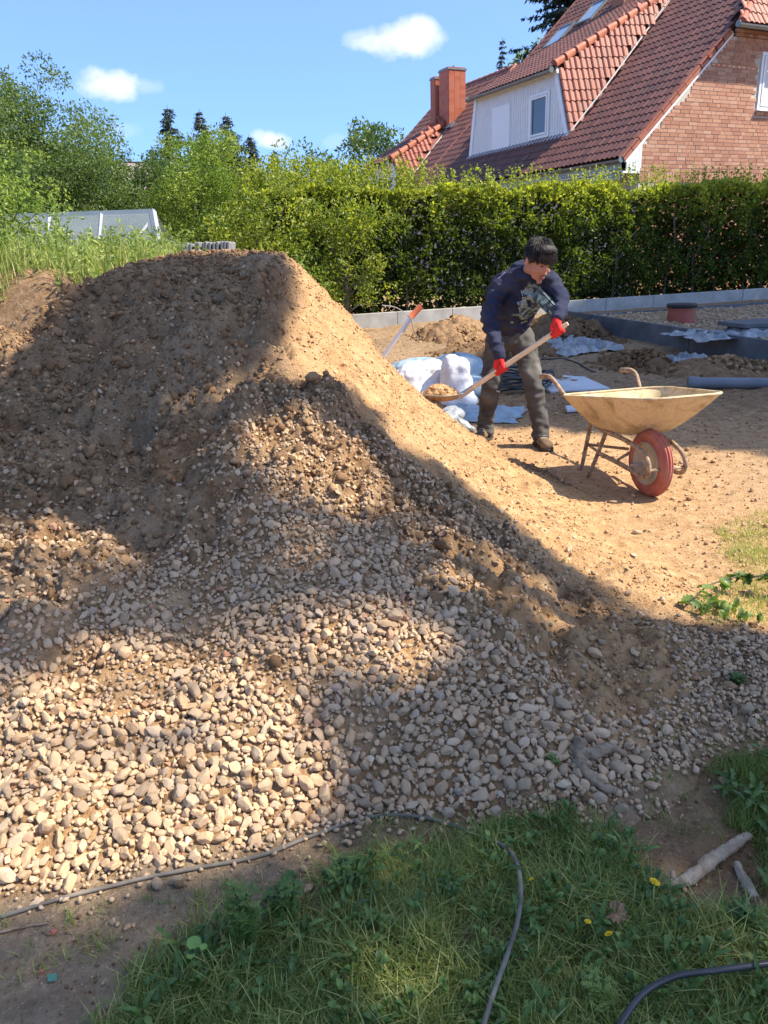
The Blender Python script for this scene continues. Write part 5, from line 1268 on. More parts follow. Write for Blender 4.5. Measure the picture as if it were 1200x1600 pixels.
# grey drain pipe lying right
pa = at_z(1076, 598, .10); pb = Vector((pa.x + 1.9, pa.y - .42, pa.z - .02)); dp = empty('drain_pipe', pa); tag(dp, 'long dark grey plastic pipe lying on the ground at the right edge', 'pipe')
d_ = (pb - pa).normalized(); Mq = d_.to_track_quat('Z', 'Y').to_matrix().to_4x4()
m = MB(); m.lathe([(.050, 0), (.055, 0), (.055, 1.95), (.050, 1.95)], Mq, 20); m.build('tube', M_['grey_pipe'], dp, True)
m = MB(); m.lathe([(.058, -.01), (.062, 0), (.062, .09), (.058, .10)], Mq, 20); m.build('socket', M_['grey_pipe'], dp, True)

# crumpled sheets and bags
def sheet(name, label, cat, c, w, d, amp, mat, seed, rz=0, lift=.03, flat=False, zf=None):
    r = np.random.default_rng(seed); nx, ny = 54, 40; U, V = np.meshgrid(np.linspace(-.5, .5, nx), np.linspace(-.5, .5, ny))
    wob = 1 + .25 * fbm(U * 3 + seed, V * 3, 1, 3, seed); X_ = U * w * wob; Y_ = V * d * wob
    ca, sa = math.cos(rz), math.sin(rz); gxx = c[0] + X_ * ca - Y_ * sa; gyy = c[1] + X_ * sa + Y_ * ca
    q = 1 - np.abs(fbm(gxx * 1.0 + seed, gyy, .22, 5, seed + 1)) * 2; q2 = 1 - np.abs(fbm(gxx + seed, gyy * 1.5, .12, 2, seed + 2)) * 2
    ed = sstep(.5, .38, np.maximum(np.abs(U), np.abs(V)))
    z = (zf or surf)(gxx, gyy) + lift * .25 + amp * (.75 * np.clip(q, 0, 1) ** 2 + .25 * np.clip(q2, 0, 1)) * (.25 + .75 * ed)
    me = grid_mesh(name, np.arange(nx), np.arange(ny), z, {}); co = np.stack([gxx, gyy, z], -1).reshape(-1, 3).astype(np.float32); me.vertices.foreach_set('co', co.ravel()); me.update()
    o = link_mesh(name, me, None, mat, True); tag(o, label, cat); return o
bedz = lambda x, y: .37 - (12.6 - y) * .018 + .035 * fbm(x, y, .5, 4, 120)
p = at_z(1130, 528, .30); sheet('plastic_sheet', 'crumpled whitish plastic sheet lying on the stony bed at the right edge', 'plastic sheet', (p.x + .15, p.y), 1.3, .9, .10, M_['film'], 3, .1, zf=bedz)
p = at_z(1095, 572, .12); sheet('plastic_sheet', 'torn pale plastic sheet heaped at the end of the grey pipe', 'plastic sheet', (p.x, p.y + .25), .50, .8, .13, M_['film'], 8, .3)
p = at_z(880, 542, .16); sheet('plastic_sheet', 'grey crumpled plastic sheet in the shade beside the worker\'s hand', 'plastic sheet', (p.x + .1, p.y), 1.0, 1.1, .11, M_['film'], 12, .4)
p = at_z(1010, 552, .15); sheet('plastic_sheet', 'small pale scrap of film on the dark earth behind the barrow', 'plastic sheet', (p.x - .05, p.y), .45, .4, .06, M_['film'], 15, .2)
#p = at_z(905, 575, .1); sheet('plastic_sheet', 'thin strip of plastic film on the ground behind the pale panel', 'plastic sheet', (p.x + .1, p.y + .2), .9, .35, .05, M_['film'], 19, .1)
p = at_z(755, 652, 0.0); sheet('white_sheet', 'flat pale sheet on the ground between the shovel and the worker\'s boots', 'plastic sheet', (p.x - .02, p.y + .05), .72, .62, .035, M_['bag_blue'], 22, -.25)
def union(parts, voxel, name, mat, parent=None, smooth=4, fac=.5, disp=None, dec=None):
    """one continuous surface from overlapping closed pieces"""
    m = MB()
    for V, F in parts: m.add(V, F)
    me = m.mesh(name); o = bpy.data.objects.new(name, me); COL.objects.link(o)
    r = o.modifiers.new('r', 'REMESH'); r.mode = 'VOXEL'; r.voxel_size = voxel
    if smooth: s_ = o.modifiers.new('s', 'SMOOTH'); s_.factor = fac; s_.iterations = smooth
    if dec: d = o.modifiers.new('d', 'DECIMATE'); d.ratio = dec
    dg = bpy.context.evaluated_depsgraph_get(); me2 = bpy.data.meshes.new_from_object(o.evaluated_get(dg)); me2.name = name
    bpy.data.objects.remove(o); bpy.data.meshes.remove(me)
    if disp:
        nrm = np.zeros(len(me2.vertices) * 3, np.float32); me2.vertices.foreach_get('normal', nrm); nrm = nrm.reshape(-1, 3)
        co = np.zeros(len(me2.vertices) * 3, np.float32); me2.vertices.foreach_get('co', co); co = co.reshape(-1, 3)
        co += nrm * disp(co, nrm)[:, None].astype(np.float32); me2.vertices.foreach_set('co', co.ravel()); me2.update()
    me2.materials.clear(); me2.materials.append(mat)
    me2.polygons.foreach_set('use_smooth', [True] * len(me2.polygons))
    o = bpy.data.objects.new(name, me2); COL.objects.link(o)
    if parent: o.parent = parent
    return o
def ell(c, r, rot=None, n=14):
    V, F = ico(2); V = V * np.array(r)
    if rot is not None: V = V @ np.array(rot).T
    return [tuple(v) for v in V + np.array(c)], [tuple(f) for f in F]
def limb(pts, rads, n=14, sub=5, flat=1.0):
    """rounded, tapering limb through the points"""
    P = spline([tuple(p) for p in pts], sub); R = np.interp(np.linspace(0, 1, len(P)), np.linspace(0, 1, len(rads)), rads)
    a = np.array(P[0]) - np.array(P[1]); a = a / (np.linalg.norm(a) + 1e-9); b = np.array(P[-1]) - np.array(P[-2]); b = b / (np.linalg.norm(b) + 1e-9)
    P = [P[0] + a * R[0] * .8, P[0] + a * R[0] * .5] + list(P) + [P[-1] + b * R[-1] * .5, P[-1] + b * R[-1] * .8]; R = [R[0] * .5, R[0] * .85] + list(R) + [R[-1] * .85, R[-1] * .5]
    m = MB(); m.tube(P, R, n, flat=flat); return m.v, m.f
def fold(seed, amp, sc=(6, 6, 6), dirv=None):
    def f(co, nrm):
        out = np.empty(len(co)); 
        for i, c in enumerate(co):
            v = Vector((c[0] * sc[0] + seed, c[1] * sc[1], c[2] * sc[2])); out[i] = (1 - abs(mnoise.noise(v)) * 2.4) * .7 + mnoise.noise(v * 2.7) * .4
        return out * amp
    return f
def bag(label, name, cat, parts, mat, voxel, amp, seed, loc=(0, 0, 0)):
    o = union(parts, voxel, name, mat, None, 6, .6, fold(seed, amp, (9, 9, 7))); tag(o, label, cat); return o
g_ = lambda p: gz(p.x, p.y)
w1 = at_y(668, 585, 7.6); w2 = at_y(712, 592, 7.35)
bag('white woven builder\'s bag slumped behind the sand slope, left of the upright one', 'woven_bag', 'bag', [ell((w1.x - .12, w1.y, .17), (.26, .22, .25)), ell((w1.x + .04, w1.y, .26), (.16, .18, .18)), ell((w1.x - .05, w1.y - .12, .1), (.24, .18, .16))], M_['bag_white'], .02, .022, 3)
bag('upright white woven bag standing behind the loaded shovel blade', 'woven_bag', 'bag', [ell((w2.x, w2.y, .16), (.165, .16, .30)), ell((w2.x - .04, w2.y, .36), (.10, .13, .15)), ell((w2.x + .05, w2.y, .34), (.09, .12, .14)), ell((w2.x + .02, w2.y - .05, .05), (.19, .17, .14))], M_['bag_white'], .018, .016, 9)
b1 = at_y(660, 560, 8.4); b2 = at_y(715, 556, 8.3)
bag('pale blue and green plastic sacks heaped behind the white bags', 'plastic_sack', 'sack', [ell((b1.x, b1.y, .22), (.40, .25, .13)), ell((b2.x, b2.y, .27), (.28, .25, .13)), ell((b2.x + .12, b2.y - .15, .17), (.22, .22, .16)), ell((b2.x + .12, b2.y - .5, .10), (.16, .3, .12))], M_['bag_blue'], .02, .015, 14)
p1 = at_y(704, 640, 6.35)
bag('scraps of white plastic at the foot of the sand slope beside the shovel', 'plastic_scrap', 'plastic', [limb([(p1.x - .12, p1.y, .12), (p1.x, p1.y - .05, .08), (p1.x + .16, p1.y - .12, .02)], [.05, .07, .03]), ell((p1.x + .02, p1.y + .05, .12), (.12, .07, .07))], M_['film'], .014, .02, 31)
# pale insulation panel and a small piece
pn = at_z(880, 600, .05); root = empty('insulation_panel', (pn.x, pn.y, .03), .12); tag(root, 'pale blue white rectangular board lying flat between the worker and the barrow', 'board')
m = MB(); m.box((0, 0, .045), (.62, 1.0, .014), Euler((.02, .01, 0)).to_matrix()); m.build('face', M_['panel'], root); m = MB(); m.box((0, 0, .018), (.60, .98, .046), Euler((.02, .01, 0)).to_matrix()); m.build('core', M_['board_edge'], root)
pn = at_z(900, 641, .02); root = empty('insulation_panel', (pn.x, pn.y, .0), .3); tag(root, 'small broken piece of pale board just behind the barrow tray', 'board')
m = MB(); m.prism([(-.12, -.05, .02), (.10, -.08, .02), (.14, .08, .03), (-.05, .10, .03)], (0, 0, .02)); m.build('face', M_['panel'], root)
# coil of black cable
cc = at_z(803, 612, .06); root = empty('cable_coil', (cc.x + .05, cc.y + .2, gz(cc.x, cc.y))); tag(root, 'heap of coiled black cable behind the worker\'s legs', 'cable'); cr_ = random.Random(9)
for i in range(11):
    a0 = cr_.uniform(0, 6.28); rr = cr_.uniform(.24, .36); h_ = .02 + i * .017; pts_ = []
    for k in range(17):
        t = a0 + k / 16 * 2 * PI; pts_.append((rr * math.cos(t) * 1.1 + cr_.gauss(0, .012), rr * math.sin(t) * .8 + cr_.gauss(0, .012), h_ + .02 * math.sin(3 * t + i)))
    m = MB(); m.tube(spline(pts_, 3), .011, 6); m.build('loop', M_['cable'], root, True)
def ground_tube(name, label, cat, pts, r, mat, lift=1.0, n=10, sub=8):
    P = spline([(p[0], p[1], 0) if len(p) == 2 else p for p in pts], sub); P = [(p[0], p[1], surf1(p[0], p[1]) + r * lift + (p[2] if len(p) > 2 else 0)) for p in P]
    # ease out sharp steps
    z = [p[2] for p in P]
    for _ in range(3): z = [z[0]] + [max(z[i], (z[i - 1] + z[i] * 2 + z[i + 1]) / 4) if False else (z[i - 1] + z[i] * 2 + z[i + 1]) / 4 for i in range(1, len(z) - 1)] + [z[-1]]
    z = [max(a, b[2] - r * .5) for a, b in zip(z, P)]
    m = MB(); m.tube([(p[0], p[1], q) for p, q in zip(P, z)], r, n); o = m.build(name, mat, None, True); tag(o, label, cat); return o
h = lambda a, b: hit(a, b)
ground_tube('cable', 'thin black cable looping over the shaded ground behind the worker', 'cable', [at_z(745, 600, .05)[:2], at_z(755, 565, .12)[:2], at_z(800, 560, .12)[:2], at_z(880, 562, .12)[:2], at_z(930, 580, .1)[:2]], .009, M_['cable'])
# white pole with orange grip
q0 = at_y(603, 552, 6.55); q1 = at_y(644, 493, 6.55); q2 = at_y(658, 478, 6.55); root = empty('tool_handle', q0); tag(root, 'white tool pole with orange grip sticking up behind the heap', 'tool')
bdir = (q1 - q0); lo_ = q0 - bdir * .8; m = MB(); m.tube([lo_ - q0, q1 - q0], .017, 12); m.build('pole', simple('white_pole_paint', (.74, .75, .76), (.82, .82, .82), 9, .4, .5), root, True)
m = MB(); m.tube([q1 - q0 - (q2 - q1) * .15, q1 - q0, (q1 - q0) * .5 + (q2 - q0) * .5, q2 - q0], [.030, .026, .025, .028], 14); m.build('grip', M_['orange'], root, True)
m = MB(); m.tube([Vector(v) - q0 for v in spline([tuple(at_y(597, 477, 6.6)), tuple(at_y(620, 481, 6.6)), tuple(at_y(640, 497, 6.55)), tuple(at_y(648, 520, 6.55)), tuple(at_y(655, 530, 6.6))], 6)], .0045, 6); m.build('wire', M_['steel'], root, True)
m = MB(); m.tube([Vector(at_y(643, 497, 6.52)) - q0, Vector(at_y(630, 520, 6.5)) - q0], [.008, .008], 8); m.build('lever', M_['steel'], root, True)
# heaps of dug earth
def mound(name, label, c, rx, ry, hh, seed, wet):
    n = 70; U, V = np.meshgrid(np.linspace(-1.2, 1.2, n), np.linspace(-1.2, 1.2, n)); X_ = c[0] + U * rx; Y_ = c[1] + V * ry
    dd = np.hypot(U, V) + .35 * fbm(X_, Y_, .4, 3, seed); h_ = hh * np.clip(1 - dd ** 1.3, -.25, 1); d1, i1 = cells(X_, Y_, .09, seed + 4)
    z = ground(X_, Y_) + h_ + (h_ > 0) * (.10 * fbm(X_, Y_, .22, 4, seed + 1) * min(1, hh * 4) + .04 * (.5 - d1))
    me = grid_mesh(name, np.arange(n), np.arange(n), z, {'sand': np.full(X_.shape, .12), 'wet': np.full(X_.shape, wet), 'grey': np.full(X_.shape, .1)}, h_ > -.04)
    # replace the lattice coordinates by the real ones
    co = np.zeros(len(me.vertices) * 3, np.float32); me.vertices.foreach_get('co', co); co = co.reshape(-1, 3); co[:, 0] = c[0] + (co[:, 0] / (n - 1) * 2.4 - 1.2) * rx; co[:, 1] = c[1] + (co[:, 1] / (n - 1) * 2.4 - 1.2) * ry; me.vertices.foreach_set('co', co.ravel()); me.update()
    o = link_mesh(name, me, None, SOIL, True); tag(o, label, 'earth heap')
    r = np.random.default_rng(seed); k = int(500 * rx * ry / .5) + 120; fx = c[0] + r.normal(0, .55, k) * rx; fy = c[1] + r.normal(0, .55, k) * ry; q = np.hypot((fx - c[0]) / rx, (fy - c[1]) / ry); f_ = q < 1.3; fx, fy, q = fx[f_], fy[f_], q[f_]
    rr = r.uniform(.012, .045, len(fx)); zz0 = ground(fx, fy) + hh * np.clip(1 - q ** 1.3, -.02, 1)
    tag(link_mesh('earth_lumps', scatter_mesh('earth_lumps', np.stack([fx, fy, zz0], -1), np.stack([rr] * 3, -1), rand_rot(len(fx), r), r.uniform(0, .35 if wet > .3 else .6, len(fx)), CV_MID, CF_MID, r), o, CLOD, True), kind='stuff'); return o
p = at_z(705, 522, .22); mound('earth_heap', 'low heap of crumbly brown earth in the sun before the pale kerb', (p.x, p.y), .62, .75, .26, 130, .15)
p = at_z(885, 545, .15); mound('earth_heap', 'dark wet earth heap beside the worker\'s raised hand', (p.x + .15, p.y + 1.3), .85, 1.1, .30, 140, .75)
p = at_z(1020, 575, .10); mound('earth_heap', 'small dark earth heap in the shade behind the barrow', (p.x, p.y + .35), .50, .55, .16, 150, .6)
p = at_z(1150, 590, .08); mound('earth_heap', 'stony earth heap against the dark edging at the right', (p.x + .1, p.y + .5), .75, .5, .16, 160, .2)
p = at_z(790, 545, .16); mound('earth_heap', 'dark broken earth just behind the worker\'s hip', (p.x, p.y), .9, .7, .12, 170, .6)
for a, b, r0, lb in ((942, 548, .055, 'pale rock lying on the dark earth behind the barrow'), (886, 508, .05, 'small blue grey stone beside the raised red glove')):
    p = at_z(a, b, .16); o = bpy.data.objects.new('rock', stone_meshes[3]); COL.objects.link(o); o.location = (p.x, p.y, surf1(p.x, p.y) + r0 * .6); o.scale = (r0 * 1.2, r0, r0 * .9); tag(o, lb, 'rock')

# ------------------------------------------------------------------ wheelbarrow
BX0, BY0 = 1.60, 4.43
bar_ = empty('wheelbarrow', (BX0, BY0, gz(BX0, BY0) - .004), math.radians(13.9)); tag(bar_, 'sand crusted steel wheelbarrow with a red tyre standing right of the worker', 'wheelbarrow')
def rrect(xc, y0, y1, hw0, hw1, r, n=9):
    """rounded trapezoid, y0 front with half width hw0, y1 back with half width hw1"""
    out = []
    for (cx_, cy__, a0) in ((xc + hw0 - r, y0 + r, -PI / 2), (xc + hw1 - r, y1 - r, 0), (xc - hw1 + r, y1 - r, PI / 2), (xc - hw0 + r, y0 + r, PI)):
        for k in range(n): a = a0 + k / (n - 1) * PI / 2; out.append((cx_ + r * math.cos(a), cy__ + r * math.sin(a)))
    return out
low_ = rrect(.05, .12, .44, .165, .20, .07); rim_ = rrect(.05, -.24, .60, .27, .375, .13)
def rimz(y): return .635 - .10 * (y + .24) / .84
loops = []
for t in (0, .04, .12, .3, .5, .7, .86, .96, 1.0):
    tt = t ** .92; zt = .305 + (0.0 if t == 0 else 1) * 0
    L_ = [((a[0] * (1 - tt) + b[0] * tt), (a[1] * (1 - tt) + b[1] * tt), (.358) * (1 - t ** 1.15) + rimz(b[1]) * (t ** 1.15)) for a, b in zip(low_, rim_)]
    loops.append(L_)
V = [p for L_ in loops for p in L_]; k = len(rim_); F = [(i * k + j, i * k + (j + 1) % k, (i + 1) * k + (j + 1) % k, (i + 1) * k + j) for i in range(len(loops) - 1) for j in range(k)]; F.append(tuple(range(k))[::-1])
m = MB(); m.add(V, F); tr_ = m.build('tray', M_['tray'], bar_, True, angle=60); md = tr_.modifiers.new('s', 'SOLIDIFY'); md.thickness = .004; md.offset = 1
m = MB(); rp = [(a[0], a[1], rimz(a[1])) for a in rim_]; rp.append(rp[0]); m.tube(rp, .0075, 8, cap=False); m.build('rolled_rim', M_['tray'], tr_, True)
for s_, tipx, nm in ((-1, -.245, 'L'), (1, .375, 'R')):
    off_ = .05
    x_ = lambda v: v * s_
    path = [(tipx, .99, .600), (tipx, .88, .612), (tipx - s_ * .005, .80, .585), (off_ + s_ * .27, .66, .50), (off_ + s_ * .20, .50, .40), (off_ * .6 + s_ * .16, .36, .345), (s_ * .125, .12, .335), (s_ * .122, -.02, .318), (s_ * .12, -.12, .285), (s_ * .12, -.165, .235), (s_ * .12, -.15, .175), (s_ * .12, -.08, .155), (s_ * .118, .02, .165), (s_ * .12, .18, .175), (s_ * .13, .36, .185)]
    m = MB(); m.tube(spline(path, 5), .0145, 10); m.build('frame_tube', M_['frame'], bar_, True)
    g = MB(); g.tube([(tipx, 1.0, .597), (tipx, .93, .606), (tipx, .88, .612)], [.0175, .018, .0165], 12); g.build('grip', M_['frame'], bar_, True)
m = MB(); m.tube([(-.12, -.16, .205), (.12, -.16, .205)], .010, 8); m.build('cross_bar', M_['frame'], bar_, True)
m = MB(); m.tube([(-.13, 0, .20), (.13, 0, .20)], .010, 8); m.build('axle', M_['steel'], bar_, True)
m = MB(); m.tube([(-.06, .62, .42), (-.085, .585, .30), (-.12, .61, .0)], [.014, .014, .013], 10); m.build('leg', M_['frame'], bar_, True)
m = MB(); m.tube([(-.10, .36, .31), (-.13, .385, .18), (-.175, .425, .0)], [.014, .014, .013], 10); m.build('leg', M_['frame'], bar_, True)
m = MB(); m.tube([(-.12, .385, .185), (-.09, .59, .19), (.10, .40, .185)], .010, 8); m.build('leg_brace', M_['frame'], bar_, True)
for s_ in (-1, 1):
    m = MB(); m.tube([(s_ * .05 + .02, .05, .31), (s_ * .035 + .02, .16, .245), (s_ * .10, .2, .18)], .009, 6); m.build('tray_support', M_['frame'], bar_, True)
Mx = Matrix.Translation((0, 0, .20)) @ Euler((0, PI / 2, 0)).to_matrix().to_4x4()
whl = empty('wheel', (0, 0, 0)); whl.parent = bar_
prof = []
for i in range(41):   # tyre section with ribs
    a = -2.55 + 5.10 * i / 40; rr = .155 + .045 * math.cos(a); z_ = .041 * math.sin(a)
    rib = (.0032 if (i % 4 < 2) else -.0030) if abs(a) < 1.0 else 0
    prof.append((rr + rib, z_))
m = MB(); m.lathe(prof, Mx, 56, cap=False); m.build('tyre', M_['rubber_red'], whl, True)
m = MB(); m.lathe([(.012, -.050), (.026, -.050), (.028, -.030), (.060, -.012), (.085, -.016), (.098, -.030), (.122, -.034), (.127, -.040), (.131, -.034), (.120, .0), (.131, .034), (.127, .040), (.122, .034), (.098, .030), (.085, .016), (.060, .012), (.028, .030), (.026, .050), (.012, .050)], Mx, 40); m.build('rim', M_['rim'], whl, True)

# ------------------------------------------------------------------ the worker
SKIN = Mat('skin', .55, .35); SKIN.color(SKIN.ramp(SKIN.noise(14, 4), [(.3, (.36, .165, .105)), (.7, (.44, .215, .145))])); SKIN.b.inputs['Subsurface Weight'].default_value = .08; SKIN = SKIN.m
def cloth(name, a, b, dust, rough=.95):
    M = Mat(name, rough, .15); n = M.noise(9, 5, .6); n2 = M.noise(4, 4, .55); c = M.ramp(n, [(.3, a), (.7, b)]); c = M.mix(M.val(n2, .5, .75, 0, .55), c, dust); M.color(c); M.bump(M.noise(260, 3, .6), .35, .0015); return M.m
NAVY = cloth('navy_sweat_fabric', (.016, .019, .046), (.036, .041, .068), (.075, .08, .105))
JEAN = cloth('dusty_grey_jeans', (.050, .048, .046), (.110, .105, .098), (.25, .225, .185))
GLOVE = cloth('red_knit_glove', (.50, .022, .022), (.68, .045, .04), (.62, .06, .05))
BOOT = cloth('dusty_leather_boot', (.10, .065, .042), (.22, .155, .10), (.36, .27, .18))
SOLE = simple('boot_sole', (.03, .026, .022), (.08, .065, .05), 20, .9)
M_['hair'] = simple('black_hair', (.008, .007, .006), (.024, .019, .016), 60, .62, .35, bs=.8, bscale=90, bd=.004)
M_['eye'] = simple('dark_eye', (.02, .015, .012), None, rough=.2, spec=.6)
M_['lip'] = simple('lip', (.30, .105, .085), None, rough=.5)
W0 = Vector((1.0, 5.85, 0)); man = empty('person', W0)
tag(man, 'person in navy hoodie, grey jeans and red gloves bending forward and shovelling sand', 'person')
def adopt(o, root=man, par=None):
    o.parent = par or root
    if par is None: o.matrix_parent_inverse = Matrix.Translation(-W0)
    return o
T_ = at_y(879, 511, 5.16); Bt = at_y(722, 617, 5.44); sdir = (Bt - T_).normalized()
hL = T_ + sdir * .045; s_r = (at_y(783, 575, 5.35) - T_).dot(sdir); hR = T_ + sdir * s_r
wL = hL + Vector((.012, .055, .075)); wR = hR + Vector((-.006, .035, .090))
shR = Vector((.895, 5.72, 1.185)); shL = Vector((1.215, 5.66, 1.215)); elR = Vector((.785, 5.585, .960)); elL = Vector((1.275, 5.47, 1.075))
hipR = Vector((.915, 5.93, .76)); hipL = Vector((1.085, 5.905, .76)); kR = Vector((.850, 5.86, .44)); kL = Vector((1.150, 5.73, .46)); aR = Vector((.828, 5.985, .11)); aL = Vector((1.203, 5.69, .12))
pel = Vector((1.0, 5.93, .80)); chest = Vector((1.045, 5.77, 1.10)); neck = Vector((1.08, 5.66, 1.25)); HC = Vector((1.118, 5.515, 1.352))
Rh = (Euler((0, 0, math.radians(22))).to_matrix() @ Euler((math.radians(28), 0, 0)).to_matrix() @ Euler((0, math.radians(4), 0)).to_matrix())
HS = 1.10
def hp(x, y, z): return HC + Rh @ Vector((x * HS, y * HS, z * HS))
def hell(c, r, sx=1): return ell(hp(*c), tuple(q * HS for q in r), Rh)
body_parts = [hell((0, .012, .028), (.076, .094, .088)), hell((0, -.036, -.030), (.060, .058, .080)), hell((0, -.040, -.080), (.046, .044, .034)), hell((0, -.078, -.106), (.020, .016, .016)),
    hell((0, -.098, -.022), (.010, .014, .026)), hell((0, -.106, -.040), (.015, .014, .011)), hell((0, -.080, .020), (.050, .016, .011)), hell((.034, -.070, -.038), (.022, .020, .018)), hell((-.034, -.070, -.038), (.022, .020, .018)),
    hell((.079, .008, -.018), (.010, .020, .031)), hell((-.079, .008, -.018), (.010, .020, .031)),
    limb([hp(0, .025, -.07), neck + Vector((0, .0, .02)), neck - Vector((0, -.02, .05))], [.052, .055, .065]),
    limb([neck, chest, (pel + chest) / 2, pel], [.06, .075, .07, .08]), limb([shR, chest + Vector((0, .02, .07)), shL], [.045, .07, .045]),
    limb([shR, elR, wR], [.042, .034, .024]), limb([shL, elL, wL], [.042, .034, .024]),
    limb([pel, hipR, kR, aR, aR - Vector((0, 0, .04))], [.08, .06, .036, .026, .022]), limb([pel, hipL, kL, aL, aL - Vector((0, 0, .04))], [.08, .06, .036, .026, .022])]
adopt(union(body_parts, .0065, 'body', SKIN, None, 3, .45))
for s_ in (-1, 1):
    V, F = ell(hp(s_ * .029, -.0885, -.002), (.0115 * HS, .0045 * HS, .0045 * HS), Rh); m = MB(); m.add(V, F); adopt(m.build('eye', M_['eye'], None, True))
    m = MB(); m.tube([hp(s_ * .013, -.097, .016), hp(s_ * .030, -.096, .023), hp(s_ * .048, -.083, .017)], [.0035, .0045, .002], 6, flat=.8); adopt(m.build('eyebrow', M_['hair'], None, True))
m = MB(); m.tube([hp(-.022, -.088, -.073), hp(-.008, -.0985, -.069), hp(0, -.099, -.071), hp(.008, -.0985, -.069), hp(.022, -.088, -.073)], [.0025, .005, .0045, .005, .0025], 6); m.tube([hp(-.018, -.090, -.079), hp(0, -.099, -.081), hp(.018, -.090, -.079)], [.0025, .006, .0025], 6); adopt(m.build('mouth', M_['lip'], None, True))
# hair: a cap and many overlapping strands falling forward
hairb = union([hell((0, .022, .046), (.086, .098, .082)), hell((0, .06, .0), (.076, .060, .070)), hell((0, -.045, .082), (.068, .040, .036)), hell((.066, .0, .022), (.020, .045, .045)), hell((-.066, .0, .022), (.020, .045, .045))], .007, 'hair', M_['hair'], None, 2, .4, fold(2, .004, (30, 30, 30))); adopt(hairb)
hr_ = np.random.default_rng(5); k = 2600; q = unit(hr_.normal(size=(k, 3))); q[:, 2] = np.abs(q[:, 2]) * 1.0 - .25; q = unit(q); q = q[(q[:, 1] > -.75) | (q[:, 2] > .35)]
loc = q * np.array([.084, .098, .080]) + np.array([0, .018, .048]); whorl = np.array([.01, .06, .12]); d = unit(loc - whorl); d = d - (d * q).sum(1)[:, None] * q; d = unit(d + q * .10 + hr_.normal(0, .12, d.shape) + np.array([0, -.15, -.12])); Dl = d * hr_.uniform(.028, .048, len(d))[:, None]
Rm = np.array(Rh); P = (loc * HS) @ Rm.T + np.array(HC); Dw = (Dl * HS) @ Rm.T; Wd = unit(np.cross(Dw, (q @ Rm.T))); st = leaf_cards(P, Dw, Wd, np.full(len(P), .5), 'hair_strands', M_['hair'], None, .1, wid=.12); adopt(st, man, hairb)
# fringe over the forehead
bx2 = hr_.uniform(-.066, .066, 160); P = np.array([[*hp(x, -.070 - .022 * (1 - (x / .07) ** 2), .070 + hr_.uniform(-.01, .012))] for x in bx2]); Dl = np.stack([hr_.normal(.12, .25, 160), -.18 + 0 * bx2, -1 + 0 * bx2], -1); Dl = unit(Dl) * hr_.uniform(.035, .062, 160)[:, None] * HS; Dw = Dl @ Rm.T; Wd = unit(np.cross(Dw, np.array([[*(Rh @ Vector((0, -1, 0)))]]))); st = leaf_cards(P, Dw, Wd, np.full(160, .5), 'fringe', M_['hair'], None, .08, wid=.24); adopt(st, man, hairb)
# hoodie
hoodie = union([ell(pel + Vector((-.012, -.01, .07)), (.158, .122, .085)), ell((.995, 5.875, .95), (.152, .125, .15)), ell((1.02, 5.83, 1.02), (.156, .128, .14)), ell(chest, (.170, .135, .16)), ell(chest + Vector((.01, -.03, .07)), (.17, .12, .10)),
    limb([shR, (shR + shL) / 2 + Vector((0, .01, .03)), shL], [.074, .095, .072]),
    limb([shR, (shR + elR) / 2 + Vector((-.012, .01, 0)), elR, (elR + wR) / 2, wR + Vector((0, .0, .0))], [.068, .056, .048, .044, .038], 16), limb([shL, (shL + elL) / 2 + Vector((.012, .01, 0)), elL, (elL + wL) / 2, wL], [.066, .054, .048, .043, .037], 16),
    limb([neck + Vector((-.085, .02, .015)), neck + Vector((-.055, .09, .045)), neck + Vector((.02, .11, .055)), neck + Vector((.085, .055, .03))], [.030, .048, .050, .030]),
    limb([neck + Vector((-.080, .0, .02)), neck + Vector((-.04, -.07, -.01)), neck + Vector((.03, -.085, -.025)), neck + Vector((.085, .0, .01))], [.026, .024, .024, .026])],
    .009, 'hoodie', NAVY, None, 4, .5, fold(7, .020, (8, 8, 17))); adopt(hoodie)
inner = simple('hood_lining', (.19, .19, .27), (.28, .28, .36), 9, .9)
m = MB(); hc0 = neck + Vector((-.072, .045, .062)); V, F = ell(hc0 - Vector((0, 0, .012)), (.022, .050, .018), Euler((.4, .9, .3)).to_matrix()); m.add(V, F); adopt(m.build('hood_lining', inner, None, True), man, hoodie)
for pts_ in ([(shR + shL) / 2 + Vector((-.06, -.13, -.02)), (shR + shL) / 2 + Vector((-.065, -.175, -.10)), (shR + shL) / 2 + Vector((-.06, -.18, -.14))],):
    m = MB(); m.tube(pts_, .004, 6); adopt(m.build('drawstring', NAVY, None, True), man, hoodie)
# ribbed cuffs and hem
for w_, h__, e_ in ((wR, hR, elR), (wL, hL, elL)):
    d = (w_ - e_).normalized(); m = MB(); m.tube([w_ - d * .035, w_ - d * .01, w_ + d * .022], [.043, .040, .036], 16); adopt(m.build('cuff', NAVY, None, True), man, hoodie)
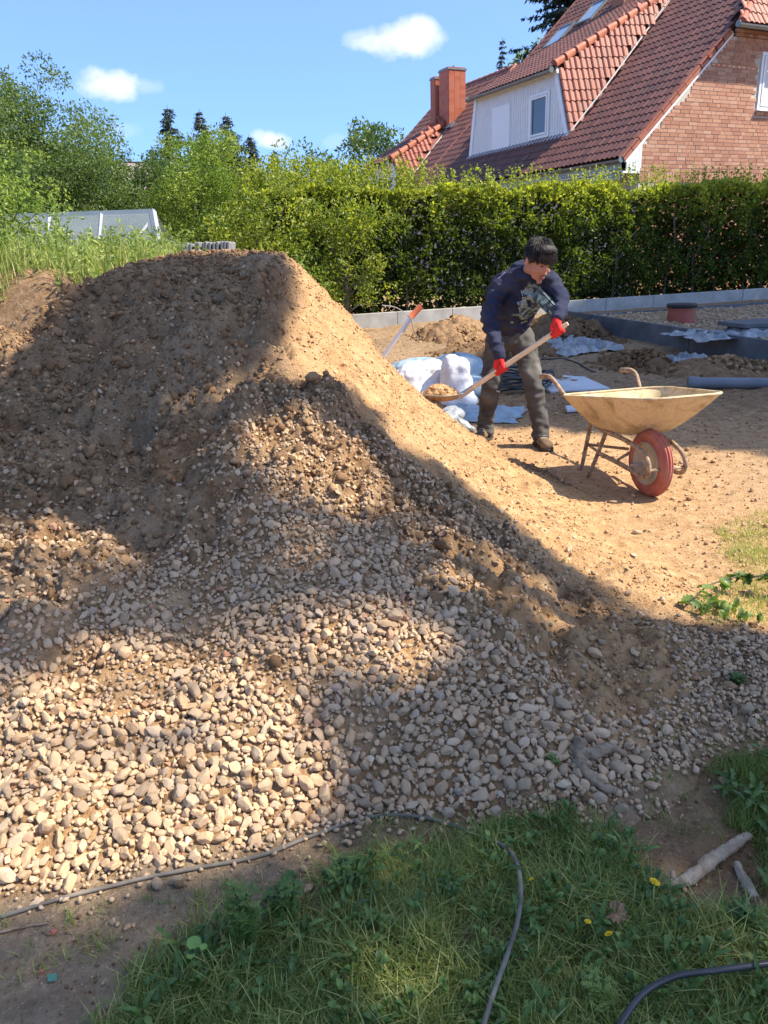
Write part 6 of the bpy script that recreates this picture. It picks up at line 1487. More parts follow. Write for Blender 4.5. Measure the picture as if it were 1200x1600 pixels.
# the print on the chest: pale camouflage shapes and a block of unreadable letters, shrunk on to the cloth
bm_ = bmesh.new(); bm_.from_mesh(hoodie.data); bvh = BVHTree.FromBMesh(bm_); bm_.free()
def decal(name, mat, o, u, v, w, h_, nx, ny, d, proud=.003, keepf=None):
    V = []; ok = []; 
    for j in range(ny + 1):
        for i in range(nx + 1):
            p = o + u * (w * (i / nx - .5)) + v * (h_ * (j / ny - .5)); hit_ = bvh.ray_cast(p - d * .4, d, 1.0)
            if hit_[0] is not None: V.append(hit_[0] - d * proud); ok.append(True)
            else: V.append(p); ok.append(False)
    F = []
    for j in range(ny):
        for i in range(nx):
            a = j * (nx + 1) + i; q = (a, a + 1, a + nx + 2, a + nx + 1)
            if all(ok[t] for t in q) and (keepf is None or keepf((i + .5) / nx, (j + .5) / ny)): F.append(q)
    if not F: return None
    m = MB(); m.add(V, F); me = bpy.data.meshes.new(name); me.from_pydata([tuple(p) for p in V], [], F); me.materials.append(mat)
    o_ = link_mesh(name, me, None, None, True); bmm = bmesh.new(); bmm.from_mesh(me); bmesh.ops.delete(bmm, geom=[vv for vv in bmm.verts if not vv.link_faces], context='VERTS'); bmm.to_mesh(me); bmm.free(); adopt(o_, man, hoodie); return o_
PR = Mat('faded_print', .8, .2); n = PR.noise(34, 5, .6, dist=1.2); n2 = PR.noise(17, 4, .5, dist=.8)
PR.color(PR.mix(PR.val(n2, .50, .56, 0, 1), PR.ramp(n, [(.36, (.05, .085, .085)), (.46, (.16, .21, .20)), (.60, (.27, .34, .31)), (.72, (.14, .12, .10))]), (.045, .055, .075))); PR = PR.m
pc = chest + Vector((-.005, -.12, -.055)); dn_ = Vector((-.16, .93, .30)).normalized(); pu = Vector((.93, .10, .36)).normalized(); pv = dn_.cross(pu).normalized()
if pv.z < 0: pv = -pv
camo = lambda i, j: (vnoise(np.array([i * 5.0]), np.array([j * 9.0]), 77)[0] + .25 * (i + .0) > .36 + (.35 if j < .12 or j > .93 else 0) + (.2 if i > .93 else 0)) and not (i < .28 + .3 * (j > .6) and j > .35)
decal('chest_print', PR, pc + pu * .02, pu, pv, .25, .34, 46, 60, dn_, .003, camo)
LT = simple('print_letters', (.38, .45, .42), None, rough=.8)
font5 = ['#####.####.#...#.####', '#...#.#....##..#.#...', '#####.###..#.#.#.####', '#...#.#....#..##....#', '#...#.####.#...#.####']
decal('chest_lettering', LT, pc + pu * .055 + pv * .085, pu, pv, .085, .034, 42, 10, dn_, .005, lambda i, j: font5[4 - int(j * 4.999)][min(20, int(i * 21))] == '#')
decal('chest_lettering', LT, pc + pu * .050 + pv * .040, pu, pv, .085, .034, 42, 10, dn_, .005, lambda i, j: font5[int(j * 4.999)][min(20, int((1 - i) * 21))] == '#')
decal('shoulder_patch', inner, shR + Vector((.0, -.02, .04)), Vector((.8, .3, .3)).normalized(), Vector((-.1, -.5, .8)).normalized(), .07, .05, 8, 8, Vector((.15, .75, -.6)).normalized(), .003, lambda i, j: (i - .5) ** 2 + (j - .5) ** 2 < .22)
# jeans, bunched at the ankles
def jleg(hip, k_, a_, s_):
    P = [pel + Vector((s_ * .06, 0, -.01)), hip, hip * .5 + k_ * .5 + Vector((s_ * .004, .015, 0)), k_, k_ * .5 + a_ * .5 + Vector((0, .02, 0)), a_ + Vector((0, 0, .04)), a_ - Vector((0, 0, .035))]
    return limb(P, [.110, .098, .080, .067, .063, .058, .064], 18)
def jfold(co, nrm):
    base = fold(11, .015, (9, 9, 12))(co, nrm); z = co[:, 2]
    ring = np.sin(z * 120 + co[:, 0] * 30) * .006 * np.clip(1 - z / .26, 0, 1) + np.sin(z * 75 + co[:, 0] * 25 + co[:, 1] * 18) * .0045 * np.exp(-((z - .42) / .08) ** 2)
    return base + ring
jeans = union([ell(pel + Vector((-.005, .005, -.01)), (.165, .135, .10)), jleg(hipR, kR, aR, -1), jleg(hipL, kL, aL, 1)], .009, 'jeans', JEAN, None, 3, .5, jfold); adopt(jeans)
rag = simple('pale_rag_patch', (.40, .40, .38), None, rough=.95)
m = MB(); m.box(kR + Vector((.045, -.062, -.03)), (.03, .006, .012), Euler((.2, .3, .5)).to_matrix()); adopt(m.build('torn_patch', rag, None), man, jeans)
# boots
def boot(a_, d, name='boot'):
    d = Vector(d).normalized(); up = Vector((0, 0, 1)); g0 = gz(a_.x, a_.y); base = Vector((a_.x, a_.y, max(g0, 0) + .004)); rm = Matrix((Vector(d.cross(up)), d, up)).transposed()
    o = union([limb([a_ + Vector((0, 0, .03)), base + up * .07], [.052, .052]), ell(base - d * .035 + up * .045, (.042, .055, .042), rm), ell(base + d * .07 + up * .045, (.047, .085, .040), rm), ell(base + d * .145 + up * .040, (.050, .050, .040), rm)], .007, name, BOOT, None, 3, .5, fold(4, .003, (20, 20, 20))); adopt(o)
    m = MB(); x = d.cross(up); ol = [(-.042, -.06), (-.047, .0), (-.044, .06), (-.055, .14), (-.040, .188), (0, .200), (.040, .188), (.055, .14), (.044, .06), (.047, .0), (.042, -.06), (0, -.085)]
    m.prism([base + x * a + d * b + up * -.004 for a, b in ol], (0, 0, .022)); adopt(m.build('sole', SOLE, None), man, o)
    m = MB()
    for k in range(4):
        c = base + d * (.045 + .022 * k) + up * (.102 - .012 * k); m.tube([c - x * .026, c + up * .004, c + x * .026], .0028, 5)
    adopt(m.build('laces', rag, None, True), man, o); return o
boot(Vector((aR.x, aR.y, .10)), (-.55, -.80, 0)); boot(Vector((aL.x, aL.y, .10)), (.12, -1, 0))
# gloves closed on the shaft
def glove(c, w, f, thumb):
    f = f.normalized(); wd = (w - c); wd = (wd - f * wd.dot(f)).normalized(); b = f.cross(wd).normalized(); rm = Matrix((f, wd, b)).transposed(); R0 = .026
    parts = [ell(c + wd * .036 + b * .006, (.043, .034, .024), rm), limb([c + wd * .045, c * .35 + w * .65, w], [.030, .031, .034], 12)]
    for i, o_ in enumerate((-.034, -.011, .012, .034)):
        ln = (1.0, 1.1, 1.05, .85)[i]; pts_ = []
        for k in range(7):
            a = math.radians(35 + (240 * ln) * k / 6); rr = R0 + .004 * math.sin(k * 1.3); pts_.append(c + f * (o_ + .003 * math.sin(i)) + (wd * math.cos(a) + b * math.sin(a)) * rr)
        parts.append(limb(pts_, [.0118, .0115, .011, .010, .009], 9, 2))
    pts_ = []
    for k in range(5):
        a = math.radians(-25 - 130 * k / 4); pts_.append(c + f * thumb * (.040 - .004 * k) + (wd * math.cos(a) + b * math.sin(a)) * (R0 + .003))
    parts.append(limb(pts_, [.014, .0135, .012, .011], 9, 2)); return adopt(union(parts, .0045, 'glove', GLOVE, None, 2, .4, fold(3, .0012, (60, 60, 60))))
glove(hR, wR, sdir, -1); glove(hL, wL, sdir, -1)

# shovel (held, so a thing of its own) and the sand on it
sv = empty('shovel', Bt); tag(sv, 'long wooden handled shovel held by the worker, its blade heaped with sand', 'shovel')
m = MB(); m.tube([T_ - sdir * .04 - Bt, T_ - Bt, (T_ - Bt) * .5, Vector((0, 0, 0))], [.013, .0165, .0175, .018], 12); m.build('shaft', M_['shaft'], sv, True)
e1 = (at_y(682, 617, 5.40) - Bt); e1.z -= .0; e1.normalize(); e2 = e1.cross(Vector((0, 0, 1))).normalized(); e3 = e2.cross(e1).normalized()
if e3.z < 0: e3 = -e3
m = MB(); m.tube([sdir * -.10, Vector((0, 0, 0)) + sdir * .02, e1 * .06 - e3 * .02], [.021, .021, .014], 10); m.build('socket', M_['steel'], sv, True)
nx_, ny_ = 14, 12; V = []; F = []
for i in range(nx_ + 1):
    t = i / nx_; hw = .115 * (1 if t < .55 else math.sqrt(max(0, 1 - ((t - .55) / .45) ** 2)) * .85 + .15 * (1 - t) / .45)
    for j in range(ny_ + 1):
        s_ = j / ny_ * 2 - 1; V.append(e1 * (.03 + .27 * t) + e2 * hw * s_ + e3 * (-.035 + .034 * s_ * s_ + .03 * (1 - t) ** 3 + .014 * t))
for i in range(nx_):
    for j in range(ny_): a = i * (ny_ + 1) + j; F.append((a, a + 1, a + ny_ + 2, a + ny_ + 1))
m = MB(); m.add(V, F); bl = m.build('blade', M_['steel'], sv, True); md = bl.modifiers.new('s', 'SOLIDIFY'); md.thickness = .003
lc = Bt + e1 * .155 + e3 * .005; rm = Matrix((e1, e2, e3)).transposed()
ld = union([ell(lc, (.130, .100, .046), rm), ell(lc + e1 * .02 + e3 * .02, (.085, .070, .05), rm)], .008, 'sand_load', SOIL, None, 2, .5, fold(6, .011, (28, 28, 28)))
a_ = ld.data.attributes.new('sand', 'FLOAT', 'POINT'); a_.data.foreach_set('value', [.95] * len(ld.data.vertices)); tag(ld, 'load of damp yellow sand heaped on the shovel blade', 'sand')
k = 130; q = unit(RNG.normal(size=(k, 3))); q[:, 2] = np.abs(q[:, 2]); Pl = np.array(lc) + (q * np.array([.125, .095, .062])) @ np.array(rm).T; rr = RNG.uniform(.003, .010, k)
tag(link_mesh('sand_crumbs', scatter_mesh('sand_crumbs', Pl, np.stack([rr] * 3, -1), rand_rot(k, RNG), RNG.uniform(.5, .95, k), CV_LO, CF_LO, RNG), ld, CLOD, True), kind='stuff')

# ------------------------------------------------------------------ foreground: grass, weeds, hoses, sticks
fg = np.random.default_rng(91)
GR_MAIN = region((150,1640),(225,1560),(250,1510),(300,1470),(350,1440),(430,1440),(490,1400),(500,1370),(580,1360),(640,1340),(700,1325),(760,1300),(840,1272),(920,1288),(985,1315),(1005,1360),(1030,1408),(1090,1425),(1160,1435),(1260,1425),(1300,1700),(150,1700))
GR_RIGHT = region((1130,1225),(1180,1175),(1260,1150),(1260,1420),(1200,1400),(1175,1330),(1140,1290))
GR_LAWN = region((1130,825),(1260,790),(1320,1000),(1200,985),(1130,985),(1075,960),(1090,930),(1150,905),(1130,860))
BARE1 = region((610,1360),(700,1370),(690,1440),(640,1470),(590,1430)); BARE2 = region((400,1380),(560,1370),(580,1440),(500,1470),(420,1440))
def tufts(poly, n_t, per, hmin, hmax, wid, lean, name, label, tint, seed, spread=.03, bare=(), extra=None):
    r = np.random.default_rng(seed); P_ = np.array(poly); lo, hi_ = P_.min(0), P_.max(0); x = r.uniform(lo[0], hi_[0], n_t * 4); y = r.uniform(lo[1], hi_[1], n_t * 4)
    k = (poly_dist(x, y, poly) + .06 * fbm(x, y, .12, 3, seed)) > .0
    for b_ in bare: k &= ~((poly_dist(x, y, b_) > 0) & (r.random(len(x)) < .75))
    k &= (fbm(x, y, .16, 3, seed + 3) > -.30) | (r.random(len(x)) < .4)
    x, y = x[k][:n_t], y[k][:n_t]; sc = r.uniform(.6, 1.25, len(x)); xs_ = np.repeat(x, per) + r.normal(0, spread, len(x) * per); ys_ = np.repeat(y, per) + r.normal(0, spread, len(x) * per)
    o = blades(0, None, None, hmin, hmax, wid, name, GRASS, r, lean, tint, None, None, None, 4, (xs_, ys_)); tag(o, label, kind='stuff'); return o
tufts(GR_MAIN, 2300, 13, .018, .064, .0033, 1.0, 'grass', 'tangled green grass in the shade of the foreground', (.46, .26), 5, .022, (BARE2,))
tufts(GR_MAIN, 170, 18, .045, .10, .0040, .9, 'grass', 'taller arching grass clumps in the foreground', (.52, .24), 6, .02, (BARE1, BARE2))
tufts(BARE1, 160, 16, .02, .05, .003, .9, 'grass', 'yellowish grass patch in the foreground', (.85, .1), 16, .02)
tufts(GR_MAIN, 240, 8, .02, .06, .003, .9, 'grass', 'dead straw lying among the foreground grass', (.98, .03), 17, .03)
tufts(GR_RIGHT, 300, 14, .018, .06, .0032, .6, 'grass', 'grass at the right edge beside the gravel toe', (.35, .15), 7, .02)
tufts(GR_LAWN, 520, 12, .012, .040, .004, .6, 'grass', 'thin sunlit lawn patches at the right edge', (.78, .14), 8, .03)
strip = region((0,1450),(300,1400),(600,1290),(800,1275),(800,1300),(560,1330),(300,1440),(150,1500),(0,1560)); tufts(strip, 60, 9, .02, .05, .003, .8, 'grass', 'sparse small tufts on the bare strip', (.5, .2), 9, .012)
tufts(region((960,1180),(1200,1130),(1200,1330),(1000,1300)), 30, 8, .02, .05, .003, .8, 'grass', 'sparse tufts on the dark earth at the right', (.45, .2), 10, .012)

def leafblade(l, w, lobes, curl, rng, n=9):
    """broad leaf outline: returns verts (along x) and faces, lobed like dandelion when lobes>0"""
    V = []; F = []
    for i in range(n + 1):
        t = i / n; ww = w * math.sin(PI * min(1, t * .92 + .08)) ** .8 * (.35 + .65 * t if lobes else 1)
        if lobes: ww *= (.45 + .55 * (1 if i % 2 else .15))
        z = curl * l * (math.sin(t * PI * .8) * .6 - t * t * .35); V += [(l * t, -ww / 2, z + abs(ww) * .18), (l * t, 0, z), (l * t, ww / 2, z + abs(ww) * .18)]
    for i in range(n):
        a = 3 * i; F += [(a, a + 3, a + 4, a + 1), (a + 1, a + 4, a + 5, a + 2)]
    return V, F
def rosette(x, y, n, l, w, lobes, rng, tint, z=None, up=.25):
    V = []; F = []; T = []
    z = surf1(x, y) if z is None else z
    for i in range(n):
        a = rng.uniform(0, 2 * PI); ll = l * rng.uniform(.6, 1.2); v, f = leafblade(ll, w * rng.uniform(.8, 1.2), lobes, rng.uniform(.2, .6), rng)
        M4 = Matrix.Translation((x + rng.normal(0, .006), y + rng.normal(0, .006), z + .004 + rng.uniform(0, .02))) @ Euler((rng.normal(0, .3), -rng.uniform(.05, up * 3), a)).to_matrix().to_4x4()
        b = len(V); V += [tuple(M4 @ Vector(p)) for p in v]; F += [tuple(k + b for k in q) for q in f]; T += [min(1, max(0, rng.normal(*tint)))] * len(v)
    return V, F, T
def rosettes(poly, n, name, label, nl, l, w, lobes, tint, seed, up=.25, zoff=0):
    r = np.random.default_rng(seed); P_ = np.array(poly); lo, hi_ = P_.min(0), P_.max(0); V = []; F = []; T = []; c = 0
    while c < n:
        x = r.uniform(lo[0], hi_[0]); y = r.uniform(lo[1], hi_[1])
        if poly_dist(np.array([x]), np.array([y]), poly)[0] < .01: continue
        v, f, t = rosette(x, y, r.integers(*nl), l, w, lobes, r, tint, surf1(x, y) + zoff, up); b = len(V); V += v; F += [tuple(k + b for k in q) for q in f]; T += t; c += 1
    me = np_mesh(name, np.array(V), np.array(F), tint=np.array(T)); o = link_mesh(name, me, None, DOCK, True); tag(o, label, kind='stuff'); return o
rosettes(GR_MAIN, 60, 'broad_leaves', 'low dandelion and dock leaves among the foreground grass', (4, 8), .052, .019, True, (.40, .2), 21, .3, .012)
rosettes(GR_MAIN, 160, 'broad_leaves', 'small rounded clover leaves among the foreground grass', (4, 9), .022, .013, False, (.50, .2), 22, .4, .02)
rosettes(GR_RIGHT, 22, 'broad_leaves', 'weed leaves at the right edge', (4, 7), .06, .026, True, (.35, .2), 23)
def plant(name, label, cat, x, y, hgt, stems, leaf, mat, seed, tint=(.5, .15), lean=.25, wid=.42, lobed=True, z=None):
    r = np.random.default_rng(seed); z = surf1(x, y) if z is None else z; root = empty(name, (x, y, z)); tag(root, label, cat); m = MB(); P = []; D = []; T = []
    for s_ in range(stems):
        a = r.uniform(0, 2 * PI); ln = r.uniform(.1, 1) * lean; h_ = hgt * r.uniform(.55, 1.05); pts_ = [(0, 0, 0), (math.cos(a) * ln * h_ * .4, math.sin(a) * ln * h_ * .4, h_ * .55), (math.cos(a) * ln * h_, math.sin(a) * ln * h_, h_)]
        sp = spline(pts_, 6); m.tube(sp, list(np.linspace(.0035, .0015, len(sp))), 5)
        for i in range(2, len(sp)):
            for _ in range(3 if lobed else 2):
                b = r.uniform(0, 2 * PI); c0 = np.array(sp[i]) + r.normal(0, .003, 3); dd = np.array([math.cos(b), math.sin(b), r.uniform(-.2, .6)]); dd = unit(dd) * leaf * r.uniform(.6, 1.25) * (1.1 - .5 * i / len(sp))
                P.append(c0); D.append(dd); tt = min(1, max(0, r.normal(*tint))); T.append(tt)
                if lobed:
                    sd = np.array([-math.sin(b), math.cos(b), .1])
                    for q in (.45, .7):
                        for sg in (-1, 1): P.append(c0 + dd * q); D.append(unit(dd * .6 + sd * sg * leaf * .7) * leaf * .42); T.append(tt)
    P = np.array(P); D = np.array(D); W = unit(np.cross(D, np.array([0, 0, 1.0]) + r.normal(0, .35, D.shape))); leaf_cards(P, D, W, np.array(T), 'leaves', mat, root, .2, wid=wid); m.build('stem', mat, root, True); return root
x, y = hit(385, 1480); plant('weed_plant', 'upright bushy green weed growing over the hose in the foreground', 'weed', x, y, .165, 7, .034, DOCK, 41, (.62, .14), .30)
x, y = hit(440, 1430); plant('weed_plant', 'smaller leafy weed right of the tall foreground weed', 'weed', x, y, .085, 5, .036, DOCK, 42, (.5, .14), .5)
x, y = hit(550, 1375); plant('weed_plant', 'yellow green rosette weed beside the hose bend', 'weed', x, y, .055, 9, .05, DOCK, 43, (.85, .1), 1.2, .3, False)
x, y = hit(945, 1575); plant('weed_plant', 'pale feathery weed at the bottom edge near the black hose', 'weed', x, y, .06, 7, .028, DOCK, 44, (.95, .05), .9, .3)
x, y = hit(1152, 1075); plant('weed_plant', 'small dark green seedling among the stones at the right edge', 'weed', x, y, .035, 5, .030, DOCK, 45, (.3, .1), 1.2, .5, False)
x, y = hit(1165, 1445); plant('weed_plant', 'low leafy weed beside the short stick at the right edge', 'weed', x, y, .05, 6, .05, DOCK, 46, (.35, .1), 1.2, .5, False)
x, y = hit(865, 1205); plant('weed_plant', 'tiny sprout at the foot of the gravel beside the root', 'weed', x, y, .03, 3, .02, DOCK, 47, (.7, .1), .9, .4, False)
# the two pale round leaves
x, y = hit(308, 1525); root = empty('round_leaf_plant', (x, y, surf1(x, y))); tag(root, 'pale green round leaf seedling in the lower left grass', 'weed')
for (dx, dy, r0, rx_) in ((0, .01, .015, .35), (.0, -.022, .009, -.3), (.022, .0, .008, .2)):
    m = MB(); ol = [(r0 * math.cos(a), r0 * math.sin(a) * (1 - .25 * (math.sin(a) < -.8)), .002 * math.cos(2 * a)) for a in np.linspace(0, 2 * PI, 18)[:-1]]; rm = Euler((rx_, .15, .3)).to_matrix(); V = [tuple(rm @ Vector(p) + Vector((dx, dy, .075))) for p in ol] + [(dx, dy, .073)]
    m.add(V, [(i, (i + 1) % 17, 17) for i in range(17)]); m.tube([(dx, dy, .073), (0, 0, 0)], .0015, 4); m.build('leaf', simple('pale_round_leaf', (.13, .25, .05), (.19, .32, .07), 30, .5), root, True)
# dandelion flowers
yel = simple('dandelion_yellow', (.80, .55, .02), (.85, .65, .03), 40, .6)
for (a, b, lb, sc_) in ((1001, 1412, 'larger yellow dandelion flower beside the stick', .85), (845, 1416, 'yellow dandelion bloom right of the vertical hose', .55), (965, 1505, 'yellow dandelion flower lowest of the group, below the brown leaf', .65), (910, 1478, 'half closed dandelion bud left of the brown leaf', .5)):
    x, y = hit(a, b); z = surf1(x, y); root = empty('dandelion', (x, y - .02, z + .012)); root.rotation_euler = (random.Random(a).uniform(-.6, .1), random.Random(b).uniform(-.5, .5), 0); tag(root, lb, 'flower', 'dandelions in the foreground grass'); r = random.Random(a); m = MB(); hh = .062
    for ring, (rad_, n_) in enumerate(((.014, 20), (.010, 15), (.005, 9))):
        for i in range(n_):
            t = 2 * PI * i / n_ + r.uniform(-.1, .1); c = Vector((0, 0, hh)); e = c + Vector((math.cos(t) * rad_, math.sin(t) * rad_, .002 + .003 * ring)) * 1 * 1; sd = Vector((-math.sin(t), math.cos(t), 0)) * .0014; u_ = c + (e - c) * sc_
            m.add([c - sd * .3, u_ - sd, u_ + sd, c + sd * .3], [(0, 1, 2, 3)])
    m.build('petals', yel, root); m = MB(); m.tube([(0, .01, 0), (.003, .004, hh * .6), (0, 0, hh)], .0016, 5); m.build('stem', DOCK, root, True)
# fallen brown oak leaf
x, y = hit(962, 1458); z = surf1(x, y) + .045; root_o = [(0, -.045), (.006, -.03), (.018, -.030), (.014, -.016), (.034, -.014), (.026, .002), (.040, .014), (.022, .018), (.022, .034), (.008, .028), (0, .044), (-.010, .027), (-.024, .032), (-.022, .016), (-.042, .010), (-.026, .0), (-.034, -.016), (-.014, -.017), (-.016, -.031), (-.005, -.03)]
m = MB(); V = [(a, b, .010 * math.sin(a * 60) + .006 * math.cos(b * 70)) for a, b in root_o] + [(0, 0, -.004)]; m.add(V, [(i, (i + 1) % 20, 20) for i in range(20)]); lf = m.build('fallen_leaf', simple('dry_brown_leaf', (.20, .115, .065), (.33, .20, .125), 60, .8), None); lf.location = (x, y, z); lf.scale = (.62, .62, 1); lf.rotation_euler = (.35, -.15, 1.2); tag(lf, 'dry brown lobed leaf lying on the foreground grass', 'leaf')
# hoses
ground_tube('hose', 'dusty grey hose running along the foot of the gravel from the left edge', 'hose', [h(-60, 1462), h(10, 1440), h(130, 1406), h(260, 1374), h(400, 1348), h(480, 1318), h(560, 1288), h(625, 1279), h(690, 1290), h(745, 1310), (*h(785, 1340), .03), (*h(806, 1375), .045), (*h(813, 1420), .046), (*h(808, 1470), .046), (*h(793, 1520), .046), (*h(770, 1585), .046), (*h(755, 1640), .045), (*h(735, 1760), .04)], .0050, M_['hose'], 1.2, 10, 10)
P_h = [h(960, 1650), h(1000, 1592), h(1050, 1568), h(1120, 1556), h(1200, 1542), h(1300, 1520)]
ground_tube('hose', 'glossy black hose crossing the lower right corner', 'hose', [(p[0], p[1], .052) for p in P_h], .0062, M_['hose_black'], 1.0, 12, 8)
# roots and sticks
def branch(name, label, cat, parts, mat, seed):
    r = random.Random(seed); root = empty(name, (parts[0][0][0][0], parts[0][0][0][1], 0)); tag(root, label, cat); b = root.location
    for i, (pts_, rads) in enumerate(parts):
        sp = spline(pts_, 14); R_ = np.interp(np.linspace(0, 1, len(sp)), np.linspace(0, 1, len(rads)), rads); R_ = [q * (1 + .22 * mnoise.noise(Vector((k * .22, seed, i)))) for k, q in enumerate(R_)]
        sp = [Vector(p) - b + Vector((mnoise.noise(Vector((k * .3, 5, seed))), mnoise.noise(Vector((k * .3, 9, seed))), 0)) * .004 for k, p in enumerate(sp)]; m = MB(); m.tube(sp, R_, 18, flat=.85); o_ = m.build('limb' if i else 'main_limb', mat, root, True, angle=75)
        for v_ in o_.data.vertices:
            q_ = v_.co * 1.0; k_ = mnoise.noise(Vector((q_.x * 60 + seed, q_.y * 60, q_.z * 60))) * .7 + mnoise.noise(q_ * 150) * .3; v_.co = q_ + v_.normal * k_ * R_[0] * .55
    return root
def on(a, b, r_): x, y = h(a, b); return (x, y, surf1(x, y) + r_)
branch('root_piece', 'forked dry root lying on the stones at the front foot of the heap', 'root', [([on(903, 1178, .02), on(905, 1200, .022), on(908, 1222, .016), on(935, 1240, .012), on(963, 1252, .010)], [.021, .020, .015, .0135, .010]), ([on(905, 1200, .03), on(930, 1202, .032), on(952, 1192, .028), on(975, 1196, .016)], [.016, .018, .015, .008]), ([on(905, 1195, .02), on(893, 1190, .02), on(896, 1182, .02)], [.012, .009, .004])], M_['root'], 3)
branch('stick', 'thick grey weathered stick lying on the earth at the right', 'stick', [([on(1047, 1385, .012), on(1075, 1378, .014), on(1110, 1352, .016), on(1140, 1332, .014), on(1168, 1312, .014)], [.010, .0165, .0155, .0150, .010]), ([on(1052, 1380, .012), on(1050, 1366, .018)], [.008, .004])], M_['dead_wood'], 4)
branch('stick', 'short grey weathered stick right of the thick one, by the edge', 'stick', [([on(1150, 1352, .010), on(1163, 1380, .011), on(1180, 1408, .010)], [.008, .0135, .011])], M_['dead_wood'], 5)
branch('stick', 'thin dark twig on the bare earth in the lower left corner', 'stick', [([on(-30, 1470, .004), on(20, 1462, .005), on(80, 1452, .005)], [.003, .0035, .002])], M_['root'], 6)
for (a, b, s_, lb) in ((84, 1466, .013, 'red brick fragment nearer the hose on the bare earth at lower left'), (66, 1527, .010, 'dull red brick chip below the other fragment at lower left'), (286, 1345, .008, 'tiny red chip by the foot of the gravel')):
    x, y = h(a, b); o = bpy.data.objects.new('brick_fragment', stone_meshes[9].copy()); o.data.materials.clear(); o.data.materials.append(simple('brick_chip', (.34, .10, .065), (.42, .16, .10), 40, .9)); COL.objects.link(o); o.location = (x, y, surf1(x, y) + s_ * .3); o.scale = (s_ * 1.3, s_ * .8, s_ * .6); o.rotation_euler = (.2, .1, .4); tag(o, lb, 'brick chip')
x, y = h(84, 1537); m = MB(); m.box((0, 0, 0), (.018, .014, .002), Euler((.5, .3, .4)).to_matrix()); o = m.build('plastic_chip', simple('green_plastic', (.05, .20, .14), None, rough=.4), None); o.location = (x, y, surf1(x, y) + .006); tag(o, 'small green plastic scrap on the bare earth at lower left', 'scrap')
# leafy cut twig lying at the right
x0, y0 = hit(1075, 960); z0 = surf1(x0, y0); tw = empty('leafy_twig', (x0, y0, z0)); tag(tw, 'cut leafy branch with dark lobed leaves lying at the right edge', 'branch')
tp = [Vector(on(1072, 962, .03)), Vector(on(1100, 948, .07)), Vector(on(1130, 938, .08)), Vector(on(1165, 930, .09)), Vector(on(1215, 935, .08)), Vector(on(1260, 945, .05))]
sp = spline([tuple(p - tw.location) for p in tp], 6); m = MB(); m.tube(sp, list(np.linspace(.004, .003, len(sp))), 6); m.build('stem', M_['bark'], tw, True)
r = np.random.default_rng(17)
for i in range(26):
    t = r.uniform(.02, 1) ; c = Vector(sp[int(t * (len(sp) - 1))]); a = r.uniform(0, 2 * PI); l_ = r.uniform(.045, .085); V = []; F = []
    ol = []
    for k in range(11):
        q = k / 10; ol.append((q, (.30 if k % 2 else .14) * math.sin(PI * min(1, q + .12))))
    for q, w_ in ol: V.append((q * l_, -w_ * l_ * 1.5, -.25 * q * q * l_ + .01))
    for q, w_ in ol: V.append((q * l_, 0, -.20 * q * q * l_))
    for q, w_ in ol: V.append((q * l_, w_ * l_ * 1.5, -.25 * q * q * l_ + .01))
    for k in range(10): F += [(k, k + 1, 12 + k, 11 + k), (11 + k, 12 + k, 23 + k, 22 + k)]
    me = np_mesh('leaf', np.array(V), np.array(F), tint=np.full(len(V), min(1, max(0, r.normal(.25 if t > .45 else .6, .12))))); o = link_mesh('leaf', me, tw, DOCK, True); o.location = c; o.rotation_euler = (r.normal(0, .4), r.uniform(-.3, .8), a)
rosettes([hit(1070, 970), hit(1110, 950), hit(1200, 985), hit(1150, 995)], 10, 'broad_leaves', 'bright green weed sprouts under the leafy twig', (4, 8), .05, .02, False, (.9, .1), 25, .6)

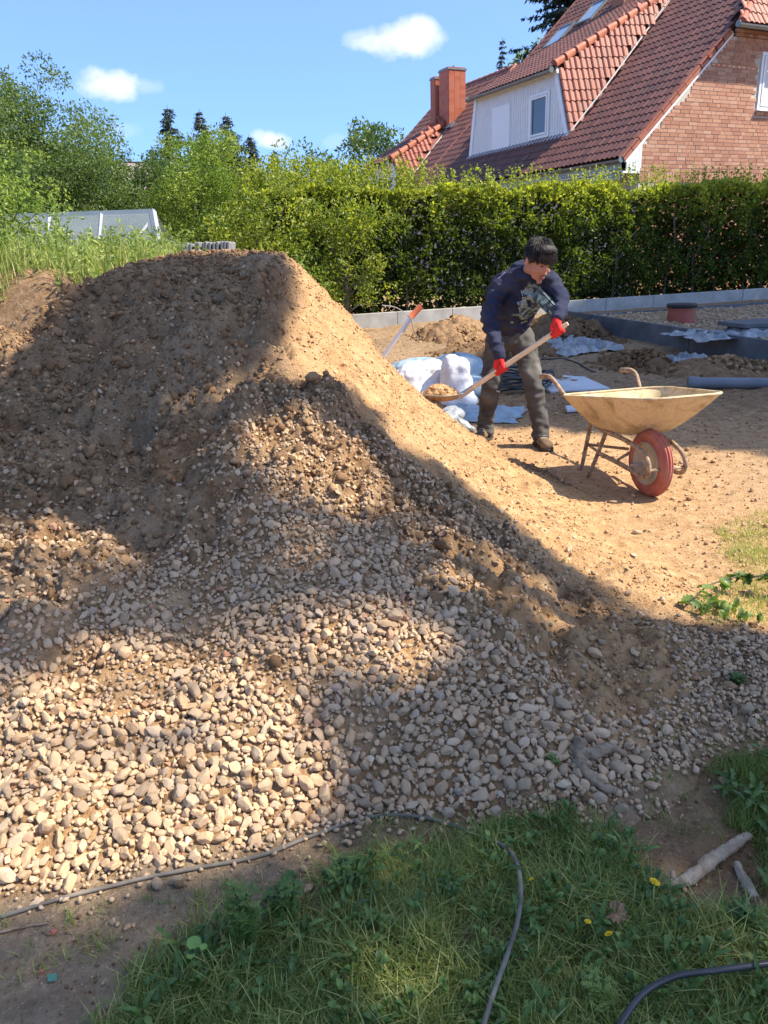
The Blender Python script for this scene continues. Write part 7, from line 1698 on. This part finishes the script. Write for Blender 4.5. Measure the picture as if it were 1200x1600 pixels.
# ------------------------------------------------------------------ the trees beyond the right edge that shade the heap and the plot
def shade_tree(label, outer, holes, dens, h0, h1, n, leaf, base, seed, mat=LEAF_TREE, zlift=0.0, jit=.05, hole_dens=.12):
    r = np.random.default_rng(seed); P_ = np.array(outer); lo, hi_ = P_.min(0), P_.max(0); x = r.uniform(lo[0], hi_[0], n * 3); y = r.uniform(lo[1], hi_[1], n * 3); k = in_poly(x, y, outer); x, y = x[k], y[k]
    keep_ = r.random(len(x)) < dens(x, y)
    for ho, dd in holes: keep_ &= ~((poly_dist(x, y, ho) > (-.09 if dd < .1 else -.03)) & (r.random(len(x)) > dd))
    x, y = x[keep_][:n], y[keep_][:n]; z = np.maximum(ground_base(x, y), smooth_heap(x, y)) + zlift
    # boughs: heights gather round a few layers that vary over the crown
    ly = vnoise(x * 1.1, y * 1.1, seed) * .5 + r.choice(5, len(x)) / 5 + r.normal(0, .035, len(x)); hz_ = h0 + (h1 - h0) * np.clip(ly / 1.3, 0, 1)
    t = (hz_ - z) / SUN[2]; P = np.stack([x, y, z], -1) + SUN[None] * t[:, None] + r.normal(0, jit, (len(x), 3)); D, W = rand_leaves(P, leaf, r, .1)
    root = empty('broadleaf_tree', base); tag(root, label, 'tree'); o = leaf_cards(P - np.array(base), D, W, np.clip(r.normal(.45, .2, len(P)), 0, 1), 'crown', mat, root, wid=.75)
    c = P.mean(0) - np.array(base); m = MB(); m.tube(spline([(0, 0, -.2), (0, 0, 1.6), tuple(c * np.array([.3, .3, .55])), tuple(c)], 5), list(np.linspace(.17, .05, 16)), 8)
    for i in r.choice(len(P), 40):
        q = P[i] - np.array(base); c2 = c * np.array([.3, .3, .5]); ok_ = True
        for t_ in (0, .25, .5, .75):
            w_ = (c2 * (1 - t_) + q * t_) + np.array(base); gq = w_ - SUN * (w_[2] / SUN[2])
            if gq[0] < 2.2 and poly_dist(gq[0:1], gq[1:2], outer)[0] < .15: ok_ = False
        if poly_dist(np.array([x[i]]), np.array([y[i]]), outer)[0] < .2: ok_ = False
        if ok_: m.tube(spline([tuple(c * np.array([.3, .3, .5])), tuple((c * .5 + q * .5) * np.array([.8, .8, .9])), tuple(q)], 3), list(np.linspace(.04, .008, 7)), 5)
    m.build('trunk', M_['bark'], root, True); return root
OUT1 = region((-700,1000),(-500,800),(-200,740),(0,605),(60,560),(108,485),(125,450),(200,412),(300,402),(440,400),(450,430),(438,500),(400,560),(350,600),(400,612),(500,612),(585,632),(612,690),(690,728),(770,792),(845,850),(930,925),(1000,958),(1090,975),(1200,1012),(1330,1040),(1700,1250),(1700,1700),(-900,1700),(-900,1200))
HOLES = [(region((375,690),(450,670),(525,690),(575,755),(555,822),(480,852),(420,805),(362,745)), .01), (region((222,748),(350,686),(352,702),(240,772)), .15), (region((235,655),(300,625),(400,600),(410,618),(330,640),(250,672)), .05), (region((150,560),(200,550),(210,575),(150,590)), .3),
 (region((-80,880),(120,846),(195,876),(110,930),(40,965),(-80,985)), .02), (region((-80,760),(90,750),(110,800),(-80,812)), .45),
 (region((-250,1120),(60,1095),(115,1035),(200,1010),(330,1060),(430,1110),(505,1190),(490,1275),(300,1345),(0,1415),(-300,1460)), .02),
 (region((230,925),(320,905),(345,960),(300,1010),(240,990)), .25), (region((350,950),(450,895),(560,930),(660,965),(705,1010),(690,1062),(560,1045),(450,1035),(370,1012)), .06),
 (region((640,868),(700,862),(800,895),(880,950),(915,1000),(840,1000),(740,960),(655,915)), .04), (region((940,940),(1010,955),(1100,975),(1130,1000),(1060,1010),(960,985)), .1),
 (region((600,1380),(700,1370),(720,1450),(640,1470)), .5), (region((500,1330),(620,1315),(600,1390),(520,1400)), .5), (region((820,1150),(900,1130),(980,1200),(900,1250)), .45), (region((1030,1110),(1090,1090),(1110,1150),(1050,1170)), .4),
 (region((0,1500),(200,1420),(260,1440),(120,1560)), .45)]
shade_tree('leafy tree beyond the right edge whose dappled shade lies over the heap', OUT1, HOLES, lambda x, y: np.where(y < 1.62, .36, 1.0) * np.where(fbm(x, y, .35, 3, 200) < -.33, .22, 1), 7.5, 11.5, 40000, .09, (8.6, 1.4, 0), 71, jit=.035)
OUT2 = [(.75, 6.75), (1.48, 6.38), (2.05, 5.92), (2.8, 5.30), (4.2, 4.9), (7.5, 5.5), (11, 8), (12, 17.5), (4.6, 17.2), (3.6, 14.6), (3.0, 13.6), (2.6, 12.0), (1.7, 10.6), (1.0, 9.0), (.55, 8.2), (.95, 7.6), (.6, 7.1)]
shade_tree('tall tree beyond the right edge whose shade covers the far side of the plot', OUT2, [([(.2, 7.3), (1.0, 7.2), (1.05, 8.0), (.3, 8.2)], .05)], lambda x, y: np.where(y > 13.5, .7, 1.0), 10, 15, 46000, .30, (16, 8.0, 0), 72)
